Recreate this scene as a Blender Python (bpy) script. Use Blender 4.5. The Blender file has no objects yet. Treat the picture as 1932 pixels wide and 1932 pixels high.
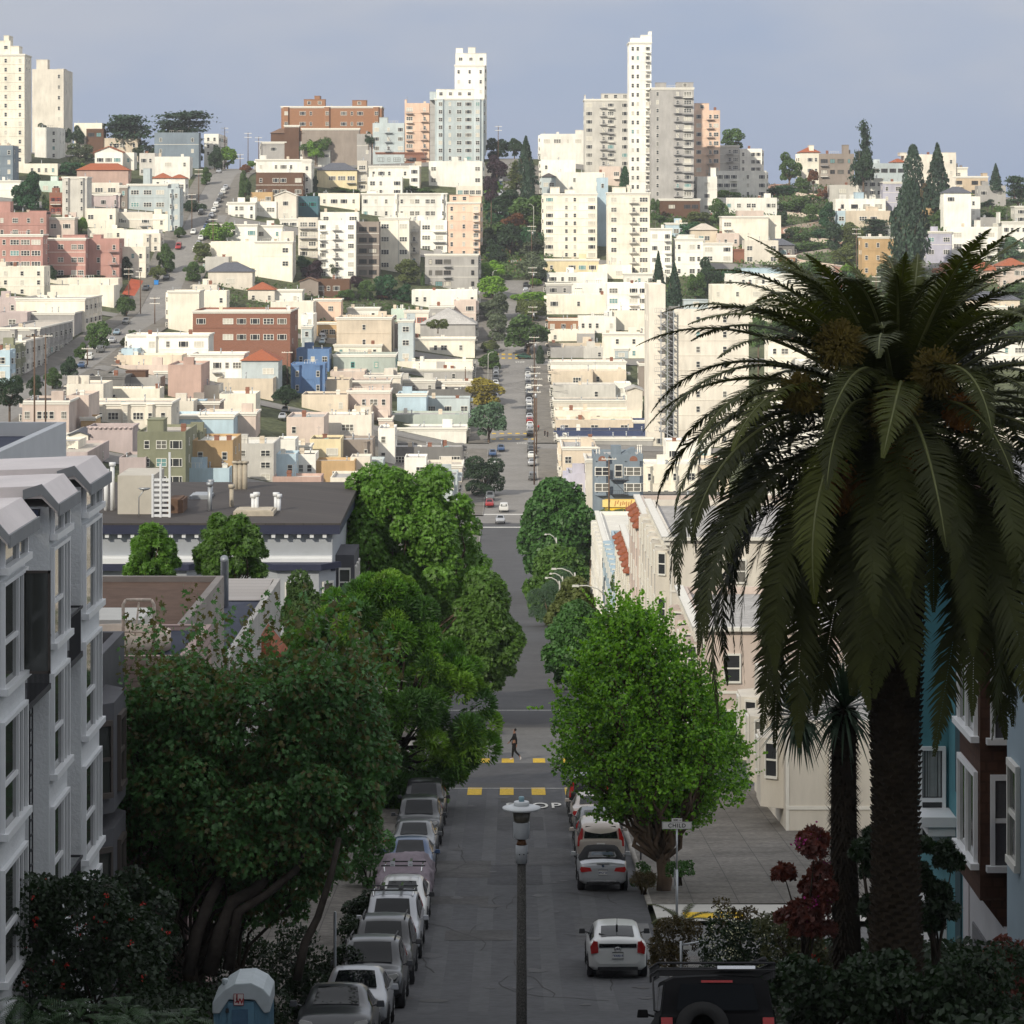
import bpy, math, random
import numpy as np
from mathutils import Vector, Matrix
C = bpy.context.scene.collection
SC = bpy.context.scene
R = math.radians
PI = math.pi
rnd = random.Random(7)
# ------------------------------------------------------------------ camera
F = 5800.0; U0 = 966.0; VH = 415.0; CZ = 66.0        # focal length in 1932-px units, horizon row, eye height
cam = bpy.data.cameras.new('camera'); camo = bpy.data.objects.new('camera', cam); C.objects.link(camo)
camo.location = (0, 0, CZ); camo.rotation_euler = (R(90), 0, 0)
cam.sensor_width = 36; cam.lens = 36 * F / 1932.0
cam.shift_y = -(966 - VH) / 1932.0
cam.clip_start = 0.5; cam.clip_end = 9000
SC.camera = camo
# ------------------------------------------------------------------ world, sun, exposure
SUN_EL = 31.0; SUN_AZ = 34.0                              # sun behind the camera, to its left
w = bpy.data.worlds.new('World'); SC.world = w; w.use_nodes = True
nt = w.node_tree; nt.nodes.clear()
out = nt.nodes.new('ShaderNodeOutputWorld'); bg = nt.nodes.new('ShaderNodeBackground')
sky = nt.nodes.new('ShaderNodeTexSky'); sky.sky_type = 'NISHITA'; sky.sun_disc = False
sky.sun_elevation = R(SUN_EL); sky.sun_rotation = R(180 + SUN_AZ)
bg.inputs['Strength'].default_value = 0.10
# a high, thin, blue grey cloud sheet mixed over the clear sky, laid out by direction in the world
tc = nt.nodes.new('ShaderNodeTexCoord'); sep = nt.nodes.new('ShaderNodeSeparateXYZ')
nt.links.new(tc.outputs['Generated'], sep.inputs[0])
mp = nt.nodes.new('ShaderNodeMapping'); mp.inputs['Scale'].default_value = (6, 6, 16)
nt.links.new(tc.outputs['Generated'], mp.inputs[0])
nz = nt.nodes.new('ShaderNodeTexNoise'); nz.inputs['Scale'].default_value = 1.3; nz.inputs['Detail'].default_value = 4
nt.links.new(mp.outputs[0], nz.inputs['Vector'])
add = nt.nodes.new('ShaderNodeMath'); add.operation = 'MULTIPLY_ADD'; add.inputs[1].default_value = 0.17; add.inputs[2].default_value = -0.08
nt.links.new(nz.outputs['Fac'], add.inputs[0])
ad2 = nt.nodes.new('ShaderNodeMath'); ad2.operation = 'ADD'
nt.links.new(add.outputs[0], ad2.inputs[0]); nt.links.new(sep.outputs['Z'], ad2.inputs[1])
cr = nt.nodes.new('ShaderNodeValToRGB'); e = cr.color_ramp.elements
e[0].position = 0.0; e[0].color = (3.15, 4.0, 5.9, 1)
e[1].position = 0.075; e[1].color = (4.6, 4.95, 6.1, 1)
n2 = cr.color_ramp.elements.new(0.035); n2.color = (3.45, 4.2, 6.0, 1)
n3 = cr.color_ramp.elements.new(0.16); n3.color = (5.2, 5.4, 6.0, 1); n4 = cr.color_ramp.elements.new(0.4); n4.color = (8.6, 8.8, 9.2, 1)
nt.links.new(ad2.outputs[0], cr.inputs[0])
mx = nt.nodes.new('ShaderNodeMix'); mx.data_type = 'RGBA'; mx.inputs['Factor'].default_value = 0.88
nt.links.new(sky.outputs[0], mx.inputs['A']); nt.links.new(cr.outputs[0], mx.inputs['B'])
nt.links.new(mx.outputs['Result'], bg.inputs[0]); nt.links.new(bg.outputs[0], out.inputs[0])
sun = bpy.data.lights.new('sun', 'SUN'); sun.energy = 5.0; sun.angle = R(0.8); sun.color = (1.0, 0.925, 0.775)
suno = bpy.data.objects.new('sun', sun); C.objects.link(suno)
az, el = R(SUN_AZ), R(SUN_EL)
SDIR = Vector((-math.sin(az) * math.cos(el), -math.cos(az) * math.cos(el), math.sin(el)))   # towards the sun
suno.rotation_euler = SDIR.to_track_quat('Z', 'Y').to_euler(); suno.location = SDIR * 500
SC.view_settings.view_transform = 'Standard'; SC.view_settings.look = 'None'
SC.view_settings.exposure = 0.0; SC.view_settings.gamma = 1.0
SC.cycles.max_bounces = 6; SC.cycles.diffuse_bounces = 3; SC.cycles.glossy_bounces = 3
SC.cycles.transmission_bounces = 4; SC.cycles.transparent_max_bounces = 6; SC.cycles.volume_bounces = 0
SC.cycles.caustics_reflective = False; SC.cycles.caustics_refractive = False
SC.cycles.use_denoising = True
# ------------------------------------------------------------------ materials
MATS = {}
def mat(name, col, rough=0.8, spec=0.3, amt=0.12, scale=1.5, metal=0.0, bump=0.0, streak=False, trans=0.0, emit=0.0, tint=0.0, scale2=None):
 if name in MATS: return MATS[name]
 m = bpy.data.materials.new(name); m.use_nodes = True; n = m.node_tree; L = n.links
 b = n.nodes['Principled BSDF']; o = n.nodes['Material Output']
 b.inputs['Roughness'].default_value = rough; b.inputs['Specular IOR Level'].default_value = spec; b.inputs['Metallic'].default_value = metal
 c4 = (*col, 1)
 src = None
 if amt > 0 or tint > 0 or bump > 0:
  tcn = n.nodes.new('ShaderNodeTexCoord'); no = n.nodes.new('ShaderNodeTexNoise')
  no.inputs['Scale'].default_value = scale; no.inputs['Detail'].default_value = 5; no.inputs['Roughness'].default_value = 0.65
  vec = tcn.outputs['Object']
  if streak:
   mpp = n.nodes.new('ShaderNodeMapping'); mpp.inputs['Scale'].default_value = (1.0, 1.0, 0.22); L.new(vec, mpp.inputs[0]); vec = mpp.outputs[0]
  L.new(vec, no.inputs['Vector'])
  mr = n.nodes.new('ShaderNodeMapRange'); mr.inputs[1].default_value = 0.3; mr.inputs[2].default_value = 0.7
  mr.inputs[3].default_value = 1 - amt; mr.inputs[4].default_value = 1 + amt
  L.new(no.outputs['Fac'], mr.inputs[0]); val = mr.outputs[0]
  if scale2:
   no2 = n.nodes.new('ShaderNodeTexNoise'); no2.inputs['Scale'].default_value = scale2; no2.inputs['Detail'].default_value = 3
   L.new(tcn.outputs['Object'], no2.inputs['Vector'])
   mr2 = n.nodes.new('ShaderNodeMapRange'); mr2.inputs[1].default_value = 0.3; mr2.inputs[2].default_value = 0.7
   mr2.inputs[3].default_value = 1 - amt; mr2.inputs[4].default_value = 1 + amt
   L.new(no2.outputs['Fac'], mr2.inputs[0])
   mm2 = n.nodes.new('ShaderNodeMath'); mm2.operation = 'MULTIPLY'; L.new(val, mm2.inputs[0]); L.new(mr2.outputs[0], mm2.inputs[1]); val = mm2.outputs[0]
  if tint > 0:
   oi = n.nodes.new('ShaderNodeObjectInfo'); mt = n.nodes.new('ShaderNodeMapRange')
   mt.inputs[3].default_value = 1 - tint; mt.inputs[4].default_value = 1 + tint; L.new(oi.outputs['Random'], mt.inputs[0])
   mm = n.nodes.new('ShaderNodeMath'); mm.operation = 'MULTIPLY'; L.new(val, mm.inputs[0]); L.new(mt.outputs[0], mm.inputs[1]); val = mm.outputs[0]
  vm = n.nodes.new('ShaderNodeVectorMath'); vm.operation = 'SCALE'; vm.inputs[0].default_value = col; L.new(val, vm.inputs['Scale'])
  L.new(vm.outputs[0], b.inputs['Base Color']); src = vm.outputs[0]
  if bump > 0:
   bp = n.nodes.new('ShaderNodeBump'); bp.inputs['Strength'].default_value = bump; bp.inputs['Distance'].default_value = 0.02
   no3 = n.nodes.new('ShaderNodeTexNoise'); no3.inputs['Scale'].default_value = scale * 12; no3.inputs['Detail'].default_value = 3
   L.new(tcn.outputs['Object'], no3.inputs['Vector']); L.new(no3.outputs['Fac'], bp.inputs['Height']); L.new(bp.outputs[0], b.inputs['Normal'])
 else:
  b.inputs['Base Color'].default_value = c4
 if trans > 0:
  tr = n.nodes.new('ShaderNodeBsdfTranslucent'); mxs = n.nodes.new('ShaderNodeMixShader'); mxs.inputs[0].default_value = trans
  tr.inputs[0].default_value = (col[0] * 1.6, col[1] * 1.7, col[2] * 0.9, 1)
  L.new(b.outputs[0], mxs.inputs[1]); L.new(tr.outputs[0], mxs.inputs[2]); L.new(mxs.outputs[0], o.inputs[0])
 if emit > 0:
  b.inputs['Emission Color'].default_value = c4; b.inputs['Emission Strength'].default_value = emit
 MATS[name] = m
 return m

def boards(name, col, col2, axis, size, rough=0.8, mortar=0.04, offset=0.5, sx=1.0, sy=1.0):
 """brick, shingle or siding pattern on real walls: object x/y folded together against z"""
 if name in MATS: return MATS[name]
 m = bpy.data.materials.new(name); m.use_nodes = True; n = m.node_tree; L = n.links
 b = n.nodes['Principled BSDF']; b.inputs['Roughness'].default_value = rough; b.inputs['Specular IOR Level'].default_value = 0.25
 tcn = n.nodes.new('ShaderNodeTexCoord'); sp = n.nodes.new('ShaderNodeSeparateXYZ'); L.new(tcn.outputs['Object'], sp.inputs[0])
 a = n.nodes.new('ShaderNodeMath'); a.operation = 'ADD'; L.new(sp.outputs['X'], a.inputs[0]); L.new(sp.outputs['Y'], a.inputs[1])
 cm = n.nodes.new('ShaderNodeCombineXYZ'); L.new(a.outputs[0], cm.inputs[0]); L.new(sp.outputs['Z'], cm.inputs[1])
 br = n.nodes.new('ShaderNodeTexBrick'); L.new(cm.outputs[0], br.inputs['Vector'])
 br.inputs['Color1'].default_value = (*col, 1); br.inputs['Color2'].default_value = (*col2, 1)
 br.inputs['Mortar'].default_value = (col[0] * .68, col[1] * .68, col[2] * .68, 1)
 br.inputs['Scale'].default_value = 1.0; br.inputs['Brick Width'].default_value = sx; br.inputs['Row Height'].default_value = sy
 br.inputs['Mortar Size'].default_value = mortar * sy; br.offset = offset
 L.new(br.outputs['Color'], b.inputs['Base Color'])
 bp = n.nodes.new('ShaderNodeBump'); bp.inputs['Strength'].default_value = 0.4; bp.inputs['Distance'].default_value = 0.02
 L.new(br.outputs['Fac'], bp.inputs['Height']); bp.invert = True; L.new(bp.outputs[0], b.inputs['Normal'])
 MATS[name] = m
 return m
COL = dict(cream=(.78,.73,.62), white=(.79,.765,.70), bright=(.83,.81,.75), paleg=(.52,.50,.46), grey=(.36,.345,.33), dgrey=(.17,.165,.16), tan=(.50,.40,.29),
 brown=(.12,.068,.045), pink=(.45,.25,.215), peach=(.72,.52,.40), brick=(.29,.135,.09), obrick=(.37,.19,.105), blue=(.11,.19,.35), ltblue=(.42,.53,.60), mint=(.56,.66,.58),
 green=(.235,.24,.165), orange=(.50,.34,.18), yellow=(.66,.56,.36), beige=(.62,.53,.42), lilac=(.48,.40,.39), bluegrey=(.19,.23,.27), slate=(.44,.49,.50), ivory=(.66,.61,.53),
 pinkbeige=(.58,.48,.42), salmon=(.47,.33,.28), taupe=(.26,.22,.19), navy=(.05,.065,.13), teal=(.07,.14,.17), grgreen=(.38,.42,.38), lav=(.45,.44,.52))
def wall(c):
 k = COL[c]
 if c in ('brick', 'obrick'):
  return boards('brickwork_' + c, k, (k[0]*.82, k[1]*.8, k[2]*.8), 'xz', 1, sx=0.45, sy=0.16, mortar=0.12)
 return mat('stucco_' + c, k, 0.9, 0.2, 0.13, 0.7, streak=True, tint=0.08, scale2=.14)
GLASS_D = mat('window_glass', (.035,.037,.04), 0.12, 0.6, 0, 1)
GLASS_B = mat('drawn_blind', (.55,.52,.45), 0.35, 0.5, 0.1, 2)
GLASS_T = mat('teal_glass', (.16,.30,.30), 0.15, 0.6, 0, 1)
GLASS_M = mat('half_lit_glass', (.14,.135,.12), 0.2, 0.6, 0.3, 1)
FR_W = mat('white_window_frame', (.74,.72,.66), 0.6, 0.3, 0, 1)
FR_D = mat('dark_window_frame', (.10,.085,.075), 0.6, 0.3, 0, 1)
FR_R = mat('red_window_frame', (.42,.05,.03), 0.6, 0.3, 0, 1)
FR_T = mat('teal_window_frame', (.04,.33,.30), 0.6, 0.3, 0, 1)
IRON = mat('black_iron', (.045,.045,.05), 0.6, 0.3, 0, 1)
IRONG = mat('grey_iron', (.26,.26,.27), 0.6, 0.3, 0, 1)
TRIM = mat('painted_trim', (.76,.73,.66), 0.7, 0.3, 0.05, 2)
METAL = mat('galvanised_metal', (.42,.44,.46), 0.45, 0.5, 0.12, 3, metal=0.5)
WOOD_P = mat('pole_wood', (.13,.085,.06), 0.9, 0.1, 0.25, 2, streak=True)
R_GREY = mat('pale_grey_roofing', (.40,.385,.37), 0.95, 0.1, 0.16, 0.35, scale2=2.5)
R_TAN = mat('tan_gravel_roofing', (.50,.45,.39), 0.95, 0.1, 0.14, 0.35, scale2=3)
R_DARK = mat('dark_tar_roofing', (.075,.068,.065), 0.9, 0.2, 0.25, 0.4, scale2=3)
R_WHITE = mat('white_roof_coating', (.70,.67,.60), 0.9, 0.2, 0.10, 0.4)
R_NAVY = mat('blue_black_roofing', (.055,.062,.09), 0.85, 0.2, 0.2, 0.5)
R_TILE = boards('clay_roof_tile', (.38,.12,.055), (.30,.09,.045), 'xz', 1, sx=0.3, sy=0.25, mortar=0.15)
R_SLATE = mat('slate_shingle_roof', (.10,.105,.125), 0.85, 0.2, 0.2, 1.5)
R_BROWN = mat('brown_shingle_roof', (.16,.10,.07), 0.9, 0.2, 0.2, 1.5)
ROOFC = dict(g=R_GREY, t=R_TAN, d=R_DARK, w=R_WHITE, n=R_NAVY, r=R_TILE, s=R_SLATE, b=R_BROWN)
# ------------------------------------------------------------------ object helpers
def link(name, me, parent=None, loc=None, rot=None, scl=None):
 o = bpy.data.objects.new(name, me); C.objects.link(o)
 if parent is not None: o.parent = parent
 if loc is not None: o.location = loc
 if rot is not None: o.rotation_euler = rot
 if scl is not None: o.scale = scl
 return o
def tag(o, label=None, cat=None, group=None, kind=None):
 if label: o['label'] = label
 if cat: o['category'] = cat
 if group: o['group'] = group
 if kind: o['kind'] = kind
 return o
def empty(name, loc=(0, 0, 0), rz=0.0):
 o = link(name, None, None, loc, (0, 0, rz)); o.empty_display_size = 0.5
 return o
class MB:
 """collects shapes and turns them into ONE mesh"""
 def __init__(s): s.v = []; s.f = []; s.m = []; s.sm = []
 def add(s, vs, fs, m=0, smooth=False):
  k = len(s.v); s.v += [tuple(p) for p in vs]; s.f += [tuple(i + k for i in f) for f in fs]; s.m += [m] * len(fs); s.sm += [smooth] * len(fs)
 def box(s, x0, x1, y0, y1, z0, z1, m=0, top=None):
  if top is not None:      # separate top inset (tx, ty)
   tx, ty = top
  else: tx = ty = 0
  s.add([(x0,y0,z0),(x1,y0,z0),(x1,y1,z0),(x0,y1,z0),(x0+tx,y0+ty,z1),(x1-tx,y0+ty,z1),(x1-tx,y1-ty,z1),(x0+tx,y1-ty,z1)],
              [(0,3,2,1),(4,5,6,7),(0,1,5,4),(1,2,6,5),(2,3,7,6),(3,0,4,7)], m)
 def obox(s, c, ax, ay, az_, m=0):
  c, ax, ay, az_ = Vector(c), Vector(ax), Vector(ay), Vector(az_)
  vs = [c - ax - ay - az_, c + ax - ay - az_, c + ax + ay - az_, c - ax + ay - az_, c - ax - ay + az_, c + ax - ay + az_, c + ax + ay + az_, c - ax + ay + az_]
  s.add(vs, [(0,3,2,1),(4,5,6,7),(0,1,5,4),(1,2,6,5),(2,3,7,6),(3,0,4,7)], m)
 def bar(s, a, b, r, m=0):
  a, b = Vector(a), Vector(b); d = (b - a); L = d.length
  if L < 1e-6: return
  d /= L; up = Vector((0, 0, 1)) if abs(d.z) < .95 else Vector((1, 0, 0))
  x = d.cross(up).normalized(); y = d.cross(x)
  s.obox((a + b) / 2, x * r, y * r, d * (L / 2), m)
 def tube(s, pts, rad, n=8, m=0, cap=True, smooth=True):
  pts = [Vector(p) for p in pts]
  if not hasattr(rad, '__len__'): rad = [rad] * len(pts)
  vs = []; prev = None
  for i, p in enumerate(pts):
   d = (pts[min(i + 1, len(pts) - 1)] - pts[max(i - 1, 0)]).normalized()
   if prev is None:
    up = Vector((0, 0, 1)) if abs(d.z) < .9 else Vector((1, 0, 0)); x = d.cross(up).normalized()
   else: x = (prev - d * prev.dot(d)).normalized()
   prev = x; y = d.cross(x)
   vs += [p + (x * math.cos(2 * PI * k / n) + y * math.sin(2 * PI * k / n)) * rad[i] for k in range(n)]
  fs = [(i * n + k, i * n + (k + 1) % n, (i + 1) * n + (k + 1) % n, (i + 1) * n + k) for i in range(len(pts) - 1) for k in range(n)]
  if cap: fs += [tuple(range(n - 1, -1, -1)), tuple(range((len(pts) - 1) * n, len(pts) * n))]
  s.add(vs, fs, m, smooth)
 def lathe(s, prof, c=(0, 0, 0), n=20, m=0, smooth=True):
  vs = [(c[0] + r * math.cos(2 * PI * k / n), c[1] + r * math.sin(2 * PI * k / n), c[2] + z) for r, z in prof for k in range(n)]
  fs = [(i * n + k, i * n + (k + 1) % n, (i + 1) * n + (k + 1) % n, (i + 1) * n + k) for i in range(len(prof) - 1) for k in range(n)]
  fs += [tuple(range(n - 1, -1, -1)), tuple(range((len(prof) - 1) * n, len(prof) * n))]
  s.add(vs, fs, m, smooth)
 def prism(s, poly, axis, a, b, m=0):
  """poly of (p, q) extruded along axis 'x', 'y' or 'z' from a to b"""
  n = len(poly)
  def P3(p, q, t): return {'x': (t, p, q), 'y': (p, t, q), 'z': (p, q, t)}[axis]
  vs = [P3(p, q, a) for p, q in poly] + [P3(p, q, b) for p, q in poly]
  s.add(vs, [tuple(range(n)), tuple(range(2 * n - 1, n - 1, -1))] + [(i, i + n, (i + 1) % n + n, (i + 1) % n) for i in range(n)], m)
 def mesh(s, name, mats):
  me = bpy.data.meshes.new(name); me.from_pydata(s.v, [], s.f)
  for mm in mats: me.materials.append(mm)
  me.polygons.foreach_set('material_index', s.m); me.polygons.foreach_set('use_smooth', s.sm); me.update()
  return me
 def build(s, name, mats, parent=None, loc=None, rot=None, scl=None):
  if not isinstance(mats, (list, tuple)): mats = [mats]
  return link(name, s.mesh(name, mats), parent, loc, rot, scl)
def bevel(o, w_=0.02, seg=2, ang=40):
 b = o.modifiers.new('bevel', 'BEVEL'); b.width = w_; b.segments = seg; b.limit_method = 'ANGLE'; b.angle_limit = R(ang)
 return o
def np_mesh(name, V, nper, mats, midx=None, smooth=False):
 """V: (nfaces*nper, 3) unshared polygons with nper corners each"""
 nf = len(V) // nper; me = bpy.data.meshes.new(name)
 me.vertices.add(len(V)); me.vertices.foreach_set('co', V.astype(np.float32).ravel())
 me.loops.add(len(V)); me.loops.foreach_set('vertex_index', np.arange(len(V), dtype=np.int32))
 me.polygons.add(nf); me.polygons.foreach_set('loop_start', np.arange(nf, dtype=np.int32) * nper)
 try: me.polygons.foreach_set('loop_total', np.full(nf, nper, dtype=np.int32))
 except Exception: pass
 for mm in mats: me.materials.append(mm)
 if midx is not None: me.polygons.foreach_set('material_index', midx.astype(np.int32))
 me.update(calc_edges=True); me.validate()
 return me
# ------------------------------------------------------------------ terrain
YK = [-900, -300, -120, -20, 0, 10, 20, 30, 40, 50, 60, 70, 80, 91, 101, 111, 130, 150, 163, 200, 250, 310, 380, 457, 530, 604, 680, 751, 820, 898, 970, 1045, 1120, 1192, 1260, 1400, 1700, 2500, 6000]
Z0 = [75, 78, 74, 66, 64.4, 62.6, 59.9, 57, 54.6, 51.9, 49.1, 46.9, 45.0, 43.2, 42.4, 41.7, 40.0, 38.3, 37.4, 34, 29, 24.3, 18.5, 13.6, 10.0, 8.3, 9.5, 12.4, 17.6, 25.6, 38, 53.4, 73, 90, 90, 80, 45, 5, 0]
ZL = [75, 78, 74, 66, 64.4, 62.6, 59.9, 57, 54.6, 52.2, 49.3, 47.5, 46, 45, 44.5, 44, 43, 42.5, 42, 39, 34, 30, 26, 23, 23, 25, 28.5, 31.3, 35.4, 38.2, 52.0, 68.2, 82.5, 86, 84, 75, 45, 5, 0]
ZF = [75, 78, 74, 66, 64.4, 62.6, 59.9, 57, 54.6, 52.2, 49.3, 47.5, 46, 45, 44.5, 44, 44, 44, 44, 43, 41, 38, 36, 35, 35, 36, 38, 41, 47, 55, 66, 78, 90, 95, 93, 80, 45, 5, 0]
ZR = [60, 62, 62, 58, 57, 56, 55, 54, 53, 51, 49.3, 46.7, 44.4, 43, 41.5, 40, 38, 36.5, 35.5, 31, 26, 21, 16, 11, 8, 6, 7.5, 10, 16, 26, 38, 51, 66, 80, 80, 70, 40, 5, 0]
ZG = [40, 42, 42, 42, 42, 42, 42, 42, 41, 41, 40, 38, 37, 36, 35, 34, 32, 30, 29, 26, 22, 18, 13, 9, 7, 5, 6, 9, 16, 28, 41, 53, 66, 74, 73, 62, 35, 5, 0]
XK = [-420, -215, -112, -98, -13, 13, 98, 112, 215, 420]
ROWS = [ZF, ZF, ZL, ZL, Z0, Z0, ZR, ZR, ZG, ZG]
_ya = np.array(YK, float); _za = [np.array(r, float) for r in ROWS]; _xa = np.array(XK, float)
YF = np.concatenate([np.arange(-900, 0, 20), np.arange(0, 220, 2.0), np.arange(220, 1300, 5.0), np.arange(1300, 2601, 50)])
def _smooth(r):
 z = np.interp(YF, _ya, r)
 zf = np.interp(np.arange(-900, 2600, 2.0), YF, z); k = np.ones(9) / 9; zs = np.convolve(np.pad(zf, 4, mode='edge'), k, 'valid')
 out_ = z.copy(); sel = (YF > 20) & (YF < 2400); out_[sel] = np.interp(YF[sel], np.arange(-900, 2600, 2.0), zs)
 return out_
ZS = [_smooth(r) for r in _za]
def TZ(x, y):
 i = int(np.clip(np.searchsorted(_xa, x) - 1, 0, len(XK) - 2)); t = min(max((x - XK[i]) / (XK[i + 1] - XK[i]), 0), 1)
 return float(np.interp(y, YF, ZS[i]) * (1 - t) + np.interp(y, YF, ZS[i + 1]) * t)
HD = np.arange(58, 1500, 2.0)
def hit(u, v):
 """distance at which the sight line through (u, v) meets the ground"""
 xs = (u - U0) / F * HD; zs = CZ - (v - VH) * HD / F
 g = np.array([TZ(x, y) for x, y in zip(xs, HD)])
 k = np.nonzero(zs < g)[0]
 return float(HD[k[0]]) if len(k) else None
def P(u, v, D): return Vector(((u - U0) * D / F, D, CZ - (v - VH) * D / F))
def zat(v, D): return CZ - (v - VH) * D / F
OFF = dict(a=(0, 0), b=(483, 0), c=(966, 0), d=(1449, 0), e=(0, 483), f=(483, 483), g=(966, 483), h=(1449, 483), z=(0, 0))
def uv(crop, x, y):
 s = 1.0 if crop == 'z' else 0.25
 return OFF[crop][0] + x * s, OFF[crop][1] + y * s
# ================================================================== STRUCTURE
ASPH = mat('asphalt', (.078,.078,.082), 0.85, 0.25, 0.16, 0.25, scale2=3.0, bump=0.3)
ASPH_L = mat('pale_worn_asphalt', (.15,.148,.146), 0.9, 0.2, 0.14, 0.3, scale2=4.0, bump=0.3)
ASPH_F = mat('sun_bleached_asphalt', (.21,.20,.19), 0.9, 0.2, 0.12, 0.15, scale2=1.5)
CONC = mat('pavement_concrete', (.165,.152,.135), 0.9, 0.2, 0.24, 0.35, scale2=5)
CONC_L = mat('new_pale_concrete', (.50,.48,.44), 0.9, 0.2, 0.08, 0.8)
KERB = mat('kerb_concrete', (.33,.31,.28), 0.9, 0.2, 0.2, 2)
SEAM = mat('pavement_seam', (.10,.095,.09), 0.95, 0.1, 0, 1)
YEL = mat('worn_yellow_paint', (.62,.40,.035), 0.8, 0.3, 0.25, 4, scale2=14)
WHT = mat('worn_white_paint', (.62,.61,.58), 0.8, 0.3, 0.2, 4, scale2=14)
EARTH = mat('hillside_ground', (.075,.085,.045), 0.95, 0.1, 0.45, 0.12, scale2=0.9)
xg = sorted(set([-900, -600, -420, -320, -260, -215, -190, -165, -140, -125, -112, -105, -98, -85, -70, -55, -40, -25, -13, -10.6, 10.6, 13, 25, 40, 55, 70, 85, 98, 105, 112, 125, 140, 165, 190, 215, 260, 320, 420, 600, 900]))
V = [(x, y, TZ(x, y) - (0.22 if y > 30 else 0.05)) for y in YF if y >= -300 for x in xg]; nx = len(xg)
gb = MB(); gb.add(V, [(j*nx+i, j*nx+i+1, (j+1)*nx+i+1, (j+1)*nx+i) for j in range(len(V)//nx-1) for i in range(nx-1)], 0, True)
tag(gb.build('ground', EARTH), kind='structure')
def ys(a, b, st=None):
 t = [y for y in YF if a < y < b]; return [a] + t + [b]
def strip(name, x0, x1, a, b, dz, m, xc=None):
 """a sheet between x0 and x1 that follows the street; the ends may be numbers or functions of y"""
 mb = MB(); yy = ys(a, b); f0 = x0 if callable(x0) else (lambda y: x0); f1 = x1 if callable(x1) else (lambda y: x1)
 vs = []
 for y in yy: vs += [(f0(y), y, TZ(f0(y), y) + dz), (f1(y), y, TZ(f1(y), y) + dz)]
 mb.add(vs, [(2*i, 2*i+1, 2*i+3, 2*i+2) for i in range(len(yy)-1)], 0, True)
 return tag(mb.build(name, m), kind='structure')
CROSS = [(155, 6.2), (302, 6), (449, 6), (588, 10), (736, 6), (890, 6), (1037, 6), (1184, 6)]
def hw(y): return 4.75 if y < 170 else 5.6      # half the roadway
KX0 = lambda y: -hw(y); KX1 = lambda y: hw(y)
strip('road_near', -4.75, 4.75, -15, 149.0, 0.0, ASPH)
strip('road_crossing_grant', -11, 11, 149.02, 161.5, 0.002, ASPH)
strip('road_upper_block', -4.75, 4.75, 161.52, 186, 0.0, ASPH_L)
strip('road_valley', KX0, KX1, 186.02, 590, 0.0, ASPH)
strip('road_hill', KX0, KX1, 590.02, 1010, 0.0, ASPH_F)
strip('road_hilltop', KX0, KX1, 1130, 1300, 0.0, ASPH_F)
for x, nm in ((-105, 'road_hill_left'), (105, 'road_hill_right')):
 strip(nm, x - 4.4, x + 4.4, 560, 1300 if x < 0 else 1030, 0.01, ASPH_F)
 for s in (-1, 1): strip('pavement', *sorted((x + s*4.42, x + s*9.5)), 560, 1180 if x < 0 else 1010, .1, CONC)
for s in (-1, 1):
 for xa, xb in ((10.62, 13), (13.0, 40)): strip('paved_yard', *sorted((s*xa, s*xb)), 205, 735, -.06, CONC)
for c, h in CROSS:                                   # side streets
 mb = MB(); xs = [-400, -300, -215, -160, -112, -98, -60, -13, -hw(c) - 5.2, hw(c) + 5.2, 13, 60, 98, 112, 160, 215, 300, 400]
 for s in (slice(0, 9), slice(9, 18)):
  q = xs[s]; vs = []
  for x in q: vs += [(x, c - h*.9, TZ(x, c - h*.9) + .016), (x, c + h*.9, TZ(x, c + h*.9) + .016)]
  mb.add(vs, [(2*i, 2*i+2, 2*i+3, 2*i+1) for i in range(len(q)-1)], 0, True)
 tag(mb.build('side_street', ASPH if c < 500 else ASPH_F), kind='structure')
 if c > 200 and c < 1030:
  strip('street_crossing', -hw(c) - 5.2, hw(c) + 5.2, c - h*.9, c + h*.9, 0.012, ASPH if c < 500 else ASPH_F)
def sidewalk(side, a, b, xin=None, xout=10.6, m=CONC, seams=True):
 mb = MB(); yy = ys(a, b); s = side
 xi = xin or (hw((a + b) / 2)); vs = []
 for y in yy:
  z = TZ(0, y); vs += [(s*xi, y, z - .12), (s*xi, y, z + .13), (s*(xi+.16), y, z + .14), (s*xout, y, z + .19)]
 f = []; mi = []
 for i in range(len(yy) - 1):
  for k in range(3):
   q = (4*i+k, 4*i+k+1, 4*i+5+k, 4*i+4+k); f.append(q if s > 0 else q[::-1]); mi.append(1 if k < 2 else 0)
 k0 = len(mb.v); mb.v += vs; mb.f += f; mb.m += mi; mb.sm += [True]*len(f)
 if seams and a < 200:
  y = a + 1.2
  while y < b - .5:
   z0, z1 = TZ(0, y), TZ(0, y + .03)
   mb.add([(s*(xi+.2), y, z0+.146), (s*xout, y, z0+.196), (s*xout, y+.035, z1+.196), (s*(xi+.2), y+.035, z1+.146)], [(0,1,2,3)], 2); y += 1.5
  for xq in np.arange(xi + 1.6, xout - .5, 1.6):
   t = (xq - xi - .16) / (xout - xi - .16) * .05 + .14; vs = []
   yq = ys(a, b)
   for y in yq: vs += [(s*xq, y, TZ(0, y)+t+.006), (s*(xq+.03), y, TZ(0, y)+t+.007)]
   mb.add(vs, [(2*i, 2*i+1, 2*i+3, 2*i+2) for i in range(len(yq)-1)], 2)
 tag(mb.build('pavement', [m, KERB, SEAM]), kind='structure')
ends = [(-15, 149.0)] + [(CROSS[i][0] + CROSS[i][1], CROSS[i+1][0] - CROSS[i+1][1]) for i in range(5)]
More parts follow.
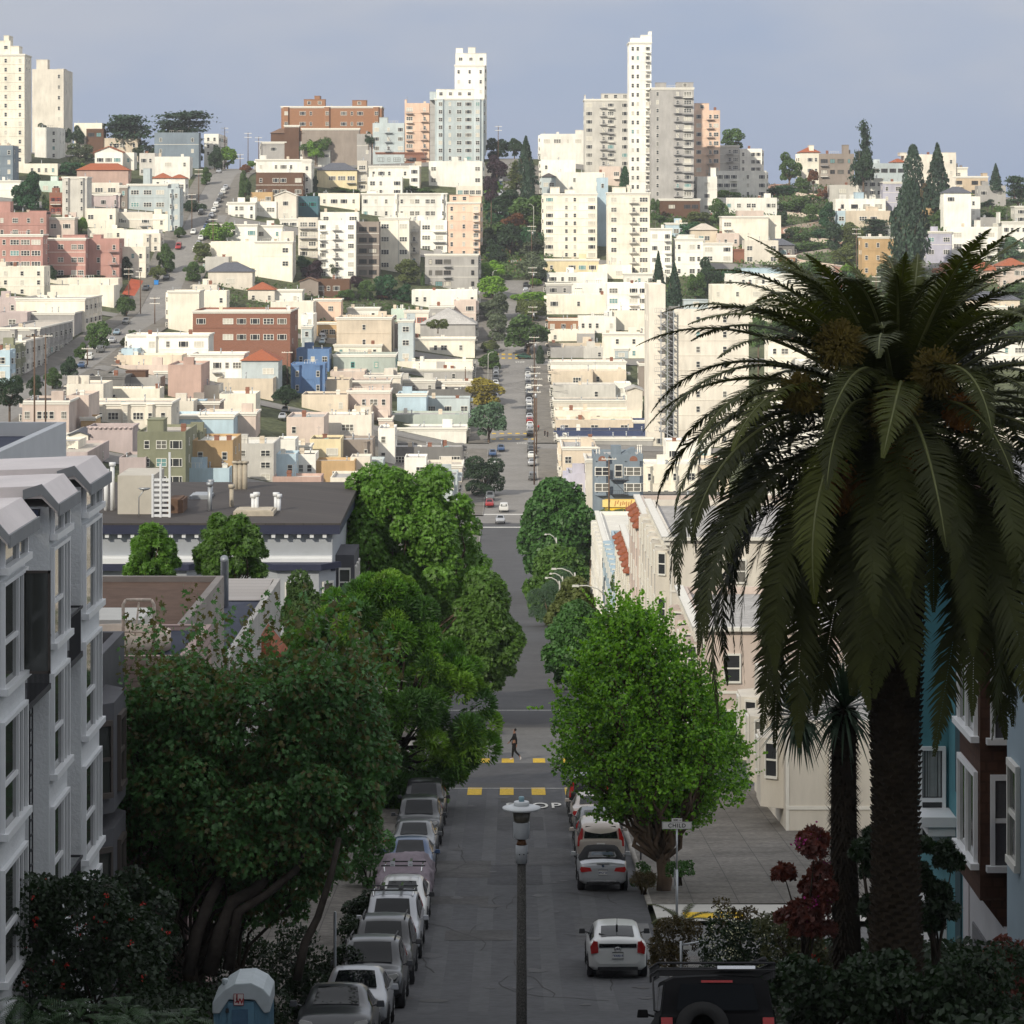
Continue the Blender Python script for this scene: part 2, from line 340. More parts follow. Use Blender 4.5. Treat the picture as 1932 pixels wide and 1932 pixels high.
for s in (-1, 1):
 for a, b in ends:
  if a == -15 and s > 0: continue
  sidewalk(s, a, b)
 sidewalk(s, 896, 1008); sidewalk(s, 1130, 1178)
# right hand kerb by the small side lane: a lane opens between y 88 and y 103
sidewalk(1, 107.6, 149.0, xout=17.0)
sidewalk(1, 40, 96.0, xin=4.75, xout=6.2)
strip('kerb_ramp_apron', 4.9, 14, 103.6, 107.4, 0.155, CONC_L)
strip('lane_road', 4.9, 30, 96.1, 103.5, 0.03, ASPH_L)
strip('patched_asphalt', 2.7, 4.6, 92.5, 104.0, 0.006, ASPH_L)
strip('patched_asphalt', -4.4, 4.4, 187.5, 200, 0.008, mat('new_dark_asphalt', (.06,.06,.066), 0.8, .3, .1, .4))
strip('patched_asphalt', -4.6, 1.0, 149.3, 151.6, 0.009, mat('dark_trench_patch', (.075,.073,.072), 0.8, .3, .15, .6))
# tactile yellow pad and painted marks
def decal(mb, x0, x1, y0, y1, dz=0.009, xc=0, m=0):
 mb.add([(x0, y0, TZ(xc, y0)+dz), (x1, y0, TZ(xc, y0)+dz), (x1, y1, TZ(xc, y1)+dz), (x0, y1, TZ(xc, y1)+dz)], [(0,1,2,3)], m)
mb = MB(); decal(mb, 5.85, 7.9, 104.2, 105.5, 0.165); tag(mb.build('kerb_ramp_pad', mat('yellow_tactile_pad', (.75,.48,.02), .7, .3, .08, 6)), kind='structure')
mb = MB()
for u0, u1 in ((882, 909), (943, 969), (1003, 1029), (1066, 1092), (1186, 1212)):           # near row of the yellow crosswalk
 x0, x1 = (u0-U0)*147.8/F, (u1-U0)*147.8/F; decal(mb, x0, x1, 146.3, 149.6, .012)
for u0, u1 in ((904, 924), (946.5, 969.5), (1005.5, 1028.5), (1060, 1083)):
 x0, x1 = (u0-U0)*162.6/F, (u1-U0)*162.6/F; decal(mb, x0, x1, 161.6, 164.0, .012)
tag(mb.build('yellow_crosswalk_marking', YEL), kind='structure')
def cw(y, xs0=-5, xs1=5, dash=1.05, gap=.9, m=YEL, w_=.9):
 mb = MB(); x = xs0
 while x < xs1: decal(mb, x, x + dash, y, y + w_, .03); x += dash + gap
 tag(mb.build('crosswalk_marking', m), kind='structure')
for vv in (820.5, 830.0, 670.5, 678.0):
 D = hit(966, vv); cw(D, w_=1.6 if vv > 700 else 2.0)
for vv in (972, 996):
 D = hit(966, vv); mb = MB(); decal(mb, -6, 6, D, D + 1.8, .03); tag(mb.build('white_crosswalk_marking', WHT), kind='structure')
cw(hit(966, 829), 6.5, 10.5, 1.2, .6, YEL, 2.5)
def text_mesh(name, body, size, m, parent=None, loc=None, rot=None, sx=1.0, ext=0.0, bold=0.0, space=1.0, scl=None):
 cu = bpy.data.curves.new(name, 'FONT'); cu.body = body; cu.size = size; cu.align_x = 'CENTER'; cu.align_y = 'CENTER'; cu.extrude = ext; cu.offset = bold; cu.space_character = space
 o = bpy.data.objects.new(name + '_tmp', cu); C.objects.link(o)
 dg = bpy.context.evaluated_depsgraph_get(); me = bpy.data.meshes.new_from_object(o.evaluated_get(dg)); bpy.data.objects.remove(o)
 me.materials.clear(); me.materials.append(m); me.name = name
 return link(name, me, parent, loc, rot, scl or (sx, 1, 1))
def road_text(s, xc, y, w_, h_, flip=False, m=WHT):
 slope = math.atan2(TZ(0, y + 2) - TZ(0, y - 2), 4)
 o = text_mesh('road_lettering', s, 1.0, m, None, (xc, y, TZ(0, y) + .05), (slope, 0, PI if flip else 0), bold=.012, space=1.15)
 d = o.data; xs = [v.co.x for v in d.vertices]; yy = [v.co.y for v in d.vertices]
 o.scale = (w_ / (max(xs) - min(xs)), h_ / (max(yy) - min(yy)), 1); tag(o, kind='structure')
road_text('STOP', 0.98, 141.2, 2.55, 2.3)
road_text('STOP', 2.4, hit(966, 838), 2.6, 2.6); road_text('STOP', -2.2, hit(966, 811), 2.6, 2.6, True)
road_text('STOP', 2.3, hit(966, 685.5), 2.6, 3.0); road_text('STOP', -2.3, hit(966, 662), 2.6, 3.0, True); road_text('STOP', 0.9, hit(966, 494), 2.6, 4)
# centre lines, manholes, cracks on the near road
mb = MB(); decal(mb, -4.4, 4.4, 201.6, 202.0, .012); decal(mb, -4.4, 4.5, 149.15, 149.3, .02); tag(mb.build('stop_line_marking', WHT), kind='structure')
mb = MB()
for D0, x0 in ((hit(893, 1710), -0.8), (87.5, -3.2), (86.8, -2.2)):
 z = TZ(0, D0) + .012; sl = (TZ(0, D0+1) - TZ(0, D0-1)) / 2; rr = .42
 mb.add([(x0 + rr*math.cos(t), D0 + rr*math.sin(t), z + sl*rr*math.sin(t)) for t in np.linspace(0, 2*PI, 20, endpoint=False)], [tuple(range(20))], 0)
tag(mb.build('manhole_cover', mat('cast_iron_cover', (.05,.047,.045), .7, .4, .3, 12)), kind='structure')
mb = MB(); r2 = random.Random(6)
for k in range(34):                                    # oil drips and damp stains
 x0, D0, rr = r2.choice([-3.6, -2.2, -.6, .5, 1.6, 3.3]) + r2.uniform(-.5, .5), r2.uniform(84, 147), r2.uniform(.07, .34); sl = (TZ(0, D0+1) - TZ(0, D0-1)) / 2
 mb.add([(x0 + rr*(1+.3*math.sin(3*t+k))*math.cos(t), D0 + 1.6*rr*(1+.3*math.cos(2*t+k))*math.sin(t), TZ(0, D0) + .0135 + sl*1.6*rr*(1+.3*math.cos(2*t+k))*math.sin(t)) for t in np.linspace(0, 2*PI, 18, endpoint=False)], [tuple(range(18))], 0)
tag(mb.build('oil_stains', mat('oil_stain', (.045,.043,.044), .6, .4, .2, 4)), kind='structure')
mb = MB(); r2 = random.Random(3)
for k in range(26):                                    # wandering tar-filled cracks
 x, y = r2.uniform(-4.4, 4.4), r2.uniform(84, 146); ang = r2.choice([0, PI/2, r2.uniform(0, PI)]); pts = []
 for s in range(12):
  pts.append((x, y)); ang += r2.uniform(-.5, .5); x += math.cos(ang)*.5; y += math.sin(ang)*.8
  if abs(x) > 4.6: break
 for (xa, ya), (xb, yb) in zip(pts, pts[1:]):
  w_ = .018; mb.add([(xa-w_, ya-w_, TZ(0, ya)+.011), (xa+w_, ya+w_, TZ(0, ya)+.011), (xb+w_, yb+w_, TZ(0, yb)+.011), (xb-w_, yb-w_, TZ(0, yb)+.011)], [(0,1,2,3)])
for k in range(12): x0, y0 = r2.uniform(-4.3, 2.5), r2.uniform(84, 145); strip('patched_asphalt', x0, x0 + r2.uniform(.8, 2.6), y0, y0 + r2.uniform(1.2, 6), .004 + k*.0004, mat('asphalt_patch_%d' % (k % 3), ((.066, .066, .070), (.086, .085, .086), (.080, .077, .075))[k % 3], .9, .25, .2, .5, scale2=5))
for x0 in (-2.6, -1.2, .9, 2.4): strip('worn_wheel_track', x0, x0 + .55, 84, 149, .0030, mat('worn_asphalt_track', (.082, .082, .085), .8, .3, .16, .3, scale2=4))
tag(mb.build('road_cracks', mat('crack_tar', (.045,.043,.042), .8, .3, 0, 1)), kind='structure')
# the crooked brick road on the right-hand hill
mb = MB(); pts = []
for k in range(161):
 t = k / 160; y = 1022 + 175*t; x = 105 + 10.5*math.sin(t*PI*8) * min(1, 8*t, 8*(1-t)); pts.append(Vector((x, y, TZ(105, y) + .12)))
vs = []
for i, p in enumerate(pts):
 d = (pts[min(i+1, 160)] - pts[max(i-1, 0)]); nn = Vector((-d.y, d.x, 0)).normalized() * 2.4; vs += [p - nn, p + nn]
mb.add(vs, [(2*i, 2*i+1, 2*i+3, 2*i+2) for i in range(160)], 0, True)
tag(mb.build('crooked_brick_road', mat('red_brick_paving', (.33,.19,.14), .9, .2, .2, .6)), kind='structure')
mb = MB()
for sgn in (-1, 1):
 vs = []
 for i, p in enumerate(pts):
  d = (pts[min(i+1, 160)] - pts[max(i-1, 0)]); nn = Vector((-d.y, d.x, 0)).normalized() * sgn
  vs += [p + nn*2.4 + Vector((0,0,-.3)), p + nn*2.4 + Vector((0,0,.35)), p + nn*2.8 + Vector((0,0,.35)), p + nn*2.8 + Vector((0,0,-1.5))]
 mb.add(vs, [(4*i+k, 4*i+k+1, 4*i+5+k, 4*i+4+k) for i in range(160) for k in range(3)], 0)
tag(mb.build('crooked_road_kerb', mat('pale_kerb_wall', (.55,.47,.40), .9, .2, .1, 1)), kind='structure')
# ================================================================== WINDOWS AND BUILDINGS
def win_mesh(kind, fr, gl, bar=True):
 """unit window 1 x 1, frame proud of the wall, panes set back in it; kind s/p/w/t"""
 key = ('win', kind, fr.name, gl.name)
 if key in MATS: return MATS[key]
 mb = MB(); n = dict(s=1, p=2, w=3, t=3)[kind]
 wt = dict(s=.09, p=.055, w=.04, t=.05)[kind]; ht = .07
 xs = {1: [0, 1], 2: [0, .5, 1]}.get(n) or ([0, .24, .76, 1] if kind == 'w' else [0, .333, .667, 1])
 mb.box(-.5, .5, -.10, 0, .5 - ht, .5, 0); mb.box(-.5, .5, -.12, 0, -.5, -.5 + ht, 0)
 for i, x in enumerate(xs):
  a = x - .5 - (0 if i == 0 else wt/2); b = x - .5 + (0 if i == len(xs)-1 else wt/2)
  if i == 0: b = a + wt
  if i == len(xs) - 1: a = b - wt
  mb.box(a, b, -.09, 0, -.5 + ht, .5 - ht, 0)
 if kind != 'w': mb.box(-.5 + wt, .5 - wt, -.07, 0, -.025, .025, 0)
 mb.add([(-.5+wt, -.03, -.5+ht), (.5-wt, -.03, -.5+ht), (.5-wt, -.03, .5-ht), (-.5+wt, -.03, .5-ht)], [(0,1,2,3)], 1)
 me = mb.mesh('window', [fr, gl]); MATS[key] = me
 return me
WSZ = dict(s=(1.0, 1.5), p=(1.9, 1.5), w=(2.5, 1.5), t=(2.8, 1.55))
BUILDINGS = []
def window(parent, kind, x, z, w_, h_, y=0.0, fr=FR_W, gl=None, rz=0.0, xx=None, name='window'):
 if gl is None:
  q = rnd.random(); gl = GLASS_D if q < .60 else (GLASS_M if q < .80 else (GLASS_B if q < .96 else GLASS_T))
 return link(name, win_mesh(kind, fr, gl), parent, (x if xx is None else xx, y, z), (0, 0, rz), (w_, 1, h_))
def body_mesh(w_, d, z0, z1, par=.5, th=.25, z0b=None):
 mb = MB(); X0, X1, Y0, Y1 = -w_/2, w_/2, 0, d
 vs = [(X0,Y0,z0),(X1,Y0,z0),(X1,Y1,z0),(X0,Y1,z0),(X0,Y0,z1),(X1,Y0,z1),(X1,Y1,z1),(X0,Y1,z1)]
 f = [(0,1,5,4),(1,2,6,5),(2,3,7,6),(3,0,4,7)]
 if par > 0:
  a, b, c, e_ = X0+th, X1-th, Y0+th, Y1-th
  vs += [(a,c,z1),(b,c,z1),(b,e_,z1),(a,e_,z1),(a,c,z1-par-.05),(b,c,z1-par-.05),(b,e_,z1-par-.05),(a,e_,z1-par-.05)]
  f += [(4,5,9,8),(5,6,10,9),(6,7,11,10),(7,4,8,11),(8,9,13,12),(9,10,14,13),(10,11,15,14),(11,8,12,15)]
 mb.add(vs, f)
 return mb
def rail(mb, x0, x1, y, z, h=1.0, st=.35, m=0, r=.025):
 mb.box(x0, x1, y-.03, y+.03, z+h-.05, z+h, m)
 x = x0
 while x <= x1 + .01: mb.box(x-r, x+r, y-r, y+r, z, z+h-.05, m); x += st
def building(spec, label, name=None, cat=None):
 """spec: 'crop x0 ytop x1 ybottom colour key=value ...' in crop pixels; the box is set where its foot meets the ground"""
 t = spec.split(); crop = t[0]; x0, y0, x1, y1 = map(float, t[1:5]); colr = t[5]; kv = {}
 for s in t[6:]:
  if '=' in s: k, vv = s.split('=', 1); kv.setdefault(k, []).append(vv)
  else: kv[s] = [True]
 g1 = lambda k, dflt=None: kv[k][0] if k in kv else dflt
 u0, v0 = uv(crop, x0, y0); u1, v1 = uv(crop, x1, y1)
 uc = (u0 + u1) / 2
 D = float(g1('D', 0)) or hit(uc, v1) or 1185.0
 dsp = float(g1('d', 13))
 if 'D' not in kv:
  for c, h in CROSS:
   if D < c + h + 1 and D + 4 > c - h: D = c + h + 1.0 + rnd.random()*1.5
 D += rnd.random() * .7
 X0, X1 = (u0-U0)*D/F, (u1-U0)*D/F; zt = zat(v0, D)
 if 'free' not in kv:                              # keep off the three long streets
  for s0, s1 in ((-10.8, 10.8), (-112.8, -97.2), (97.2, 112.8)):
   if X0 < s1 and X1 > s0:
    if s0 == 97.2 and D > 1030: continue
    if (X0 + X1)/2 > (s0 + s1)/2: X0 = max(X0, s1 + rnd.random()*.3)
    else: X1 = min(X1, s0 - rnd.random()*.3)
  if X1 - X0 < 2.5: X1 = X0 + 4
 W = X1 - X0; xc = (X0 + X1)/2
 base = min(TZ(X0, D), TZ(X1, D), TZ(X0, D + dsp), TZ(X1, D + dsp)) - .6
 zvis = max(zat(v1, D), base + .5)
 n = int(g1('n', 0)) or max(1, int((zt - zvis - .6) / 3.15)); pat = g1('p', '')
 H = zt - base
 rt = g1('r', 'f')
 st = max(1, round((zt - min(TZ(X0, D), TZ(X1, D))) / 3.3))
 if name is None: name = 'apartment_tower' if st > 9 else ('apartment_building' if (st > 4 or W > 22) else 'house')
 root = empty(name, (xc, D, base)); tag(root, label, cat or {'apartment_tower': 'tower', 'apartment_building': 'apartment building', 'house': 'house'}.get(name, 'building'))
 BUILDINGS.append((root, (u0+u1)/2, (v0+v1)/2))
 if 'g' in kv: root['group'] = g1('g').replace('_', ' ')
 ZT = H; wm = wall(colr)
 body_mesh(W, dsp, 0, ZT, 0 if rt in 'hG' else .5).build('wall', wm, root)
 rc = ROOFC[g1('rc', rnd.choice('gtgtw'))]
 if rt == 'f':
  mb = MB(); mb.add([(-W/2+.25, .25, ZT-.5), (W/2-.25, .25, ZT-.5), (W/2-.25, dsp-.25, ZT-.5), (-W/2+.25, dsp-.25, ZT-.5)], [(0,1,2,3)]); mb.build('roof', rc, root)
 elif rt == 'h':
  mb = MB(); o = .5; rh = min(W, dsp)*.28; i = min(W, dsp)/2 - .2
  mb.add([(-W/2-o,-o,ZT),(W/2+o,-o,ZT),(W/2+o,dsp+o,ZT),(-W/2-o,dsp+o,ZT),(-W/2+i,i,ZT+rh),(W/2-i,i,ZT+rh),(W/2-i,dsp-i,ZT+rh),(-W/2+i,dsp-i,ZT+rh)],
               [(0,1,5,4),(1,2,6,5),(2,3,7,6),(3,0,4,7),(4,5,6,7),(3,2,1,0)]); mb.build('roof', rc, root)
 elif rt == 'G':                                   # gable towards the viewer
  mb = MB(); rh = W*.22; o = .4
  mb.prism([(-W/2-o, ZT-.25), (-W/2-o, ZT), (0, ZT+rh), (W/2+o, ZT), (W/2+o, ZT-.25), (0, ZT+rh-.3)], 'y', -.4, dsp+.3); mb.build('roof', rc, root)
  mb = MB(); mb.prism([(-W/2, ZT), (0, ZT+rh-.28), (W/2, ZT)], 'y', .02, dsp-.1); mb.build('gable', wm, root)
 if 'cor' in kv or (rt == 'f' and rnd.random() < .35):
  mb = MB(); mb.box(-W/2-.3, W/2+.3, -.35, -.003, ZT-.35, ZT+.06); mb.box(-W/2-.12, W/2+.12, -.16, -.003, ZT-.75, ZT-.353)
  if abs(xc) > 30 or True: mb.box(W/2+.003 if xc < 0 else -W/2-.3, W/2+.3 if xc < 0 else -W/2-.003, .003, dsp, ZT-.35, ZT+.06)
  mb.build('cornice', TRIM if colr not in ('bluegrey', 'dgrey', 'brick') or 'tc' in kv else wm, root)
 for i, s in enumerate(kv.get('ph', [])):          # roof-top storeys and penthouses
  a, b, c_ = [float(q) for q in s.split(',')[:3]]; q = s.split(',')
  ua, _ = uv(crop, a, 0); ub, vb = uv(crop, b, c_); xa, xb = (ua-U0)*D/F - xc, (ub-U0)*D/F - xc; zz = zat(vb, D) - base
  dd = min(dsp - 1.2, 6 + 2*i); mb = MB(); mb.box(xa, xb, .8 + .13*i, .8 + dd, ZT - .55, zz - .12); mb.box(xa-.12, xb+.12, .68 + .13*i, .92 + dd, zz - .117, zz)
  ph = mb.build('penthouse', wall(q[3]) if len(q) > 3 and q[3] else wm, root)
  if (xb - xa) > 5 and zz - ZT > 2:
   k = int((xb - xa) / 3.2)
   for j in range(k): window(ph, rnd.choice('ssp'), xa + (j+.5)*(xb-xa)/k, ZT + (zz-ZT)*.5, 1.5, 1.3, .8 + .13*i)
 fr = {'d': FR_D, 'r': FR_R, 't': FR_T}.get(g1('fr', 'w'), FR_W)
 while pat.strip('-.') and W / len(pat) > 4.9: pat = ''.join(c + rnd.choice('sps.' if c != '.' else '..s') for c in pat)
 if pat and pat != '-':
  m = len(pat); cw_ = (W - .8) / m; sp = (zt - zvis - .5) / n; sp = min(max(sp, 2.2), 4.2)
  for j, ch in enumerate(pat):
   x = -W/2 + .4 + (j + .5)*cw_
   if ch in '.-': continue
   if ch == 'b':                             # projecting bay through all storeys
    bw = min(cw_*.8, 3.0); zb = ZT - .8 - n*sp + .25; mb = MB()
    mb.prism([(x-bw/2, -.002), (x-bw/2+.55, -.85), (x+bw/2-.55, -.85), (x+bw/2, -.002)], 'z', max(zb, 1.0), ZT - .55)
    mb.prism([(x-bw/2-.1, -.002), (x-bw/2+.5, -.97), (x+bw/2-.5, -.97), (x+bw/2+.1, -.002)], 'z', ZT-.547, ZT-.35)
    mb.build('bay', wm, root)
   if ch == 'x':
    mb = MB()
    for i in range(n):
     z = ZT - .75 - (i+1)*sp + .5
     if i < n: mb.box(x-1.5, x+1.5, -1.1, -.1, z-.05, z); rail(mb, x-1.5, x+1.5, -1.08, z, .9, .5);
     if i < n-1: mb.bar((x-1.2, -.6, z), (x+1.0, -.6, z - sp), .06)
    mb.build('fire_escape', IRONG, root)
   for i in range(n):
    zc = ZT - .75 - (i + .5)*sp
    hh = min(1.55, sp*.52)
    kd = {'b': 'p', 'k': rnd.choice('wt'), 'x': 's'}.get(ch, ch)
    ww = min(WSZ[kd][0], cw_*.86)
    if ch == 'b':
     ww = min(1.5, cw_*.8 - 1.2); window(root, 's' if ww < 1.1 else 'p', x, zc, max(ww, .7), hh, -.85, fr)
     continue
    window(root, kd, x, zc, ww, hh, -.003, fr)
    if ch == 'k':
     mb = MB(); ww = min(cw_*.92, 4.2); zf = zc - sp*.42
     mb.box(x-ww/2, x+ww/2, -1.25, -.02, zf-.18, zf); rail(mb, x-ww/2, x+ww/2, -1.2, zf, .9, .3)
     mb.build('balcony', [FR_W if rnd.random() < .5 else IRONG], root)
 side = None
 for e_, inner in ((-10.8, -1), (-97.2, 1), (10.8, 1), (97.2, -1), (-112.8, -1), (112.8, 1)):
  if inner < 0 and abs(X1 - e_) < 2.5: side = 1
  if inner > 0 and abs(X0 - e_) < 2.5: side = -1
 if side and 'ns' not in kv and D > 170:
  k = max(1, int(dsp / 4.0)); nn = max(1, int((zt - TZ(xc, D)) / 3.3)); sps = (zt - TZ(xc, D) - .6) / nn
  for j in range(k):
   yq = (j + .5)*dsp/k; bay = (j % 2 == 0)
   if bay:
    mb = MB(); xo = side*W/2; bw = min(2.6, dsp/k*.8)
    mb.prism([(xo + side*.002, yq-bw/2), (xo + side*.8, yq-bw/2+.5), (xo + side*.8, yq+bw/2-.5), (xo + side*.002, yq+bw/2)], 'z', ZT - nn*sps + sps*.75, ZT - .5); mb.build('bay', wm, root)
   for i in range(min(nn, 4)):
    window(root, 's', 0, ZT - .7 - (i+.5)*sps, .95, 1.4, yq, FR_W, None, side*PI/2, side*(W/2 + (.8 if bay else .003)))
    if bay: window(root, 's', 0, ZT - .7 - (i+.5)*sps, .55, 1.35, yq - min(2.6, dsp/k*.8)/2 + .25, FR_W, None, side*PI/5.2, side*(W/2 + .42))
 cl = int(g1('c', -1)); cl = (rnd.randint(4, 8) if D < 900 else rnd.randint(2, 5)) if cl < 0 else cl
 if rt == 'f':
  for k in range(cl):
   x, y = rnd.uniform(-W/2+.8, W/2-.8), rnd.uniform(1, max(1.5, min(dsp-1, 6))); q = rnd.random(); mb = MB()
   if q < .5:
    hh = rnd.uniform(.8, 1.7); mb.tube([(x, y, ZT-.5), (x, y, ZT-.5+hh)], .12, 8); mb.tube([(x, y, ZT-.5+hh), (x, y, ZT-.3+hh)], .2, 8); mb.build('vent_pipe', METAL, root)
   elif q < .75:
    mb.box(x-.45, x+.45, y, y+.7, ZT-.5, ZT+rnd.uniform(.6, 1.3)); mb.box(x-.55, x+.55, y-.1, y+.8, ZT+.55, ZT+.7); mb.build('chimney', rnd.choice([TRIM, wall('beige'), wall('brick')]), root)
   elif q < .9:
    mb.box(x-.6, x+.6, y, y+1.2, ZT-.5, ZT-.1, top=(.15, .15)); mb.build('skylight', rnd.choice([GLASS_T, TRIM]), root)
   else:
    mb.box(x-1.2, x+1.2, y, y+2, ZT-.5, ZT+1.6); mb.build('stair_hatch', wm, root)
 if D > 330 and pat != '-' and rt == 'f' and n > 1 and rnd.random() < .55:
  mb = MB(); sp = min(max((zt - zvis - .5) / n, 2.2), 4.2)
  for i in range(1, n): z = ZT - .75 - i*sp + .3; mb.box(-W/2 - .06, W/2 + .06, -.09, -.004, z, z + .14)
  mb.build('ledge', wm if rnd.random() < .6 else TRIM, root)
 if D > 330 and not side and abs(xc) > 14 and dsp > 8 and 'ns' not in kv:
  sx = 1 if xc < 0 else -1
  for i in range(min(3, max(1, int((zt - zvis) / 3.3)))):
   for yq in (dsp*.3, dsp*.7):
    if rnd.random() < .6: window(root, 's', 0, ZT - 2.2 - i*3.1, 1.0, 1.4, yq, fr, None, sx*PI/2, sx*(W/2 + .003))
 if rt == 'f' and rnd.random() < .45 and W > 6:
  mb = MB(); xa = rnd.uniform(-W/2 + .4, 0); xb = xa + rnd.uniform(2.5, W/2); yq = rnd.uniform(.5, 2.5)
  if rnd.random() < .5: rail(mb, xa, min(xb, W/2-.4), yq, ZT - .4, 1.3, .7, 0, .03); mb.build('roof_rail', rnd.choice([IRONG, TRIM]), root)
  else: mb.tube([(xa, yq, ZT - .5), (xa, yq, ZT + 2.6)], .03, 4); mb.bar((xa - .5, yq, ZT + 2.3), (xa + .5, yq, ZT + 2.3), .02); mb.bar((xa - .35, yq, ZT + 2.0), (xa + .35, yq, ZT + 2.0), .02); mb.build('aerial', IRONG, root)
 if 'drain' in kv:
  mb = MB(); mb.tube([(W/2*.3, -.08, .5), (W/2*.3, -.08, ZT-.5)], .06, 6); mb.build('drain_pipe', METAL, root)
 return root, W, dsp, ZT
LANDMARKS = []
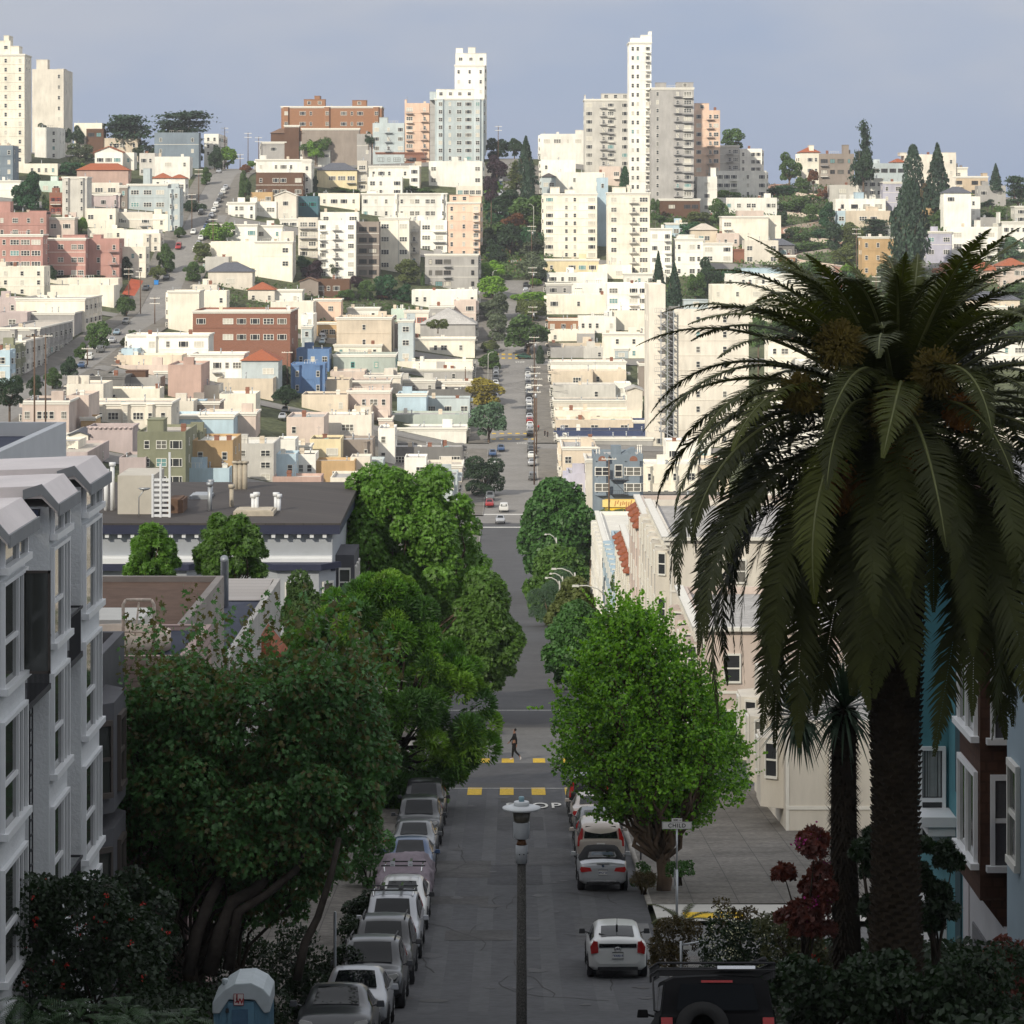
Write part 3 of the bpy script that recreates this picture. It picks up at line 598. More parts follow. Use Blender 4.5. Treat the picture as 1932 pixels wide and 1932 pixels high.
# ================================================================== THE HOUSES, one line each: box in the picture, colour, features | label
HOUSES = '''
a -260 408 185 1232 cream n=12 p=s.s.ss.s d=16 c=0 cor ph=-260,75,305 ph=75,140,345 ph=25,62,265 rc=w | tall cream stepped tower cut off by the left picture edge
a 242 522 480 1232 ivory n=8 p=...s d=25 D=1215 c=0 ph=272,356,448 ph=430,482,518 | plain pale tower beside the cream stepped tower
a 262 962 440 1232 white n=4 p=..s d=18 c=1 D=1160 | white four storey block at the foot of the pale tower
a 100 1234 435 1312 cream n=1 p=..ssss d=8 | low cream annex at the foot of the stepped tower
a -40 1098 96 1400 bluegrey n=4 p=s.s | blue grey building at the left edge below the tall tower
a 560 928 770 1040 cream n=1 p=-.t d=9 | low cream flat roofed house on the ridge right of the pale tower
a 652 972 782 1042 brown n=1 p=w fr=d d=8 | small brown house on the ridge left of the dark cypress
a 632 1042 1040 1190 beige n=1 p=s.p.spp.s d=11 | wide beige row with small windows below the left cypress
a 715 1148 925 1280 white n=1 p=www r=G rc=r d=9 | white gabled house under the beige row
a 925 1150 1012 1280 white n=1 p=s d=9 | white house end with one tall window below the beige row
a 1052 1155 1168 1330 paleg n=2 p=w d=9 | narrow grey white house beneath the right cypress
a 1168 1182 1432 1345 white n=1 p=.w.s d=10 c=3 | white house with roof garden at the hill street corner
a 1165 1000 1500 1180 bluegrey n=2 p=s..s D=1175 d=8 c=0 | dim blue grey house behind the right cypress trunk
a 1540 1010 1650 1180 white D=1205 n=3 p=ss d=30 c=0 | white bay windowed row on the hill crest by the left street
a 580 1284 968 1385 salmon n=1 p=..... r=h rc=r d=9 | long salmon building with an orange tile roof
a 295 1365 472 1450 mint n=1 p=pp d=8 rc=g | pale mint cottage beside the large deep green tree
a 372 1452 472 1620 brick n=2 p=kk d=6 fr=r | red timber back porches under the mint cottage
a 470 1334 655 1665 paleg n=5 p=b.b d=12 fr=w | pale grey walk-up with two columns of bays
a 690 1378 900 1468 ivory n=1 p=tt d=9 | ivory top floor terrace house left of the grey green block
a 655 1462 905 1585 lilac n=1 p=b.w.b d=10 | lilac grey house with white bay frames
a 900 1400 962 1585 taupe n=2 p=s d=10 c=0 | narrow taupe house between the lilac and grey green houses
a 962 1388 1265 1640 slate n=2 p=ttt d=12 ph=1078,1130,1270 c=3 | grey green three bay building near the steep left street
a 1150 1345 1295 1400 white r=h rc=r n=1 p=s d=7 | small white house with a red roof above the grey green building
a 1290 1345 1425 1540 white r=h rc=r n=2 p=wk d=10 | white corner house with red tile roof by the steep street
a 1265 1420 1420 1760 slate n=4 p=bs d=11 | blue grey corner flats stepping down the steep street
a 650 1572 872 1725 cream n=1 p=p..s d=9 | plain cream wall with two windows below the lilac house
a 872 1600 1150 1730 ivory n=1 p=w.k d=9 c=3 | ivory house with a shaded roof deck
a 1150 1615 1300 1745 cream n=1 p=.s. d=9 | cream house below the grey green building
a -20 1362 152 1530 white n=2 p=..s d=9 | white house at the left edge above the pink flats
a -20 1602 350 1790 pink n=2 p=s.t.s.s d=10 c=3 ph=-20,75,1520 ph=215,350,1590 | upper tier of the pink apartment block with a sunken terrace
a -20 1768 322 2110 pink n=4 p=sttt d=10 c=2 | left wing of the big pink apartment block
a 322 1796 645 2100 pink n=3 p=s.p.tt d=10 c=2 ph=470,640,1772 | middle wing of the big pink apartment block
a 645 1800 900 2100 pink n=3 p=.s.x d=12 c=1 ph=700,760,1770 | right wing of the pink block with its fire escape
a 345 1640 562 1795 pinkbeige n=1 p=pw d=8 | dusty pink penthouse with a cream roof box
a 660 1722 932 1800 cream n=1 p=s.ps d=9 | low cream houses right of the bright round tree
a 932 1652 1235 1730 cream n=1 p=s.. d=8 | long cream wall under the roof deck house
a 905 1732 1200 1880 white n=1 p=.... d=10 | white flat roofed block by the steep street
a 905 1862 1115 2100 cream n=2 p=.ss d=10 | cream house with two tall windows beside the pink block
a 1080 1760 1250 1900 ivory n=2 p=bs d=10 | ivory bay windowed house on the steep street corner
a 1655 1692 1940 1830 white n=1 p=.s.w d=10 c=3 | white flat roofed house below the iron balconied one
a 1590 1822 1940 2010 cream n=1 p=-- d=13 c=3 | cream blank block at the right kerb of the steep street
a 1548 1938 1725 2060 paleg n=1 p=-- d=12 c=2 | pale grey blank wall above the slate hipped roof
a 1720 1525 1925 1690 white n=2 p=.st.s d=10 | white house with iron balconies right of the steep street
b -40 1450 125 1530 orange n=1 p=s.k d=8 | orange brown house with a roof terrace by the steep street
b 190 802 948 1005 obrick n=2 p=b.ws.b.wsw.b d=22 cor tc ph=360,520,748 ph=725,832,755 ph=440,480,722 D=1230 | large orange brick apartment block with white bays on the ridge
b 215 945 325 1012 brown n=1 p=- d=7 c=0 | small brown shed before the orange brick block
b 345 968 780 1030 taupe n=1 p=- d=7 c=0 | dark shingled roof wall under the orange brick block
b 112 1005 362 1085 brown n=1 p=- d=7 r=h rc=b | dark brown shingled house on the left of the ridge
b 35 1070 225 1200 grey n=1 p=.w. d=8 | weathered grey house with a chimney at the ridge end
b 222 1068 466 1205 paleg n=2 p=s.s.s d=9 | pale grey stucco house with white trimmed windows
b 540 1012 762 1195 grey n=1 p=p.tt. d=10 | grey house with five white windows in a row
b 762 1010 870 1195 grey n=2 p=.s d=8 | grey house with corner chimneys beside the row windowed house
b 466 1140 560 1192 white n=1 p=tt r=h rc=g d=6 | little white roof pavilion with a turquoise roof
b 880 928 1120 1150 slate n=3 p=w.x.w d=10 ph=930,992,884 | pale grey apartment house left of the peach flats
b 1122 778 1308 1200 peach n=6 p=k.x d=14 c=2 ph=1122,1135,750 | slim pale peach apartment block beside the big white tower
b 1312 742 1350 1215 grey n=8 p=. d=12 D=1188 c=0 | grey flank wall of the big white tower
b 1350 742 1752 1218 slate n=8 p=bspwb d=20 D=1185 c=2 cor ph=1360,1645,672,white ph=1310,1358,690 | broad pale grey tower with round corner bays
b 1500 490 1748 1100 white n=8 p=s.s.s D=1206 d=14 cor ph=1505,1738,400 ph=1508,1560,362 ph=1600,1655,355 | white tower with a deep cornice rising behind the pale grey tower
b 0 1202 415 1310 white n=1 p=s.sws.w d=16 | long white house above the brown shingled house
b 350 1212 418 1475 white n=3 p=s d=16 c=0 | tall white end wall right of the brown shingled house
b 0 1302 355 1485 brown n=2 p=s.ww.w fr=w d=10 c=2 | big brown shingled house with a brick chimney
b 460 1285 762 1425 yellow n=1 p=.wtk d=10 r=h rc=s | yellow and white house with a steep slate roof
b 715 1152 872 1235 grey n=1 p=w d=8 | grey house between the row windowed house and red brick flats
b 764 1212 838 1445 ivory n=3 p=k d=9 | narrow ivory house with stacked balconies
b 905 1150 1282 1260 brick n=1 p=wtw d=10 fr=d | modern red brick house with glass strips
b 1160 1250 1240 1420 beige n=2 p=s d=9 | beige house strip under the red brick house
b 850 1252 1162 1345 white n=1 p=sws.s d=9 | bright white house below the modern brick house
b 1158 1250 1232 1445 white n=3 p=w d=9 | bright white stair tower house right of the terraces
b 840 1335 1104 1475 white n=2 p=ps.w d=9 c=3 | white terraced house with four dark windows
b 1304 1216 1742 1420 white n=2 p=p.....p d=12 c=3 | nearly blank bright white block under the pale grey tower
b 1510 1402 1742 1480 ivory n=1 p=tttt d=8 | ivory sunroom wing at the street end of the blank white block
b -10 1520 155 1640 white n=1 p=tt d=9 | white balconied house above the white bay house
b 140 1475 305 1660 ivory n=2 p=.w. d=9 r=G rc=w | ivory house with a curved gable
b 310 1480 470 1640 teal n=1 p=ww fr=t d=9 | dark teal and brown house among cream houses
b 470 1458 782 1570 cream n=1 p=swws d=9 | cream house with four wide gaps under the yellow house
b 798 1458 1440 1665 white n=2 p=w.s.s.bs.pp.tt.b d=14 c=4 r=f ph=835,910,1440 | very long white two storey row with small gables
b 1445 1525 1735 1945 peach n=6 p=s.s.k d=16 c=2 ph=1460,1610,1470 ph=1610,1700,1480 | tall peach apartment house with stacked balconies by the central street
b 180 1650 320 1760 white n=1 p=wk d=9 | white house with two dark wide windows
b 318 1640 466 1945 ivory n=4 p=kk d=9 c=1 | ivory back porches with outside stairs
b 485 1600 775 1680 white n=1 p=p..t d=8 c=3 | white rooftop storey above the corner balcony block
b 468 1662 752 2095 white n=6 p=k.x.t d=14 c=2 | tall white walk-up with narrow triple windows
b 760 1672 928 2090 taupe n=5 p=ww fr=d d=12 c=1 | brown grey modern flats with dark glass and terraces
b 930 1642 1155 2050 cream n=4 p=t.t d=13 c=3 drain | cream blank fronted flats right of the brown grey flats
b 1150 1665 1235 2000 ivory n=4 p=x d=10 | ivory slot house with outside stairs
b 1225 1660 1442 1955 white n=3 p=tk d=11 | white flats with a turquoise glazed balcony
b -10 1700 200 1835 white n=1 p=w.s d=9 | white stuccoed house with one dark wide window
b -10 1820 275 2110 cream n=2 p=..p d=12 | cream blank walled block above the slate hipped roof
b 190 1745 285 2110 ivory n=3 p=s d=10 | ivory house with arched loggia openings
f 1275 -15 1712 245 grey n=3 p=stk..s fr=d d=14 c=3 | modern grey concrete block on the street corner
c 195 1010 548 1100 white n=1 p=wtsw d=13 c=3 ph=480,545,980 | white top floor house at the crest right of the street
c 195 1095 556 1215 grgreen n=1 p=b.s.ww d=11 | grey green lower storey house at the crest right of the street
c 548 748 888 1260 paleg n=8 p=w.xk.w d=18 D=1160 c=2 cor ph=675,888,705 ph=548,556,715 | wide grey apartment tower left of the slender white tower
c 884 318 1052 1440 bright n=16 p=ss.k d=17 D=1128 c=0 ph=895,985,285 ph=975,1050,262 ph=1035,1055,235 | slender bright white tower, highest on the ridge
c 1052 662 1372 1490 grey n=13 p=s.xk d=18 D=1112 c=2 ph=1085,1165,622 ph=1243,1370,620 cor | broad grey tower with stacked balconies right of the slender tower
c 1380 832 1570 1310 peach n=7 p=w.xp d=16 D=1158 c=1 ph=1382,1488,778 | peach apartment tower at the right of the tower group
c 1570 1098 1716 1290 paleg n=3 p=.xt d=12 | pale grey house with a fire escape right of the peach tower
c 1718 1122 1886 1300 white n=3 p=s.ww d=12 | white corner house at the hill edge left of the crooked road
c 1535 1288 1920 1490 white n=3 p=wwk.s.w d=10 c=2 | white house row behind the small palm
c 1215 1332 1400 1510 white n=3 p=ss.k d=10 | white house with a dark balcony column under the broad grey tower
c 1395 1332 1548 1620 white n=3 p=.w. d=10 ph=1500,1540,1265 | tall white stair house with three wide windows
c 1110 1500 1418 1640 brown n=1 p=.w.ww fr=d d=9 | dark brown timber house below the white tower group
c 205 1205 480 1350 white n=1 p=s... d=9 c=4 ph=225,330,1250,pinkbeige | white roof terraces above the twin white flats
c 470 1208 735 1300 bright n=1 p=.... d=9 c=3 | bright blank white wall below the wide grey tower
c 660 1255 820 1400 pinkbeige n=1 p=..k d=9 c=2 | pinkish house with a blue railed terrace
c 205 1335 330 1480 slate n=1 p=p d=8 c=1 r=h rc=d | small grey house with a dark roof on the street side
c 330 1300 700 1470 white n=1 p=.s.. d=9 c=5 | stacked white roof boxes behind the twin flats
c 232 1460 642 2020 cream n=8 p=w.ss.w d=15 c=3 cor ph=290,360,1410 ph=400,480,1430 | left one of the tall twin cream apartment houses
c 642 1340 725 1720 ltblue n=1 p=s d=9 c=1 D=1062 | pale blue wall between the twin cream apartment houses
c 722 1452 1040 2070 cream n=8 p=p.xt d=15 c=3 cor ph=760,860,1410 ph=872,895,1395 | right one of the tall twin cream apartment houses
c 900 1442 1055 1490 paleg n=1 p=tt r=h rc=s d=8 | pavilion with a dark hipped roof beside the twin flats
c 1044 1722 1205 2090 white n=4 p=w.k d=11 | white bay fronted house right of the twin flats
c 1160 1682 1318 1790 ltblue n=1 p=ppp d=8 | pale blue house with white windows right of the twin flats
c 1228 1800 1442 2090 white n=3 p=s.ps r=f d=11 ph=1240,1380,1770 | white gabled flats with small paired windows
c 1440 1832 1665 2010 white n=2 p=t.w d=11 | white stucco house left of the brown brick house
c 1350 1735 1550 1850 beige n=1 p=.pp. d=8 r=h rc=t | beige house with a shallow roof above the white stucco house
c 1548 1760 1715 1880 pinkbeige n=1 p=.s.s d=9 | pinkish brick topped house above the brown brick house
c 1585 1632 1935 1860 cream n=1 p=k.... d=14 c=2 cor | large cream blank block on the right hillside
c 1755 1815 2010 1990 ivory n=2 p=p..p d=11 c=2 | ivory block with roof boxes under the large cream block
c 1672 1880 1885 2020 brick n=2 p=.bw d=10 rc=b | brown brick house with a white bay
c 1536 1492 2000 1620 white n=1 p=p.w.p.pp..wp d=10 | long white house with a roof deck below the small palm
c 1700 1590 1900 1700 pinkbeige n=1 p=t... d=8 c=2 | pinkish house with a red pergola
d 242 1150 392 1375 cream n=2 p=.ws r=h rc=r d=12 ph=312,348,1095 | cream villa with a chimney at the top of the crooked road
d 385 1160 650 1345 taupe n=2 p=kw fr=d d=13 ph=570,612,1092 | brown grey modern house with big glass squares
d 775 1232 1045 1360 slate n=1 p=wwww fr=d d=11 c=3 | grey glass fronted house between the conifers
d 935 1225 1040 1300 cream n=1 p=s.s r=h rc=r d=9 | cream villa wing left of the dark conifer pair
d 1030 1165 1420 1340 ivory n=2 p=s..s.s d=12 ph=1300,1420,1150 ph=1000,1050,1150 rc=r | stepped cream villa with red tiles behind the dark conifers
d 1365 1262 1505 1400 cream n=1 p=.t. rc=r d=9 cor | cream house with a balustrade right of the conifers
d 1400 1330 1660 1490 tan n=2 p=kw fr=d d=10 ph=1625,1658,1305 | tan modern house with dark window squares
d 1588 1400 1795 1550 grey n=1 p=w.w d=9 | grey boxy house at the right of the tan house
d 465 1395 662 1530 paleg n=2 p=.t. d=9 c=2 | grey house with slim chimneys beside the crooked road
d 662 1345 868 1545 white n=3 p=.w d=10 | white three storey house with wide glass above the blue trimmed house
d 868 1372 1010 1610 lav n=3 p=s.p d=10 | lavender grey house left of the great dark conifer
d 508 1500 888 1620 white n=1 p=swww fr=d d=8 rc=n ph=660,725,1450,ltblue | white and blue trimmed glazed house
d 520 1590 640 1710 ltblue n=1 p=ps d=8 | small blue framed house end beside the crooked road
d 590 1590 925 1720 beige n=1 p=.tw. d=8 ph=770,835,1560 | beige house with a small curved gable
d 1325 1482 1602 1710 white n=3 p=w.s d=11 r=f ph=1330,1530,1450 | white stacked house with long dark windows on the right hill
d 1325 1455 1532 1530 white n=1 p=w. r=h rc=s d=8 D=1092 | white top storey with a slate hipped roof on the right hill
d 1155 1410 1250 1625 orange n=2 p=.w d=9 | orange house peeping out behind the great conifer
d 712 1785 948 2090 orange n=3 p=s.s.s d=12 r=f rc=r cor | apricot orange apartment house in the park
d 820 1702 925 1790 white n=1 p=w d=8 | white roof terrace box above the apricot house
d 1195 1745 1385 2000 lav n=2 p=p.t d=11 c=3 | blue grey house left of the white balconied block
d 1380 1712 1732 2000 white n=3 p=t.sw d=12 c=2 ph=1578,1606,1660 | white block with three rows of windows and balconies
d 1768 1672 1960 1905 white n=2 p=wsss d=11 ph=1745,1756,1600 | white house at the right edge with rows of small windows
d 1862 1555 1960 1680 paleg n=2 p=w d=9 | pale house cut by the right picture edge
d 1600 1640 1745 1750 grey n=1 p=..w d=8 | plain grey house behind the white balconied block
d -10 1625 98 1860 cream n=2 p=.. d=11 | cream end house at the foot of the crooked gardens
d -20 1850 200 1935 dgrey n=1 p=.w d=8 r=h rc=s | grey mansard house beside the crooked gardens
d 75 1925 205 2020 obrick n=1 p=b d=9 | red brick bay house under the grey mansard
g 1612 132 2180 235 white n=1 p=s.ssss.s.ss d=11 ph=1738,2165,92,ltblue | long white house with a blue roof edge
g 1508 218 2262 500 cream n=2 p=s.s.w.w.ww d=16 c=3 | broad cream flats above the left palm fronds
h 1540 110 1760 200 pinkbeige n=1 p=s.s.t r=h rc=r d=11 | rosy villa with a tile roof on the right hillside
h 1752 75 1960 230 pinkbeige n=2 p=s.wt r=h rc=r d=13 | larger rosy villa at the right edge
h 1160 300 1335 420 beige n=1 p=.s. r=h rc=n d=9 | cottage with a blue black hipped roof among trees
h 1520 330 1900 400 beige n=1 p=.s.s r=h rc=s d=9 | cottage with a grey hipped roof at the right side
h 1580 380 1832 520 ivory n=1 p=.tst. cor d=10 | ivory house with a triple window and cornice
h 1462 510 1665 650 grey n=1 p=p.p d=10 | plain grey house behind the upper right fronds
h 1440 640 1960 860 white n=2 p=tstst d=12 c=4 | long white house behind the right palm fronds
h 1000 450 1450 900 cream n=3 p=s.t.s d=12 c=3 | cream flats hidden behind the palm crown
h 0 640 330 1000 cream n=3 p=sp.s d=12 D=820 | cream flats seen through the left palm fronds
h 250 800 1100 1400 white n=3 p=s.t.s.t.s d=14 D=640 c=4 | long white row hidden behind the palm crown
h 1100 850 1960 1250 cream n=3 p=tst.tst d=14 D=650 c=4 | cream row behind the right side of the palm crown
h 1300 1250 1960 1700 ivory n=3 p=ss.ss.s d=14 D=520 c=4 | ivory flats behind the lower right palm fronds
h -20 1130 500 1450 white n=2 p=w.ss.w d=12 D=560 c=4 | white flats behind the left palm fronds
e -20 45 45 200 ivory n=1 p=s d=8 | ivory corner house at the left edge beneath the pink block
e 0 78 332 295 cream n=3 p=s.s.s d=12 c=2 | cream house with small windows below the pink apartment block
e 345 168 892 245 cream n=1 p=- d=10 c=3 ph=510,640,165 ph=440,560,168 | long blank cream block under the right pink wing
e 70 220 860 330 cream n=1 p=- d=13 c=6 rc=t | wide cream roofs left of the steep street
e 120 318 640 485 cream n=1 p=- d=34 c=5 D=827 | long cream party wall below the wide cream roofs
e -20 312 125 440 lilac n=1 p=..s d=10 | lilac grey house at the left edge with a bay
e -20 425 205 545 lilac n=1 p=.p. d=11 c=2 D=806 | lilac grey wall with one paired window
e 200 425 560 560 grey n=1 p=- d=26 c=4 rc=t D=812 | grey flat roofed block above the shaded bay houses
e -20 540 300 870 grey n=3 p=.b.b d=56 c=4 cor D=749 | shaded grey house with round bays near the steep street
e -20 672 62 930 green n=2 p=..s d=12 D=702 | shaded olive house at the left edge
e -60 710 24 940 ltblue n=2 p=p d=8 D=690 | light blue house at the left edge
e 60 640 140 1045 paleg n=4 p=b.b d=30 c=1 D=716 | shaded pale four storey bay house near the left edge
e 1268 262 1502 565 cream n=1 p=- d=14 c=2 cor | tall blank cream wall left of the red brick school
e 1500 262 1710 420 cream n=1 p=..s d=10 c=6 | cream roofs with pipes above the red brick school
e 1385 215 1640 270 ivory n=1 p=- d=9 c=4 | ivory roof deck house behind the blank cream wall
e 1570 118 1905 240 ivory n=1 p=.w. r=h rc=s d=10 | ivory house with a slate hipped roof
e 1455 412 2190 760 brick n=2 p=w.twwtw d=30 c=5 cor tc rc=w name=school | red brick school with white windows and a balustrade
e 962 592 1572 810 white n=2 p=.bsww d=14 c=6 cor | white flats with big dark windows left of the red brick school
e 935 632 1060 750 mint n=1 p=- d=9 c=1 | mint green wall left of the white flats
e 800 700 960 760 ltblue n=1 p=- d=8 c=2 | pale blue low roof beside the mint wall
e 1055 680 1160 750 teal n=1 p=- d=7 c=1 | bluish house under the white flats
e 750 748 1372 840 beige n=1 p=- d=12 c=4 | long beige wall below the white flats
e 1440 738 1838 950 white n=1 p=s.kst d=14 c=4 | white house with inset balcony left of the tiled roof
e 1165 868 1440 980 grey n=1 p=- d=9 c=2 | grey annex right of the pink wall
e 645 822 1272 905 pinkbeige n=1 p=- d=13 c=6 | long low rosy stucco wall
e 1268 820 1518 1085 salmon n=1 p=-- d=20 c=2 | tall blank rosy brick wall
e 600 905 940 990 dgrey n=1 p=- d=12 c=4 rc=d | dark roofed house with blue vents under the rosy wall
e 940 915 1210 1010 grey n=1 p=- d=10 c=3 ph=945,1095,868,brown | grey roof with a brown timber deck
e 360 965 780 1070 ivory n=1 p=- d=16 c=3 | ivory flat roofed house left of the railed roof deck
e 775 1000 1205 1095 cream n=1 p=s.. d=9 c=3 | cream rooftop with a white railed deck
e 42 1092 520 1325 pinkbeige n=1 p=t.sss.t d=18 c=5 rc=d cor | peach cream house with a heavy cornice and six windows
e 520 1050 612 1310 pinkbeige n=1 p=- d=16 c=2 | pinkish chimney wall beside the peach cream house
e 605 1105 1292 1280 ivory n=1 p=sbtbtbs d=16 c=4 cor | ivory row with bays and cornice behind the lilac tower
e 1292 1205 1762 1335 ltblue n=1 p=-- d=15 c=3 rc=w | curved sky blue rooftop parapet
e 1450 1098 1655 1215 taupe n=1 p=- d=11 c=3 ph=1450,1542,1090,ltblue | taupe rooftop with a pale blue hatch
e 1295 1095 1460 1215 ivory n=1 p=- d=11 c=3 | ivory roof boxes right of the ivory row
e 1640 925 2060 1045 beige n=1 p=- d=16 c=2 | beige sloping party wall above the beige blank block
e 1655 1040 1930 1180 cream n=1 p=.. d=13 c=4 | cream blank block above the sky blue roof
e 1520 975 1650 1100 ivory n=1 p=- d=12 c=2 | ivory low roof right of the rosy brick wall
e 1500 1180 1930 1330 pinkbeige n=1 p=- d=12 c=4 | pinkish low roofs right of the sky blue parapet
e -20 1335 535 1410 paleg n=1 p=- d=20 c=3 rc=g | long low pale roof left of the lilac tower
e -20 1395 590 1500 cream n=1 p=.s.s.s..w d=11 c=2 | low cream house with wires left of the lilac tower
e 525 1345 665 1510 cream n=1 p=s. r=G rc=s d=14 | cream gabled house left of the lilac tower
e 610 1215 720 1340 orange n=1 p=. d=8 c=0 | small orange brown shed behind the lilac tower
e 1036 1325 1400 1750 green n=3 p=spw d=20 c=3 ph=1108,1230,1235 fr=w | olive green house with white windows and a roof turret
e 1400 1330 1510 1700 green n=3 p=s d=12 c=2 | narrow olive green wing behind the olive house
e 1450 1392 1757 1760 orange n=2 p=s.s d=18 c=4 | ochre orange house with four small windows
e 1757 1415 2065 1760 paleg n=3 p=p.p d=18 c=5 | pale grey house with paired white windows
e 1390 1600 1730 1780 ltblue n=1 p=- d=9 c=6 rc=g | pale blue rooftop with rails and dishes
e 190 1480 660 1600 lilac n=1 p=- d=30 c=0 rc=t | flat pinkish roof below the lilac tower
e 900 1520 1100 1720 lilac n=1 p=- d=14 c=1 | lilac grey wing with a curved wall
f -110 790 168 1030 slate n=2 p=.t r=h rc=r d=13 | pale blue house with an orange hipped tile roof
f 305 700 552 850 blue n=1 p=s.s.p d=11 c=3 | upper bright blue house with white windows
f 262 812 520 1040 blue n=2 p=b.b d=10 c=1 | lower bright blue house with two white framed bays
f 440 325 642 510 peach n=1 p=..t. d=11 cor rc=r | peach house with a red tile edge above the garage
f 435 500 612 620 orange n=1 p=.kk d=9 c=0 | orange brown garage front by parked cars
f 448 175 706 310 brown n=1 p=ww d=10 rc=b | brown shingled house with white bay frames
f 330 190 470 300 taupe n=1 p=- d=8 r=G rc=b | small brown gabled shed left of the brown shingled house
f 60 255 348 360 white n=1 p=b.s d=10 c=3 cor | white house with a bay above the red brick school
f -60 255 140 350 ivory n=1 p=s.s r=h rc=r d=9 | ivory house with two little red tiled bays
f 110 345 432 540 ivory n=1 p=-. d=14 c=4 | ivory blank wall behind the red brick school
f 340 440 432 660 white n=3 p=.s d=16 c=1 | white narrow house right of the red brick school
f 345 530 420 700 slate n=2 p=s d=9 c=1 | pale grey bay house beside parked cars
f 690 390 930 480 white n=1 p=..s d=9 c=6 | white rooftop flat with pipes and a sloped screen
f 608 462 1022 740 beige n=2 p=..s.. d=22 c=5 cor | large beige blank block with a red balcony
f 588 668 948 745 cream n=1 p=s d=8 c=2 | cream low wall in front of the large beige block
f 585 742 1052 905 grgreen n=1 p=.s.s. fr=t d=15 c=3 rc=g | grey green blank wall with teal windows
f 1030 510 1080 740 taupe n=2 p=s d=10 c=0 | dim narrow house between the beige block and slate house
f 1072 482 1188 800 slate n=3 p=p d=14 c=2 | slim slate green house with paired windows
f 1175 258 1712 410 white n=1 p=s... d=15 c=7 | long white roof terraces below the modern grey block
f 1492 335 1708 520 pinkbeige n=2 p=.w d=13 c=2 | pinkish house with two glazed balconies by the street
f 1305 378 1492 510 grey n=1 p=s.s d=9 c=2 | plain grey house left of the pinkish balcony house
f 1118 412 1302 590 ivory n=1 p=tt fr=r d=10 rc=r cor | ivory house with two small red gables
f 1020 400 1120 500 mint n=1 p=s. d=9 | small mint cottage beside the ivory red gabled house
f 1240 515 1655 650 grey n=1 p=- d=22 rc=g r=h | big pale grey pitched roof beside the street
f 1185 618 1682 795 cream n=1 p=..sp.s. d=10 c=3 | cream block with scattered windows under the grey pitched roof
f 1048 795 1672 880 cream n=1 p=- d=14 c=5 | long cream parapet wall right of the grey green wall
f 1090 850 1672 935 grey n=1 p=..s.s. d=12 c=6 | grey wall with a small window near the yellow tree
f 820 900 1092 1020 ivory n=1 p=s..s d=14 c=4 cor rc=n | ivory house with a bracketed cornice and dark roof
f 1090 935 1352 1020 paleg n=1 p=.s.s d=12 c=4 cor | pale low house with a bracketed cornice
f 1350 945 1645 1030 ivory n=1 p=tst d=12 c=4 cor rc=d | ivory low house with white trimmed windows near the yellow tree
f 560 870 820 930 pinkbeige n=1 p=- d=14 c=2 | rosy flat roof above the beige brick row
f 405 935 705 1060 beige n=1 p=- d=14 c=2 rc=d | beige blank wall right of the lower blue house
f 705 940 1012 1060 pinkbeige n=1 p=..s. d=14 c=4 rc=d | rosy beige wall with round red balconies
f 345 1045 692 1180 beige n=1 p=...s d=14 c=3 rc=d | long beige blank wall above the yellow roof deck
f 690 1015 1012 1230 pinkbeige n=1 p=.sps d=12 c=3 | rosy beige house with three small windows
f 740 1130 872 1300 beige n=1 p=s d=9 c=1 | beige stair block in front of the rosy beige house
f 1015 1005 1645 1060 dgrey n=1 p=- d=12 c=5 rc=d | dark flat roof with red clay pots
f 1065 1040 1285 1200 ltblue n=1 p=.. d=13 c=2 | pale blue blank wall left of the yellow tree
f 1285 1075 1642 1205 slate n=1 p=t.w.p d=12 c=3 rc=d | grey blue wall with three small white windows
f 1010 1195 1620 1300 grgreen n=1 p=- d=14 c=6 rc=g | long grey green wall by the round street tree
f 230 1215 512 1420 pinkbeige n=1 p=s.. d=18 c=3 | rosy blank house beside the narrow shaded lane
f 510 1200 872 1400 ivory n=1 p=-k. d=12 c=8 ph=575,670,1225,yellow | ivory roof garden with a yellow hatch
f 925 1222 1025 1330 pinkbeige n=1 p=- d=10 c=1 | small rosy roof box left of the white slender house
f 922 1300 1048 1560 white n=2 p=s. d=13 c=2 | white slender house with an outside stair
f 1045 1295 1622 1370 white n=1 p=- d=13 c=6 rc=g | long white parapet below the grey green wall
f 1030 1440 1600 1610 dgrey n=1 p=t.w.tt fr=w d=12 c=8 rc=g | dark glazed house row with a white roof bay
f 405 1380 640 1540 yellow n=1 p=.k d=12 c=2 rc=d | yellow house with a dark roof deck
f 635 1385 880 1550 taupe n=1 p=..b d=12 c=3 | taupe house with one green bay
f 445 1545 745 1730 orange n=1 p=.ss d=9 c=1 | ochre timber house with two blue framed windows
f 150 1385 232 1560 white n=1 p=. d=10 c=1 | white chimney house beside the pale grey house
f 225 1430 410 1540 ivory n=1 p=- d=8 c=3 | ivory low roof with a glass rail
f 150 1495 302 1690 ltblue n=1 p=.s d=10 c=1 | light blue house left of the black awning
f 292 1495 450 1690 white n=1 p=ss d=10 c=2 rc=d | white house under a black awning
f 125 1665 492 1760 salmon n=1 p=s.w.s fr=r d=8 c=1 rc=w | low salmon house with red door frames
f 712 1515 780 1730 ivory n=1 p=- d=8 c=1 | ivory chimney block by the ochre timber house
f 775 1540 960 1720 slate n=1 p=w d=9 c=1 | grey white house left of the sycamore top
f 560 1672 790 1940 cream n=1 p=- d=15 c=0 | blank cream wall beside the black roof
f 1120 1520 1285 1680 white n=1 p=.p r=f d=10 c=1 | small white house behind the sycamore top
f 1285 1575 1600 1700 ivory n=1 p=- d=14 c=2 cor | ivory house with a rounded cornice at the street
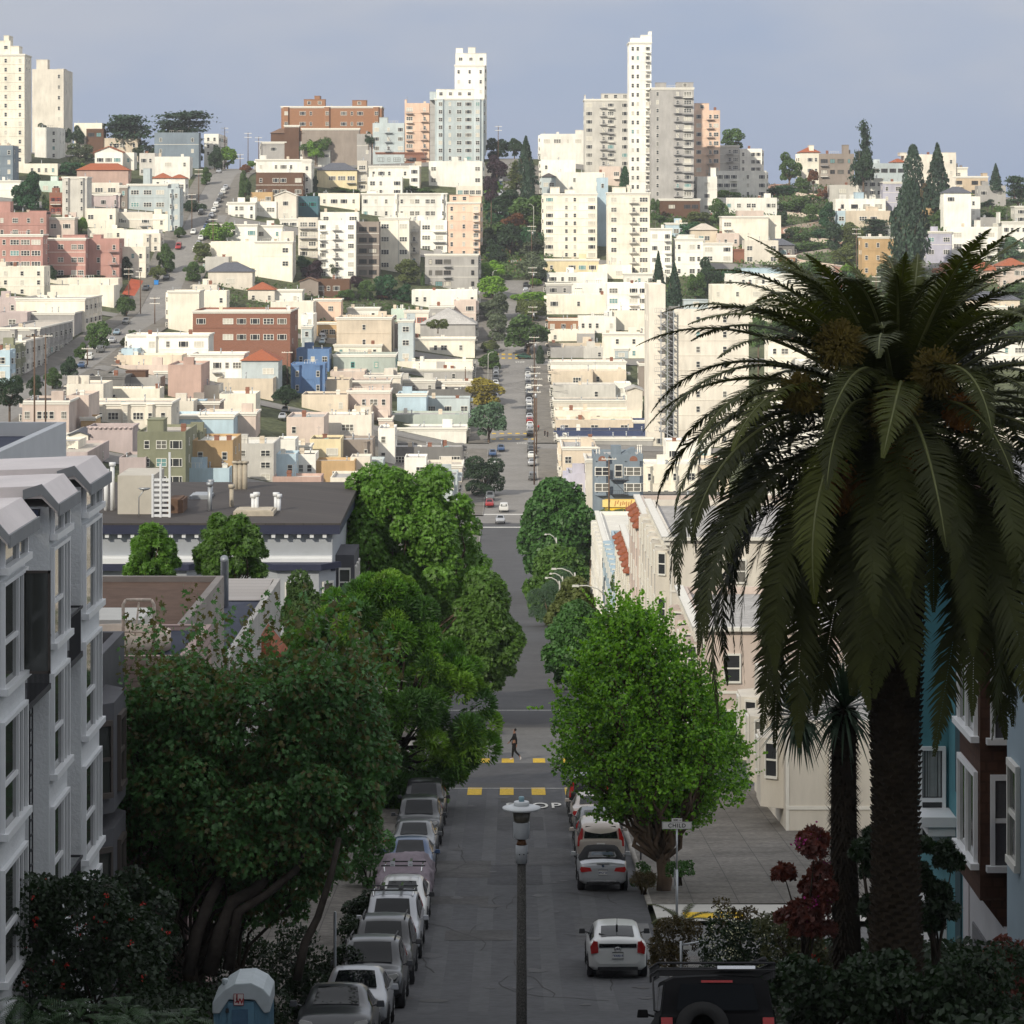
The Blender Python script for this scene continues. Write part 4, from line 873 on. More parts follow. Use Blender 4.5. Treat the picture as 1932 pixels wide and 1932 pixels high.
f 1300 1650 1600 1900 slate n=2 p=.s.b d=13 c=1 | blue grey house hidden by the sycamore crown
g 250 22 655 130 yellow n=1 p=s.kwk d=11 c=3 | pale yellow house with terrace doors right of the street
g 650 65 905 170 cream n=1 p=..w. d=10 c=3 | cream terraced house with bare walls beside the twin flats
g 900 -60 1045 140 cream n=1 p=s. d=12 | cream stair wall at the foot of the right twin
g 262 125 720 205 white n=1 p=wst... d=10 c=4 | white penthouse row with dark glass doors
g 845 130 1160 215 white n=1 p=s.s.www d=12 c=3 | white penthouse with four dark windows
g 250 205 450 290 grey n=1 p=ws d=10 c=1 | grey penthouse wall near the hedge tree
g 450 205 720 295 white n=1 p=w.s d=10 c=2 | white penthouse storey in the centre right
g 718 205 1040 530 white n=4 p=t.kw d=16 c=2 | white flats with inset balconies beside the grey slab
g 245 292 742 440 cream n=1 p=w.s.. d=12 c=5 | cream house with sloping stair walls near the street
g 750 410 1035 560 cream n=1 p=-- d=12 c=2 | cream garage wall with one long slot
g 1032 215 1158 1250 ivory n=1 p=- d=24 c=1 D=746 | narrow blank grey slab beside the big fire stair
g 1224 400 1786 1430 ivory n=9 p=..s..s.. d=26 c=3 D=745 rc=g ph=1300,1480,330,slate | huge blank walled apartment block left of the palm
g 246 470 502 570 obrick n=1 p=w.w.s d=9 r=f rc=b cor | brown and orange house with a shingled edge
g 500 455 785 580 white n=1 p=sss.s d=10 c=4 rc=n | white house with a blue roof stripe
g 262 560 625 650 cream n=1 p=s... d=11 c=3 rc=b | cream parapet wall with a rusty edge
g 490 585 625 660 grey n=1 p=- d=8 c=1 | small grey box roof near the street poles
g 690 582 1024 810 cream n=2 p=.s.s. d=13 c=4 rc=b cor | cream house with small windows left of the grey slab
g 262 655 775 700 beige n=1 p=- d=10 c=5 rc=g | beige cornice strip beside the street poles
g 290 690 545 800 grey n=1 p=- d=12 c=3 | blank grey wall with a red tiled corner
g 540 690 780 800 paleg n=1 p=.s. d=11 c=3 | pale grey wall with a little white door
g 775 695 835 800 slate n=1 p=p d=9 c=0 | glazed porch house beside the brown stair
g 275 795 860 880 white n=1 p=-- d=12 c=6 rc=r | white house with an orange tile strip
g 285 868 610 980 beige n=1 p=..t. d=12 c=1 | beige wall with white triple window
g 608 868 862 965 beige n=1 p=s... d=12 c=1 ph=838,895,892,grey | plain beige wall under the orange tile strip
g 960 810 1030 1060 taupe n=1 p=- d=11 c=0 | taupe wall behind the brown outside stair
g 290 972 782 1085 paleg n=1 p=...s. d=12 c=3 | pale wall with one small square window
g 780 960 900 1085 white n=2 p=ps d=11 c=1 | white gabled house end with four small windows
g 870 1010 985 1240 ivory n=1 p=. d=11 c=0 r=G rc=g | ivory gabled wall near the grey slab
g 300 1085 980 1160 ivory n=1 p=- d=13 c=8 rc=n | ivory row with a wavy blue black roof
g 312 1165 980 1245 cream n=1 p=..s.. d=12 c=4 | cream wall with little arches
g 330 1235 915 1320 beige n=1 p=p.p.p d=12 c=4 | beige wall with faint shutters
g 915 1240 1075 1330 navy n=1 p=- d=9 c=0 | navy blue roof box
g 340 1318 1012 1370 navy n=1 p=- d=11 c=7 rc=n | long navy blue parapet wall above the grey roofs
g 345 1370 1062 1450 grey n=1 p=- d=13 c=7 rc=g cor | grey cornice building behind the castellated house
g 1020 1330 1150 1470 ivory n=1 p=.w d=10 c=2 | ivory roof tower house right of the castellated house
g 350 1440 640 1700 beige n=1 p=p... d=22 c=4 | beige corner block behind the round right hand tree
g 355 1640 610 1930 lav n=1 p=.s. d=14 c=2 rc=g | pale lavender house with a terrace behind the round tree
g 560 1530 618 1960 ivory n=1 p=- d=14 c=1 | ivory party wall left of the castellated house
g 990 1572 1400 1850 cream n=2 p=b.sb.p d=14 c=4 | cream three storey row behind the palm fronds
g 1390 1545 1640 1850 beige n=2 p=s.s d=14 c=3 | beige flats half covered by palm fronds
g 1160 1400 1500 1580 white n=1 p=w.w d=12 c=3 | white roof house behind the palm frond tips
g 970 1825 1640 1960 dgrey n=1 p=- d=14 c=2 rc=d | long low building with a dark roof near the palm
'''
for ln in HOUSES.strip().splitlines():
 a, b = ln.split('|'); nm = None
 if ' name=' in a: nm = a.split(' name=')[1].split()[0]
 building(a, b.strip(), name=('school_building' if nm else None), cat=('school' if nm else None))
# flat towers need their outside fire stair: the big blank walled block
def steel_stair():
 D = 744.0; root = empty('fire_stair', P(1258, 830, D)); root.location.z = TZ(32, D); zb = root.location.z
 tag(root, 'tall grey steel fire stair between the blank slab and huge block', 'fire stair')
 x0, x1 = (1247-U0)*D/F - root.location.x, (1271-U0)*D/F - root.location.x
 mb = MB(); zt = zat(585, D) - zb
 for x in (x0, (x0+x1)/2, x1): mb.box(x-.12, x+.12, -.2, .05, 0, zt)
 for x in (x0, x1): mb.box(x-.1, x+.1, 2.6, 2.8, 0, zt)
 mb.build('stair_post', METAL, root)
 n = 11; st = (zt - 1) / n
 for i in range(n):
  mb = MB(); z = zt - i*st - .5
  mb.box(x0, x1, -.15, 2.8, z-.08, z); rail(mb, x0, x1, -.2, z, 1.0, .8)
  mb.bar((x0+.3, -.1, z), (x1-.3, -.1, z-st/2), .12); mb.bar((x1-.3, 1.4, z-st/2), (x0+.3, 1.4, z-st), .12)
  mb.bar((x0+.3, -.18, z+.9), (x1-.3, -.18, z-st/2+.9), .04); mb.box(x0-1.5, x0, -.1, 1.0, z-.06, z); rail(mb, x0-1.5, x0, -.12, z, 1, .5)
  mb.build('stair_flight', IRONG, root)
steel_stair()
# ---- lilac tower with blind arches
def arch_poly(x, z0, w_, zt, k=12):
 r = w_/2; zc = zt - r
 return [(x-r, z0)] + [(x - r*math.cos(t), zc + r*math.sin(t)) for t in np.linspace(0, PI, k)] + [(x+r, z0)]
def lilac_tower():
 D = 600.0; u0, v0 = uv('e', 662, 1285); u1, v1 = uv('e', 1000, 1600)
 X0, X1 = (u0-U0)*D/F, (u1-U0)*D/F; xc = (X0+X1)/2; W = X1-X0; base = TZ(xc, D)-1; H = zat(v0, D)-base; d = 9.5; q_ = D/342
 root = empty('bell_tower', (xc, D, base)); tag(root, 'square lilac stucco tower with tall blind arches', 'tower'); BUILDINGS.append((root, (u0+u1)/2, (v0+v1)/2))
 m = wall('lilac'); body_mesh(W, d, 0, H, .6).build('wall', m, root)
 mb = MB(); mb.box(-W/2+.3, W/2-.3, .3, d-.3, H-.9, H-.55); mb.build('roof', R_DARK, root)
 mb = MB(); mb.box(-W/2-.2, W/2+.2, -.2, -.003, H-.25, H+.05); mb.box(W/2+.003, W/2+.2, .002, d, H-.25, H+.05)
 for k in range(9): mb.tube([(-W/2 + (k+.5)*W/9, -.05, H-.45)]*1 + [(-W/2 + (k+.5)*W/9, -.05, H-.25)], .32, 8)
 mb.build('cornice', m, root)
 m2 = mat('arch_screen', (.36,.30,.30), .9, .2, .1, 4)
 for x in (-W*.23, W*.19):
  mb = MB(); poly = arch_poly(x, H-9.6*q_, W*.25, H-3.4*q_); mb.prism(poly, 'y', -.03, .02, 0); mb.build('blind_arch', m2, root)
  mb = MB(); mb.box(x-.05, x+.05, -.09, -.031, H-9.6*q_, H-3.45*q_); mb.build('arch_mullion', m, root)
 for y in (2.4, 6.0):
  mb = MB(); mb.prism([(y2, z2) for y2, z2 in arch_poly(y, H-9.6*q_, 1.9, H-3.4*q_)], 'x', W/2-.02, W/2+.03, 0); mb.build('blind_arch', m2, root)
lilac_tower()
# ---- castellated blue grey corner house with a yellow shop at its foot
def castle_house():
 D = 592.0; u0, v0 = uv('g', 616, 1500); u1, _ = uv('g', 990, 0)
 X0, X1 = (u0-U0)*D/F, (u1-U0)*D/F; xc = (X0+X1)/2; W = X1-X0; base = TZ(xc, D)-.5; H = zat(v0, D)-base; d = 14
 root = empty('corner_house', (xc, D, base)); tag(root, 'blue grey castellated house above a yellow shop front', 'house'); BUILDINGS.append((root, (u0+u1)/2, uv('g', 0, 1700)[1]))
 m = wall('bluegrey'); body_mesh(W, d, 0, H, .5).build('wall', m, root)
 mb = MB(); mb.box(-W/2+.3, W/2-.3, .3, d-.3, H-.9, H-.5); mb.build('roof', R_GREY, root)
 px = lambda x: (uv('g', x, 0)[0]-U0)*D/F - xc
 pz = lambda y: zat(uv('g', 0, y)[1], D) - base
 for xa, xb in ((632, 728), (850, 982)):
  a, b = px(xa), px(xb); mb = MB(); mb.prism([(a-.2, -.002), (a+.5, -.95), (b-.5, -.95), (b+.2, -.002)], 'z', pz(1805), pz(1545)); mb.build('bay', m, root)
  mb = MB(); c = (a+b)/2
  mb.prism([(a-.1, pz(1545)+.003), (a-.1, pz(1500)), (a+.5, pz(1480)), (c-.55, pz(1500)), (c, pz(1480)+.4), (c+.55, pz(1500)), (b-.5, pz(1480)), (b+.1, pz(1500)), (b+.1, pz(1545)+.003)], 'y', -.9, -.1); mb.build('battlement', m, root)
  mb = MB(); mb.prism(arch_poly(c, pz(1562), 1.5, pz(1506)), 'y', -.94, -.9); mb.build('brick_niche', wall('brick'), root)
  for zz in ((1590, 1655), (1712, 1775)):
   hh = pz(zz[0]) - pz(zz[1]); zc = (pz(zz[0]) + pz(zz[1]))/2
   window(root, 'p', c, zc, 2.9, hh, -.953); window(root, 's', a + .16, zc, .8, hh, -.48, rz=-.93); window(root, 's', b - .16, zc, .8, hh, -.48, rz=.93)
 window(root, 's', px(804), (pz(1590)+pz(1655))/2, 1.5, 2.5, -.003)
 mb = MB(); mb.box(px(745), px(880), -1.1, -.1, pz(1690), pz(1690)+.08); rail(mb, px(745), px(880), -1.1, pz(1690), .9, .4); mb.box(px(745), px(880), -1.1, -.1, pz(1800), pz(1800)+.08); rail(mb, px(745), px(880), -1.1, pz(1800), .9, .4)
 mb.bar((px(760), -.6, pz(1690)), (px(870), -.6, pz(1800)), .06); mb.build('fire_escape', IRON, root)
 mb = MB(); mb.box(px(750), px(825), 1.5, 5, H-.5, pz(1438)); mb.prism([(px(825), H-.5), (px(930), H-.5), (px(930), pz(1455)), (px(905), pz(1455)), (px(825), pz(1498))], 'y', 1.6, 5.2); mb.build('rooftop_hut', m, root)
 for x in (640, 660, 950, 965, 978):
  mb = MB(); mb.tube([(px(x), 1.2, H-.5), (px(x), 1.2, pz(1440 if x > 900 else 1460))], .09, 8); mb.tube([(px(x), 1.2, pz(1440 if x > 900 else 1460)), (px(x), 1.2, pz(1440 if x > 900 else 1460)+.3)], .15, 8); mb.build('vent_pipe', TRIM, root)
 yl = mat('yellow_shop_paint', (.80,.52,.03), .6, .4, .06, 2); ys_ = mat('pale_yellow_sign', (.82,.62,.22), .6, .4, .05, 2)
 mb = MB(); mb.box(px(700), px(990), -.22, -.002, 0, pz(1835)); mb.build('shop_front', yl, root)
 a, b = px(682), px(932)
 s = MB(); s.box(a, b, -.55, -.222, pz(1893), pz(1838)); sg = s.build('shop_sign', ys_, root)
 red = mat('sign_red_lettering', (.45,.12,.03), .6, .3, 0, 1)
 r4 = random.Random(5); mb = MB()          # script that cannot be read at this size: two rows of short strokes
 x = a + 1.2
 while x < b - .8:
  wv = r4.uniform(.12, .5); z = (pz(1893)+pz(1838))/2 + r4.uniform(-.25, .25); mb.bar((x, -.56, z - r4.uniform(.2, .6)), (x + wv*.6, -.56, z + r4.uniform(.2, .6)), .06); x += wv + r4.choice([.15, .2, .8])
 mb.build('sign_lettering', red, sg)
 for xa, xb in ((775, 838), (842, 930)):
  mb = MB(); mb.box(px(xa), px(xb), -.26, -.223, pz(1975), pz(1912)); mb.build('shop_window', GLASS_D, root)
 mb = MB(); mb.box(px(938), px(968), -.27, -.223, pz(1938), pz(1922)); mb.build('house_number_plate', mat('dark_sign_panel', (.08,.03,.03), .5, .3, 0, 1), root)
castle_house()
# ---- right-hand row of low Victorian houses running along the street down to the palm
def row_house(label, D0, D1, xl, xr, zt, colr, rc, tile=False, corn=True, extra=None, p=''):
 rowm = boards('lap_siding_' + colr, COL[colr], tuple(q*.93 for q in COL[colr]), 'z', 1, sx=30, sy=.2, mortar=.09, offset=0)
 xc = (xl+xr)/2; W = xr-xl; d = D1-D0; base = min(TZ(xl, D0), TZ(xl, D1))-.5; H = zt-base
 root = empty('row_house', (xc, D0, base)); tag(root, label, 'house', 'row houses along the right side of the street'); BUILDINGS.append((root, U0 + xc*F/D0, VH + (CZ-zt)*F/D0))
 m = rowm if colr in ('cream', 'ltblue') else wall(colr); body_mesh(W, d, 0, H, .45).build('wall', m, root)
 mb = MB(); mb.box(-W/2+.25, W/2-.25, .25, d-.25, H-.8, H-.45); mb.build('roof', ROOFC[rc], root)
 if corn:
  mb = MB(); mb.box(-W/2-.55, -W/2-.003, -.3, d+.1, H-.15, H+.08); mb.box(-W/2-.35, -W/2-.003, -.15, d, H-.5, H-.153); mb.box(-W/2-.55, W/2, -.35, -.003, H-.15, H+.08)
  k = int(d/1.1)
  for i in range(k): mb.box(-W/2-.45, -W/2-.05, i*1.1+.2, i*1.1+.45, H-.8, H-.503)
  mb.build('cornice', TRIM, root)
 nb = max(1, int(d/4.5)); nf = max(1, int((H-1)/3.2))
 for i in range(nb):                                # bays facing the street, their flanks face the viewer
  yc = (i+.5)*d/nb; bw = min(3.2, d/nb*.8); zb = 2.8
  mb = MB(); mb.prism([(-W/2-.002, yc-bw/2), (-W/2-.95, yc-bw/2+.55), (-W/2-.95, yc+bw/2-.55), (-W/2-.002, yc+bw/2)], 'z', zb, H-1.0); mb.build('bay', m, root)
  if tile:
   mb = MB(); mb.add([(-W/2-.003, yc-bw/2-.3, H-.2), (-W/2-1.3, yc-bw/2+.3, H-1.02), (-W/2-1.3, yc+bw/2-.3, H-1.02), (-W/2-.003, yc+bw/2+.3, H-.2), (-W/2-.003, yc-bw/2-.3, H-1.02), (-W/2-.003, yc+bw/2+.3, H-1.02)], [(0,1,2,3),(0,4,1),(3,2,5),(1,4,5,2)]); mb.build('tiled_hood', R_TILE, root)
  for f_ in range(nf):
   zc = H - 1.9 - f_*3.1
   if zc < zb: break
   window(root, 's', 0, zc, .6, 1.6, yc-bw/2+.255, rz=-PI/2 + 1.047, xx=-W/2-.49); window(root, 's', 0, zc, 1.0, 1.6, yc, rz=-PI/2, xx=-W/2-.953)
 if p:
  for j, ch in enumerate(p):
   for f_ in range(nf):
    if ch in 'spwt': window(root, ch, -W/2 + (j+.5)*W/len(p), H - 2.3 - 3.2*f_, WSZ[ch][0], 1.7, -.003)
 mb = MB(); mb.box(-W/2-.02, -W/2+.12, -.03, -.004, 0, H-.6); mb.box(-W/2, W/2, -.05, -.005, H-3.75, H-3.6); mb.build('corner_trim', TRIM, root)
 return root, W, d, H
row_house('low corner house with tan walls and grey bracketed cornice', 392, 408, 10.9, 19, zat(1006, 392), 'tan', 'g', tile=True)
row_house('tan row house with a broad brown flat roof', 300, 338, 10.9, 21, zat(1075, 300), 'ltblue', 'b', corn=False, p='.s.')
row_house('white row house with a low grey roof before the tan corner house', 345, 386, 10.9, 24, zat(1030, 345), 'white', 'w')
row_house('rosy row house with a lilac cornice and red tiled hood', 243, 262, 10.9, 26, zat(975, 243), 'pinkbeige', 'g', tile=True, p='.s.s')
row_house('cream row house with red tiles behind the lime green tree', 264, 297, 10.9, 22, zat(1062, 264), 'cream', 'r', tile=True)
row_house('tall cream row house with a dark sash window behind the palm', 212, 241, 10.9, 30, zat(1015, 212), 'ivory', 'g', p='.s.s.s')
row_house('pinkish corner row house past the crossing on the right', 176, 196, 10.9, 28, zat(1185, 176), 'pinkbeige', 'g', p='s.s.s')
row_house('pale garage fronted house beside the wide pavement', 130, 147, 11.6, 30, zat(1360, 130), 'ivory', 'g', p='ss.s', corn=False)
# ================================================================== TREES
DIAMOND = np.array([(-.5, 0), (0, -.32), (.5, 0), (0, .32)])
LEAF5 = np.array([(-.5, 0), (-.2, -.35), (-.05, -.16), (.3, -.42), (.22, -.12), (.6, 0), (.22, .12), (.3, .42), (-.05, .16), (-.2, .35)])
NEEDLE = np.array([(-.5, -.04), (.5, -.02), (.5, .02), (-.5, .04)])
FAN = np.array([(-.5, 0), (.05, -.42), (.4, -.2), (.45, .15), (.1, .42)])
def leaf_cloud(cen, dirs, size, tmpl, rg, out_w=.5, jit=.35, droop=0.0, along=None):
 n = len(cen); nv = len(tmpl)
 nrm = dirs*out_w + rg.normal(size=(n, 3))*(1-out_w); nrm[:, 2] += .25; nrm /= np.linalg.norm(nrm, axis=1, keepdims=True) + 1e-9
 if along is None: a = rg.normal(size=(n, 3)); a[:, 2] -= droop
 else: a = along + rg.normal(size=(n, 3))*.35
 a -= nrm*(a*nrm).sum(1, keepdims=True); a /= np.linalg.norm(a, axis=1, keepdims=True) + 1e-9
 b = np.cross(nrm, a); s = size*(1 + rg.uniform(-jit, jit, size=(n, 1)))
 V = cen[:, None, :] + (a*s)[:, None, :]*tmpl[None, :, 0:1] + (b*s)[:, None, :]*tmpl[None, :, 1:2]
 return V.reshape(-1, 3)
def lobes_points(lobes, n, rg, shell=.3, low=-.5):
 """points near the outside of overlapping balls; those buried in another ball are dropped"""
 L = np.array(lobes); w_ = L[:, 3]**2; k = rg.choice(len(L), size=int(n*1.7), p=w_/w_.sum())
 d = rg.normal(size=(len(k), 3)); d /= np.linalg.norm(d, axis=1, keepdims=True)
 r = L[k, 3]*(1 - shell*rg.random(len(k))**1.6)
 p = L[k, :3] + d*r[:, None]*np.array([1, 1, .9])
 deep = np.zeros(len(k), bool)
 for c in L:
  dist = np.linalg.norm(p - c[:3], axis=1); deep |= dist < c[3]*.62
 keep = ~deep & (d[:, 2] > low)
 idx = np.nonzero(keep)[0][:n]
 return p[idx], d[idx]
def crown_unit(kind, n, seed, size):
 rg = np.random.default_rng(seed); tm = DIAMOND; ow = .5
 if kind == 'broad':
  lb = [(0, 0, .55, .30)]
  for k in range(15):
   a = rg.uniform(0, 2*PI); t = rg.uniform(.1, .93); rr = math.sqrt(max(0, 1 - ((t-.48)/.55)**2))*.34*rg.uniform(.6, 1.05)
   lb.append((rr*math.cos(a), rr*math.sin(a), t*.86 + .05, rg.uniform(.15, .23)))
  p, d = lobes_points(lb, n, rg)
 elif kind == 'round':
  lb = [(0, 0, .5, .42)]
  for k in range(14):
   v = rg.normal(size=3); v /= np.linalg.norm(v); lb.append((v[0]*.36, v[1]*.36, .5 + v[2]*.36, rg.uniform(.12, .17)))
  p, d = lobes_points(lb, n, rg)
 elif kind == 'bush':
  lb = []
  for k in range(16): lb.append((rg.uniform(-.38, .38), rg.uniform(-.35, .35), rg.uniform(.05, .6), rg.uniform(.14, .28)))
  p, d = lobes_points(lb, n, rg)
 elif kind == 'cone':
  t = rg.random(n)**1.35; a = rg.uniform(0, 2*PI, n); tier = .72 + .28*np.abs(np.sin(t*PI*11 + np.sin(a*3 + seed)))
  r = .5*(1-t)**.8*tier*(1 - .35*rg.random(n)**2) * (.85 + .15*np.sin(a*5 + t*20)); z = t*.98 + .02 - r*.12
  p = np.stack([r*np.cos(a), r*np.sin(a), z], 1); d = np.stack([np.cos(a), np.sin(a), np.full(n, .3)], 1)
 elif kind == 'column':
  t = rg.random(n); a = rg.uniform(0, 2*PI, n); env = np.minimum(1, np.minimum((t+.05)*5, (1.03-t)*1.9))**.6
  r = .5*env*(.8 + .2*np.sin(a*4 + t*17))*(1 - .3*rg.random(n)**2)
  p = np.stack([r*np.cos(a), r*np.sin(a), t], 1); d = np.stack([np.cos(a), np.sin(a), np.full(n, .2)], 1)
 elif kind == 'cypress':                             # wind-shaped, flat layered plates
  P_, D_ = [], []
  for k in range(44):
   t = rg.uniform(.2, 1); rmax = .5*(1 - ((t-.72)/.62)**2)**.5 if abs(t-.72) < .62 else .1
   a0 = rg.uniform(0, 2*PI); rr = rmax*rg.uniform(.15, .78); m = n//44; q = rg.normal(size=(m, 3))*np.array([.10, .10, .026])
   c = np.array([rr*math.cos(a0), rr*math.sin(a0), t*.95 - rr*.12]); P_.append(q + c); D_.append(np.tile([0, 0, 1.0], (m, 1)) + q*4)
  p, d = np.concatenate(P_), np.concatenate(D_)
 elif kind == 'sparse':                              # redwood with gaps between its tiers
  P_, D_ = [], []
  for k in range(34):
   t = (k + rg.random())/34; rm = .48*(1-t)**.55*(1.15 if t < .3 else .9); a0 = rg.uniform(0, 2*PI); m = int(n/34*(1.4-t)); s = rg.random(m)
   q = rg.normal(size=(m, 3))*np.array([.05, .05, .016]); c = np.stack([rm*s*math.cos(a0), rm*s*math.sin(a0), t - .05*s], 1)
   P_.append(q*(.6+s[:, None]) + c); D_.append(np.tile([0, 0, 1.0], (m, 1)) + q*5)
  p, d = np.concatenate(P_), np.concatenate(D_)
 V = leaf_cloud(p, d, size, tm, rg, ow)
 return V
CROWN = {}
def crown_mesh(kind, lod):
 key = (kind, lod)
 if key not in CROWN:
  n, s = {0: (3000, .078), 1: (8000, .044), 2: (22000, .021)}[lod]
  CROWN[key] = []
  for k in range(2 if lod < 2 else 1):
   CROWN[key].append(np_mesh('crown_' + kind, crown_unit(kind, n, 11 + k*7, s), 4, [LEAF['mid']]))
 return rnd.choice(CROWN[key])
def lm(nm, c): return mat('foliage_' + nm, c, .62, .35, .45, 2.2, tint=.16, trans=.22)
LEAF = dict(mid=lm('mid_green', (.065,.12,.028)), bright=lm('bright_green', (.13,.24,.03)), dark=lm('dark_green', (.028,.058,.024)), conif=lm('conifer', (.030,.062,.035)), olive=lm('olive', (.10,.125,.035)),
 greyg=lm('grey_green', (.115,.145,.085)), blueg=lm('blue_green', (.085,.15,.085)), purple=lm('purple', (.045,.022,.032)), yellow=lm('yellow', (.28,.23,.03)), red=lm('russet', (.17,.07,.03)), deep=lm('deep_green', (.03,.095,.035)), lime=lm('lime_green', (.16,.30,.025)))
BARK = mat('bark', (.12,.085,.06), .95, .1, .35, 2.5, bump=.5, streak=True)
BARK_D = mat('dark_bark', (.05,.04,.03), .95, .1, .3, 2.5, bump=.5, streak=True)
TR = {}
def trunk_mesh(kind):
 if kind in TR: return TR[kind]
 mb = MB(); r = random.Random(4)
 if kind in ('cone', 'sparse', 'column'): mb.tube([(0, 0, -.25), (.005, 0, .3), (0, .005, .93)], [.035, .024, .004], 8)
 elif kind == 'cypress':
  mb.tube([(0, 0, -.35), (.01, 0, 0), (-.01, 0, .35)], [.05, .035, .028], 8)
  for k in range(9):
   a = r.uniform(0, 2*PI); rr = r.uniform(.2, .42); mb.tube([(-.01, 0, r.uniform(.05, .35)), (rr*.5*math.cos(a), rr*.5*math.sin(a), .5), (rr*math.cos(a), rr*math.sin(a), r.uniform(.6, .85))], [.022, .016, .006], 6)
 else:
  mb.tube([(0, 0, -.35), (.01, 0, -.1), (-.005, .01, .25), (0, 0, .45)], [.04, .03, .028, .018], 8)
  for k in range(8):
   a = r.uniform(0, 2*PI); rr = r.uniform(.15, .33); z0 = r.uniform(.05, .4); mb.tube([(0, 0, z0), (rr*.6*math.cos(a), rr*.6*math.sin(a), z0 + .15), (rr*math.cos(a), rr*math.sin(a), z0 + r.uniform(.25, .42))], [.02, .013, .004], 6)
 TR[kind] = mb.mesh('trunk', [BARK]); return TR[kind]
def tree(spec, label, name='tree', cat='tree', group=None):
 t = spec.split(); crop = t[0]; x0, y0, x1, y1 = map(float, t[1:5]); kind, colr = t[5], t[6]; kv = dict(s.split('=') for s in t[7:])
 u0, v0 = uv(crop, x0, y0); u1, v1 = uv(crop, x1, y1); uc = (u0+u1)/2
 vb = uv(crop, 0, float(kv['vb']))[1] if 'vb' in kv else v1
 D = float(kv.get('D', 0)) or hit(uc, vb) or 1190.0
 D += 1.5; x = (uc-U0)*D/F; zt, zb = zat(v0, D), zat(v1, D); g = TZ(x, D) - .3; Wm = (u1-u0)*D/F
 if zb - g > 3.5 and kind not in ('cypress',) and 'vb' not in kv: zb = max(zb - 1.5, g + 2)
 if zb < g: zb = g - .1
 if D > 600 and abs(x) < 12 and kind in ('broad', 'round'): Wm *= 1.25; zt += .8
 Hc = zt - zb; dm = Wm*float(kv.get('dep', 1))
 if colr in ('conif', 'dark') and name == 'tree' and kind in ('cone', 'column', 'sparse'): name = 'conifer'
 if kind == 'bush': name, cat = ('shrub', 'shrub') if name == 'tree' else (name, cat)
 root = empty(name, (x, D, zb)); tag(root, label, cat, group)
 lod = int(kv.get('lod', 0 if D > 700 else (1 if D > 330 else 2)))
 me = crown_mesh(kind, lod)
 c = link('crown', me, root, (0, 0, 0), (0, 0, rnd.uniform(0, 6.28)), (Wm*1.12, dm*1.12, Hc*1.03))
 c.material_slots[0].link = 'OBJECT'; c.material_slots[0].material = LEAF[colr]
 tm = trunk_mesh(kind); tr = link('trunk', tm, root, (0, 0, 0), (0, 0, rnd.uniform(0, 6.28)), (Wm, Wm, Hc))
 if zb - g > .3*Hc*.35 and kind != 'bush': # make the stem reach the ground
  mb = MB(); r0 = max(.12, Wm*.035); mb.tube([(0, 0, g - zb), (0, 0, .15*Hc)], [r0*1.2, r0], 8); bpy.data.objects.remove(tr)
  for k in range(5):
   a = k*1.3; mb.tube([(0, 0, .05*Hc), (Wm*.2*math.cos(a), Wm*.2*math.sin(a), .3*Hc), (Wm*.3*math.cos(a), Wm*.3*math.sin(a), .55*Hc)], [r0*.8, r0*.5, r0*.15], 6)
  mb.build('trunk', [BARK], root)
 return root
def small_palm(spec, label, nfr=34):
 t = spec.split(); crop = t[0]; x0, y0, x1, y1, yb = map(float, t[1:6]); u0, v0 = uv(crop, x0, y0); u1, v1 = uv(crop, x1, y1); _, vb = uv(crop, 0, yb); uc = (u0+u1)/2
 D = (float(t[6]) if len(t) > 6 else None) or hit(uc, vb); x = (uc-U0)*D/F; g = TZ(x, D)-.2; zc = (zat(v0, D)+zat(v1, D))/2 - g; Rr = (u1-u0)/2*D/F
 root = empty('palm_tree', (x, D, g)); tag(root, label, 'palm tree')
 mb = MB(); mb.tube([(0, 0, 0), (.05, 0, zc*.5), (0, 0, zc)], [Rr*.11, Rr*.09, Rr*.1], 8); mb.build('trunk', BARK, root)
 rg = np.random.default_rng(3); V = []
 for k in range(nfr):
  a = k*2.4; e0 = R(75 - 100*(k/nfr)); p = np.zeros(3); d = e0; hx = np.array([math.cos(a), math.sin(a), 0]); side = np.array([-math.sin(a), math.cos(a), 0])
  for s in range(14):
   d -= R(9 + s*.4); stp = (hx*math.cos(d) + np.array([0, 0, math.sin(d)]))*Rr/10.5; q = p + stp; L = Rr*.30*math.sin(PI*min(1, (s+1.5)/15))
   for sg in (-1, 1):
    tip = q + side*sg*L*.8 + stp*2 + np.array([0, 0, -L*.5]); V += [p, (p+q)/2, tip, tip]; V += [(p+q)/2, q, tip + stp, tip + stp]
   p = q
 me = np_mesh('crown', np.array(V) + np.array([0, 0, zc]), 4, [LEAF['olive']]); link('crown', me, root)
 return root
